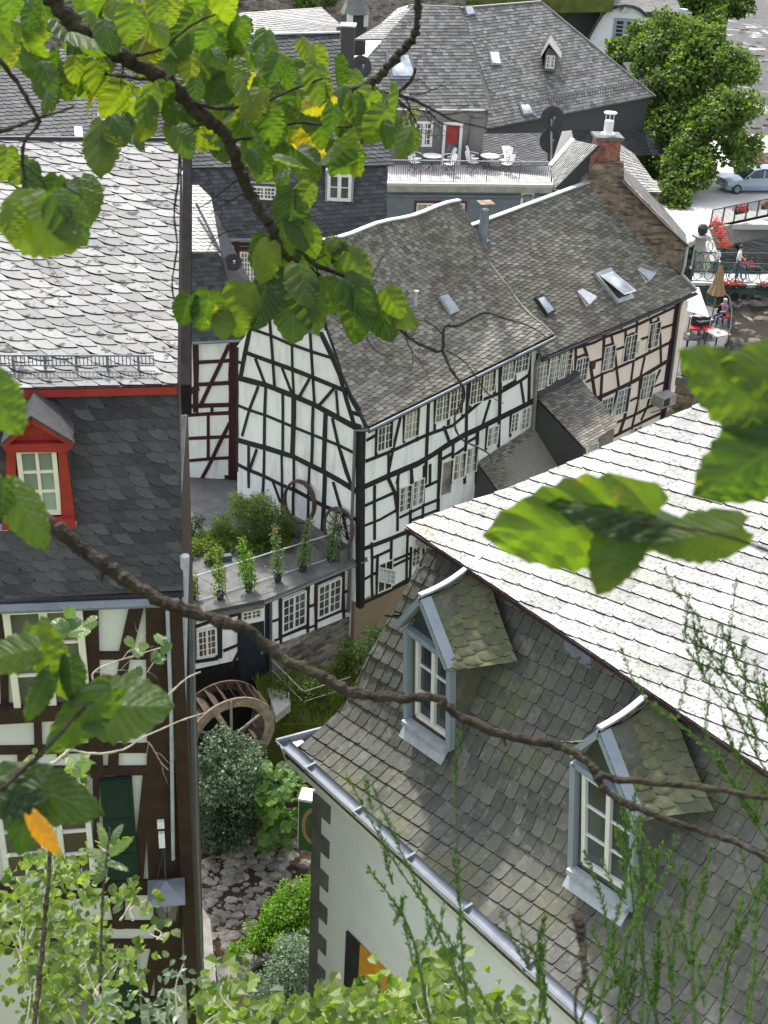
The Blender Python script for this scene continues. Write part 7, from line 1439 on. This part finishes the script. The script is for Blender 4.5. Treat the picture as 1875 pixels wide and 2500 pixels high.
for k in range(5200):
    i = int(rnd.random()*4); j = int(rnd.random()*3); u, v = rnd.random(), rnd.random(); q = bp_
    p = q[j][i]*(1-u)*(1-v)+q[j][i+1]*u*(1-v)+q[j+1][i+1]*u*v+q[j+1][i]*(1-u)*v
    px_ = ( (p-CAM).dot(RI)/(p-CAM).dot(FW)*FPX+CX, CY-(p-CAM).dot(UP)/(p-CAM).dot(FW)*FPX)
    hh = rnd.uniform(.12, .42); d = (Z+rdir()*.5).normalized(); leafq(m, p, d, rdir(), hh, .035)
m.build('tall_grass', M['leaf_fern'], label='tufted yellow-green grass on the bank beside the water wheel', cat='grass', kind='stuff')
m = MB()
for k in range(700):
    p = atz(rnd.uniform(1620, 1720), rnd.uniform(990, 1040), 6.5); leafq(m, p, rdir(.4), rdir(), .12, .08)
m.build('wall_weeds', M['leaf_tree'], label='weeds at the foot of the pink house corner', cat='weeds', kind='stuff')
# ------------------------------------------------------------------ near foliage: hazel
def hleaf(mb, base, d, nrm, L, wf=.82, droop=.25, fold=.3, cup=0):
    d = V(d).normalized(); s = d.cross(nrm).normalized(); n = s.cross(d).normalized()
    if n.dot(nrm) < 0: n = -n
    R = 15; k = len(mb.v); ph = rnd.random()*6; bend = rnd.uniform(-.12, .12)
    for i in range(R+1):
        y = i/R; w_ = wf*.5*(math.sin(math.pi*min(1, y**.72*1.0))**.62)*(1.08-.25*y) if 0 < i < R else (.10 if i == 0 else .0)
        if i == R-1: w_ *= .8
        ser = 1+.055*((i % 2)*2-1)
        for j in range(-3, 4):
            x = j/3*w_*(ser if abs(j) == 3 else 1)
            yy = y-.10*(abs(j)/3)**1.5*(1 if i < 3 else 0)+(.05*abs(j)/3 if i > 1 else 0)
            z = -fold*abs(x)*.9-droop*y*y+.018*math.sin(y*28-abs(j)*1.6+ph)*(abs(j)/3+.3)+cup*abs(x)**2
            P = base+d*(yy*L)+s*((x+bend*y*y)*L)+n*(z*L); mb.v.append(tuple(P)); mb.uv.append((j/3*.5, y))
    for i in range(R):
        for j in range(6): a = k+i*7+j; mb.f.append((a, a+1, a+8, a+7)); mb.mi.append(0)
def hz(): m = MB(); m.uv = []; return m
def imd(ang, tilt=0): a = math.radians(ang); return (RI*math.cos(a)-UP*math.sin(a)+FW*tilt).normalized()
def brtube(m, pts, r0, r1, D0, D1=None, seg=7, jit=.0):
    D1 = D1 or D0; n = len(pts); P = [atD(x, y, D0+(D1-D0)*i/(n-1)) for i, (x, y) in enumerate(pts)]; fine = []; rr_ = []
    for i in range(n-1):
        p0, p1, p2, p3 = P[max(i-1, 0)], P[i], P[i+1], P[min(i+2, n-1)]
        for k in range(7):
            t = k/7; q = .5*((2*p1)+(p2-p0)*t+(2*p0-5*p1+4*p2-p3)*t*t+(3*p1-p0-3*p2+p3)*t**3); u = (i+t)/(n-1); r = (r0+(r1-r0)*u)*D0/FPX/2; fine.append(q+rdir()*r*.3); rr_.append(r*(1+rnd.uniform(-.2, .22)+(.35 if rnd.random() < .06 else 0)))
    fine.append(P[-1]); rr_.append(r1*D0/FPX/2); m.tube(fine, rr_, seg)
def twiggy(m, x, y, D, ang, L, w_, depth=2):
    a = math.radians(ang); pts = [(x, y)]; 
    for k in range(4): a += rnd.uniform(-.5, .5); x += math.cos(a)*L/4; y += math.sin(a)*L/4; pts.append((x, y)); 
    brtube(m, pts, w_, w_*.4, D)
    if depth: 
        for k in (1, 2, 3): twiggy(m, *pts[k], D+rnd.uniform(-.03, .03), math.degrees(a)+rnd.choice((-1, 1))*rnd.uniform(30, 70), L*.5, w_*.5, depth-1)
hb = thing('hazel_branch', 'thick dark hazel branch with broad backlit leaves crossing the upper left of the view', 'branch', tuple(atD(0, -60, 2.8)))
m = MB(); DH = 2.7
brtube(m, [(60, -120), (130, 0), (200, 75), (300, 140), (400, 195), (455, 245), (520, 300), (560, 345), (590, 430), (620, 490), (662, 555), (672, 585), (690, 620)], 42, 19, DH, seg=10)
brtube(m, [(672, 575), (690, 620), (740, 650), (790, 680), (840, 730)], 20, 9, DH)
brtube(m, [(665, 555), (710, 575), (760, 640), (830, 670), (900, 720), (960, 785), (1000, 825), (1045, 850)], 14, 7, DH)
brtube(m, [(420, 200), (330, 190), (260, 180), (180, 145)], 10, 5, DH, DH+.1); brtube(m, [(455, 245), (540, 265), (640, 250), (700, 225), (790, 190)], 11, 4, DH, DH-.1); brtube(m, [(520, 300), (440, 310), (390, 300)], 8, 3, DH); brtube(m, [(560, 345), (640, 330), (720, 300), (830, 310), (900, 300)], 9, 4, DH)
brtube(m, [(300, 140), (390, 120), (470, 60), (540, 30)], 9, 4, DH, DH+.1); brtube(m, [(590, 430), (540, 470), (500, 500), (470, 510)], 5, 2, DH); brtube(m, [(850, 690), (870, 760), (910, 850), (960, 870)], 4, 2, DH); brtube(m, [(700, 480), (740, 490), (760, 560), (745, 610)], 5, 3, DH)
brtube(m, [(437, 345), (436, 430), (425, 520), (432, 600), (420, 700), (440, 750), (500, 780)], 6, 3, DH); brtube(m, [(1045, 850), (1080, 855), (1085, 800), (1120, 795), (1180, 765), (1225, 775), (1300, 800), (1340, 830)], 9, 2.5, DH)
brtube(m, [(1080, 855), (1100, 900), (1135, 960), (1110, 1020), (1125, 1070), (1190, 1105), (1200, 1130)], 7, 3, DH); brtube(m, [(1090, 855), (1140, 890), (1190, 960), (1230, 985)], 4, 2, DH); brtube(m, [(1085, 820), (1050, 790), (1000, 775)], 5, 2, DH)
for x, y, a, L, w_ in ((620, 470, 160, 120, 5), (640, 520, -20, 90, 4), (900, 700, -60, 80, 4), (930, 740, 100, 110, 4), (990, 800, 95, 120, 4), (880, 690, 30, 110, 4), (300, 130, 60, 90, 5), (760, 640, -40, 110, 4), (590, 560, 200, 110, 4)): twiggy(m, x, y, DH, a, L, w_)
m.build('branch', M['bark'], hb)
m = hz()
def leafpx(m, x, y, sz, ang, D, face=.5, wf=.85, droop=.2, fold=.3, up=None):
    d = imd(ang, rnd.uniform(-.35, .35)); nr = (-FW*face+Z*rnd.uniform(.0, .6)+rdir()*.6) if up is None else (-FW+up); L = sz*D/FPX; c = atD(x, y, D)-d*L*.5; hleaf(m, c, d, nr.normalized(), L, wf, droop, fold)
for cx, cy, rx, ry, n in [(140, 80, 150, 90, 20), (50, 40, 60, 50, 7), (330, 50, 130, 70, 18), (480, 60, 120, 80, 14), (150, 210, 60, 50, 6), (330, 270, 90, 60, 8), (500, 230, 120, 110, 19), (620, 190, 90, 90, 12), (630, 320, 110, 90, 14), (750, 180, 80, 60, 9), (770, 320, 90, 80, 11), (880, 290, 80, 40, 9), (960, 300, 50, 60, 7),
                          (480, 330, 60, 40, 5), (700, 400, 90, 30, 6), (850, 400, 40, 50, 4), (820, 230, 70, 40, 6), (240, 180, 80, 60, 6), (400, 110, 80, 60, 7)]:
    for k in range(int(n*1.35)):
        a = rnd.random()*6.283; q = math.sqrt(rnd.random()); leafpx(m, cx+math.cos(a)*rx*q, cy+math.sin(a)*ry*q, rnd.uniform(50, 95), rnd.gauss(88, 38), DH+rnd.uniform(.03, .55) if rnd.random() < .8 else DH-rnd.uniform(.0, .25), droop=rnd.uniform(.1, .5), fold=rnd.uniform(.15, .7))
for x, y, s, a, D in [(12, 400, 75, 100, 2.6), (50, 418, 70, 120, 2.6), (68, 440, 80, 95, 2.5), (130, 466, 70, 110, 2.5), (165, 455, 60, 20, 2.5), (205, 485, 110, 75, 2.5), (100, 545, 190, 25, 1.6), (175, 530, 130, 50, 1.6), (20, 535, 90, 100, 1.6), (235, 355, 130, 100, 2.6), (255, 480-130, 60, 90, 2.6),
                      (452, 760, 80, 110, 2.6), (505, 762, 100, 100, 2.6), (545, 790, 70, 95, 2.6), (582, 758, 125, 95, 2.6), (640, 735, 125, 100, 2.6), (665, 640, 130, 80, 2.7), (700, 600, 90, 60, 2.7), (715, 765, 130, 95, 2.6), (760, 745, 120, 80, 2.6), (700, 700, 90, 40, 2.7), (800, 720, 90, 80, 2.65), (860, 775, 130, 100, 2.6), (880, 720, 110, 45, 2.6), (935, 775, 110, 70, 2.65),
                      (985, 765, 90, 25, 2.65), (840, 640, 80, 60, 2.7), (775, 620, 90, 20, 2.7), (712, 520, 110, 95, 2.6), (735, 560, 95, 80, 2.6), (755, 590, 80, 70, 2.6), (880, 650, 90, 50, 2.65), (740, 480, 70, 120, 2.6), (830, 605, 70, 10, 2.7), (960, 740, 80, 60, 2.6), (640, 640, 100, 110, 2.6), (745, 690, 110, 70, 2.6)]:
    leafpx(m, x, y, s, a, D, 1.0)
m.build('foliage', M['leaf_hazel'], hb)
h2 = thing('bare_branch', 'mossy half-bare branch hanging in from the top centre, in front of the big grey roof', 'branch', tuple(atD(1020, -60, 2.9)))
m = MB(); brtube(m, [(1018, -80), (1020, 20), (1015, 80), (985, 120), (940, 170), (905, 205), (870, 222), (810, 228)], 14, 24, 2.9, seg=9); brtube(m, [(900, 215), (950, 235), (1000, 200), (1015, 165)], 12, 6, 2.9); brtube(m, [(920, 225), (1000, 240), (1060, 270), (1110, 295), (1200, 315)], 9, 3, 2.9)
for x, y, a, L, w_ in ((960, 235, 20, 150, 5), (930, 225, 45, 150, 5), (990, 240, 60, 110, 4), (1000, 230, -20, 100, 4), (1040, 265, 70, 90, 4), (1080, 280, 10, 110, 4)): twiggy(m, x, y, 2.9, a, L, w_)
m.build('branch', M['bark'], h2)
h3 = thing('bare_branch', 'thin dark twigs over the bright slates at the far left', 'branch', tuple(atD(-40, 100, 2.3)))
m = MB(); brtube(m, [(-60, 100), (0, 150), (50, 215), (85, 275), (95, 300), (60, 345), (55, 400), (58, 450), (25, 510)], 12, 6, 2.4); brtube(m, [(-40, 330), (30, 312), (90, 290), (140, 275), (182, 260)], 9, 6, 2.4)
for x, y, a, L, w_ in ((55, 400, 10, 130, 3), (55, 420, 30, 120, 3), (60, 520, 50, 180, 3)): twiggy(m, x, y, 2.4, a, L, w_, 1)
m.build('branch', M['bark'], h3)
h4 = thing('bare_branch', 'long mossy leafless branch sweeping across the lower middle and forking at right', 'branch', tuple(atD(-100, 1160, 2.1)))
m = MB(); brtube(m, [(-100, 1160), (30, 1220), (130, 1285), (230, 1365), (330, 1430), (420, 1478), (520, 1512), (600, 1535), (690, 1605), (770, 1645), (860, 1690), (960, 1705), (1070, 1706), (1120, 1750), (1250, 1800), (1360, 1818), (1420, 1850), (1480, 1895), (1600, 1912), (1740, 1925), (1960, 1965)], 38, 14, 2.1, seg=9)
brtube(m, [(1440, 1865), (1480, 1930), (1560, 1975), (1700, 2025), (1800, 2060), (1960, 2140)], 17, 11, 2.1)
for x, y, a in ((250, 1400, 95), (600, 1540, 70), (880, 1700, 250), (1230, 1800, 80), (1390, 1840, 250), (1700, 2030, 250), (985, 1710, 270)): brtube(m, [(x, y), (x+math.cos(math.radians(a))*22, y+math.sin(math.radians(a))*22)], 10, 4, 2.1)
m.build('branch', M['bark'], h4)
# big blurred leaves close to the lens
def bigleaves(label, stem, leaves, sw=10, D=1.0):
    t = thing('leafy_twig', label, 'twig', tuple(atD(*stem[0], D))); m = MB(); brtube(m, stem, sw, sw*.5, D); m.build('twig', M['bark'], t); m = hz()
    for x, y, s, a, wf, dr, fo, up in leaves:
        d = imd(a, 0); L = s*D/FPX; c = atD(x, y, D)-d*L*.5; hleaf(m, c, d, (-FW+up).normalized(), L, wf, dr, fo)
    m.build('foliage', M['leaf_hazel'], t)
bigleaves('large blurred hazel leaves hanging over the bright slates at right of centre', [(1980, 1390), (1875, 1345), (1760, 1305), (1640, 1285), (1560, 1275)], [(1400, 1290, 400, 172, .62, .1, .15, -Z*.25+RI*.2), (1500, 1240, 300, 195, .42, .05, .5, Z*1.2), (1705, 1310, 220, 168, .6, .15, .4, Z*.3), (1500, 1350, 200, 120, .7, .1, .2, V((0, 0, 0)))])
bigleaves('large blurred hazel leaves entering at the right edge above the bright slates', [(2000, 1010), (1930, 1020), (1860, 1030)], [(1800, 950, 300, 215, .62, .1, .2, -Z*.1), (1850, 1130, 290, 140, .75, .15, .2, V((0, 0, 0))), (1900, 900, 240, 190, .7, .1, .2, V((0, 0, 0)))], 12)
bigleaves('soft blurred green leaf entering at the left edge beside the red dormer', [(-120, 900), (-50, 950), (-20, 980)], [(-5, 985, 165, 60, .75, .1, .2, V((0, 0, 0)))], 8, 1.2)
bigleaves('grey-green ribbed leaf at the left edge in front of the red dormer sill', [(-90, 1130), (-30, 1160), (0, 1180)], [(72, 1252, 175, 50, .6, .15, .3, Z*1.3), (5, 1215, 90, 95, .6, .1, .3, V((0, 0, 0)))], 8, 1.4)
bigleaves('cluster of large grey-green and green leaves in front of the brown-timbered wall', [(-80, 2000), (0, 1930), (110, 1830), (200, 1730), (240, 1700)], [(315, 1725, 190, 5, .95, .1, .25, Z*1.1), (190, 1760, 220, 135, .5, .15, .3, V((0, 0, 0))), (120, 1620, 190, 70, .5, .2, .3, V((0, 0, 0))), (20, 1595, 140, 170, .7, .1, .2, Z*.6), (120, 1935, 240, 15, .6, .2, .3, Z*1.1), (20, 1950, 160, 160, .6, .1, .2, Z*.8), (90, 1700, 130, 120, .5, .1, .3, Z*.6), (60, 2010, 150, 100, .7, .1, .2, Z*.1), (180, 1660, 110, 80, .6, .1, .3, Z*.8)], 14, 1.5)
t = thing('yellow_leaf', 'single orange-yellow drooping leaf at lower left', 'leaf', tuple(atD(75, 1985, 1.4))); m = hz(); hleaf(m, atD(75, 1990, 1.4), imd(60), -FW, 110*1.4/FPX, .45, .2, .3); m.build('blade', leaf_mat('yellow_leaf', (.55, .26, .02), (.6, .3, .02), .4, .5, tcol=(1.3, 1.1, .5)), t)
# light-green bush, lower left, and along the bottom
def nearbush(name, label, base, ells, size, mat, D, twigs, ar=.8, wt=3, dens=.8):
    t = thing(name, label, 'bush', tuple(base)); m = MB(); mt_ = MB()
    for cx, cy, rx, ry, n in ells:
        nodes_ = []
        for k in range(max(3, n//14)): a = rnd.random()*6.283; q = math.sqrt(rnd.random()); nodes_.append((cx+math.cos(a)*rx*q, cy+math.sin(a)*ry*q, D+rnd.uniform(-.7, .7)))
        for k in range(int(n*dens)):
            x, y, dd = nodes_[k % len(nodes_)]; sz = size*rnd.uniform(.65, 1.25); p = atD(x+rnd.gauss(0, size*.9), y+rnd.gauss(0, size*.9), dd+rnd.uniform(-.1, .1)); d = (rdir()-Z*.3+RI*.2).normalized(); nr = (Z*.7-FW*.4+rdir()*.7).normalized(); L = sz*dd/FPX
            s = d.cross(nr).normalized(); n_ = s.cross(d); w_ = L*ar*.5; k0 = len(m.v)
            pts = [p, p+d*L*.25+s*w_*.8+n_*w_*.3, p+d*L*.6+s*w_*.95+n_*w_*.35, p+d*L*1.0-n_*L*.1, p+d*L*.6-s*w_*.95+n_*w_*.35, p+d*L*.25-s*w_*.8+n_*w_*.3, p+d*L*.5]
            m.v += [tuple(q_) for q_ in pts]; m.f += [(k0, k0+1, k0+6), (k0+1, k0+2, k0+6), (k0+2, k0+3, k0+6), (k0+3, k0+4, k0+6), (k0+4, k0+5, k0+6), (k0+5, k0, k0+6)]; m.mi += [0]*6
        for x, y, dd in nodes_[::2]:
            mt_ = MB(); brtube(mt_, [(cx+rnd.uniform(-20, 20), cy+ry*1.2), ((x+cx)/2+rnd.uniform(-15, 15), (y+cy+ry)/2), (x, y)], wt*1.6, wt*.7, dd, seg=5); mt_.build('stem', M['bark_pale'], t)
    m.build('foliage', M[mat], t)
nearbush('bush', 'light green small-leaved bush filling the lower left corner', atD(150, 2600, 4.4), [(100, 2120, 110, 70, 180), (60, 2250, 100, 90, 240), (180, 2260, 110, 90, 240), (230, 2350, 100, 80, 200), (80, 2400, 130, 100, 280), (200, 2470, 150, 60, 200), (310, 2200, 50, 40, 26), (330, 2360, 40, 30, 22), (200, 2120, 60, 30, 40), (385, 2270, 20, 20, 12), (150, 1960, 30, 60, 22), (190, 1880, 40, 30, 18), (90, 1880, 60, 30, 18), (260, 2060, 30, 25, 12)], 25, 'leaf_bush' if 'leaf_bush' in M else 'leaf_pale', 4.4, True)
nearbush('bush', 'light green round-leaved bush along the bottom edge, below the rendered wall', atD(800, 2650, 4.0), [(760, 2465, 120, 45, 170), (900, 2445, 100, 50, 170), (1050, 2440, 120, 60, 200), (650, 2480, 120, 40, 120), (1180, 2480, 120, 50, 150), (900, 2490, 250, 30, 160), (500, 2470, 90, 40, 110), (560, 2430, 40, 40, 40), (1080, 2370, 60, 30, 40)], 33, 'leaf_bush' if 'leaf_bush' in M else 'leaf_pale', 4.0, True, .85)
nearbush('bush', 'silvery small-leaved sprays beside the concrete wall at the bottom left', atD(430, 2600, 3.6), [(430, 2400, 25, 70, 40), (400, 2470, 60, 40, 70), (560, 2400, 15, 60, 18), (300, 2440, 60, 30, 40)], 24, 'leaf_grey', 3.6, True, .55)
pt_ = thing('pale_twigs', 'pale dead twigs and a few fresh leaves in front of the brown-timbered wall', 'twigs', tuple(atD(60, 1880, 3.2)))
m = MB(); brtube(m, [(60, 1900), (120, 1870), (170, 1830), (200, 1795), (280, 1760), (380, 1720), (450, 1660), (490, 1640)], 11, 3, 3.2)
brtube(m, [(170, 1830), (230, 1840), (300, 1830), (350, 1800), (440, 1760), (500, 1740)], 6, 2.5, 3.2); brtube(m, [(220, 1790), (240, 1700), (230, 1640), (330, 1600), (420, 1575)], 5, 2.5, 3.2)
for x, y, a, L in ((230, 1640, -20, 130), (250, 1620, 20, 110), (300, 1610, -50, 90), (360, 1640, -40, 90), (340, 1800, 10, 110)): twiggy(m, x, y, 3.2, a, L, 2.0, 1)
m.build('twig', M['bark_pale'], pt_); m = hz()
for x, y, s in ((318, 1568, 28), (335, 1590, 30), (350, 1578, 26), (395, 1560, 34), (405, 1585, 34), (385, 1605, 36), (325, 1650, 34), (375, 1600, 26), (400, 1560, 26), (310, 1655, 30), (340, 1640, 24), (175, 1520, 45), (150, 1540, 45), (190, 1540, 50), (120, 1555, 50), (130, 1575, 44), (215, 1520, 44), (165, 1500, 40), (140, 1520, 40), (180, 1860, 40), (200, 1880, 50)): leafpx(m, x, y, s, rnd.uniform(0, 360), 3.1, .6, .8)
m.build('foliage', M['leaf_pale'], pt_)
# upright leafy shoot and broom sprigs
def sprig(m, ml, pts, w_, D, ls, n, spread=.5):
    brtube(m, pts, w_, w_*.35, D, seg=5)
    for k in range(n):
        t = rnd.random()*(len(pts)-1)*.999; i = int(t); f = t-i; x = pts[i][0]*(1-f)+pts[i+1][0]*f; y = pts[i][1]*(1-f)+pts[i+1][1]*f; dx, dy = pts[i+1][0]-pts[i][0], pts[i+1][1]-pts[i][1]; a = math.atan2(dy, dx)+rnd.choice((-1, 1))*rnd.uniform(.15, .75)
        d = (RI*math.cos(a)-UP*math.sin(a)+FW*rnd.uniform(-spread, spread)).normalized(); leafq(ml, atD(x+rnd.uniform(-3, 3), y, D), d, (rdir()-FW).normalized(), ls*D/FPX*rnd.uniform(.6, 1.3), ls*D/FPX*.3)
bt1 = thing('broom_plant', 'feathery bright green broom shoots at the bottom, in front of the dormers', 'broom plant', tuple(atD(1600, 2650, 2.2))); m = MB(); ml = MB()
mainst = [[(1150, 2560), (1130, 2350), (1120, 2150), (1110, 1850)], [(1250, 2560), (1100, 2300), (960, 2100), (850, 1900)], [(1180, 2560), (1060, 2250), (980, 2080), (910, 1920)], [(1560, 2560), (1570, 2350), (1560, 2100), (1560, 2000)], [(1500, 2560), (1530, 2300), (1600, 2120), (1610, 2060)],
          [(1650, 2560), (1640, 2350), (1670, 2200), (1675, 2110)], [(1700, 2560), (1690, 2300), (1720, 2130)], [(1820, 2560), (1840, 2350), (1850, 2150)], [(1560, 2560), (1500, 2350), (1470, 2200), (1430, 2080)], [(1600, 2560), (1720, 2400), (1800, 2260)], [(1450, 2560), (1490, 2300), (1530, 2150)],
          [(1400, 2560), (1450, 2400), (1550, 2250), (1590, 2160)], [(1750, 2560), (1790, 2300), (1880, 2150)], [(1560, 2560), (1600, 2400), (1610, 2250)], [(1480, 2560), (1540, 2400), (1560, 2220), (1550, 2120)], [(1620, 2560), (1560, 2300), (1530, 2050), (1520, 1960)], [(1060, 2560), (1010, 2300), (960, 2200), (900, 2120)], [(1300, 2560), (1330, 2400), (1290, 2300)], [(1350, 2560), (1310, 2350), (1330, 2240)]]
for s in mainst:
    D = 2.3+rnd.uniform(-.3, .5); sprig(m, ml, s, 7, D, 15, 150)
    for k in range(3):
        i = rnd.randrange(1, len(s)); x, y = s[i]; a = rnd.uniform(-2.2, -.9); L = rnd.uniform(70, 180); sprig(m, ml, [(x, y+60), (x+math.cos(a)*L*.5, y+60+math.sin(a)*L*.5), (x+math.cos(a)*L*.8, y+60+math.sin(a)*L)], 3.5, D, 13, 50)
m.build('stems', M['leaf_broom'], bt1); ml.build('foliage', M['leaf_broom'], bt1)
bt2 = thing('broom_plant', 'airy broom shoots rising at the right edge over the bright slates', 'broom plant', tuple(atD(1990, 2150, 2.4))); m = MB(); ml = MB()
for s in [[(1990, 2150), (1850, 2000), (1750, 1850), (1650, 1760), (1570, 1700)], [(1990, 1980), (1850, 1800), (1720, 1650), (1690, 1480)], [(2000, 2050), (1850, 1850), (1760, 1650), (1670, 1540)], [(2000, 1900), (1880, 1750), (1800, 1620), (1780, 1560)], [(1980, 2180), (1850, 2020), (1780, 1900), (1720, 1780)], [(1990, 2000), (1900, 1900), (1870, 1750), (1840, 1650)], [(2000, 1850), (1820, 1700), (1740, 1600), (1700, 1500)], [(1990, 2100), (1880, 1950), (1800, 1850)]]:
    sprig(m, ml, s, 5, 2.4, 15, 130)
    for k in range(4): i = rnd.randrange(1, len(s)); x, y = s[i]; a = rnd.uniform(-2.3, -1.2); L = rnd.uniform(60, 150); sprig(m, ml, [(x, y), (x+math.cos(a)*L*.5, y+math.sin(a)*L*.5), (x+math.cos(a)*L*.8, y+math.sin(a)*L)], 3, 2.4, 13, 40)
m.build('stems', M['leaf_broom'], bt2); ml.build('foliage', M['leaf_broom'], bt2)
us = thing('leafy_shoot', 'upright shoot with a few long leaves before the green shutter', 'shoot', tuple(atD(245, 2200, 2.6))); m = MB(); brtube(m, [(245, 2400), (250, 2200), (262, 2080), (268, 2030)], 7, 4, 2.6); m.build('stem', M['bark'], us); m = hz()
for x, y, s, a in ((300, 2070, 62, -25), (290, 2110, 50, 10), (238, 2085, 55, 215), (255, 2040, 60, 255), (285, 2030, 40, -60), (240, 2140, 50, 130)): leafpx(m, x, y, s, a, 2.6, .6, .5)
m.build('foliage', M['leaf_pale'], us)
sh_ = thing('seed_head', 'dry brown grass seed head hanging blurred over the near mansard', 'grass', tuple(atD(1415, 2300, 1.6))); m = MB()
brtube(m, [(1410, 2240), (1418, 2280), (1425, 2340), (1425, 2390), (1405, 2430), (1410, 2560)], 24, 5, 1.6, seg=7); m.build('stalk', M['bark'], sh_)
# dark green stem at the lower left
ds = thing('bare_branch', 'thin dark upright twig rising through the lower left bush', 'branch', tuple(atD(80, 2600, 3.5))); m = MB(); brtube(m, [(70, 2600), (90, 2450), (105, 2300), (118, 2150), (122, 2080)], 13, 8, 3.5); m.build('branch', M['bark'], ds)
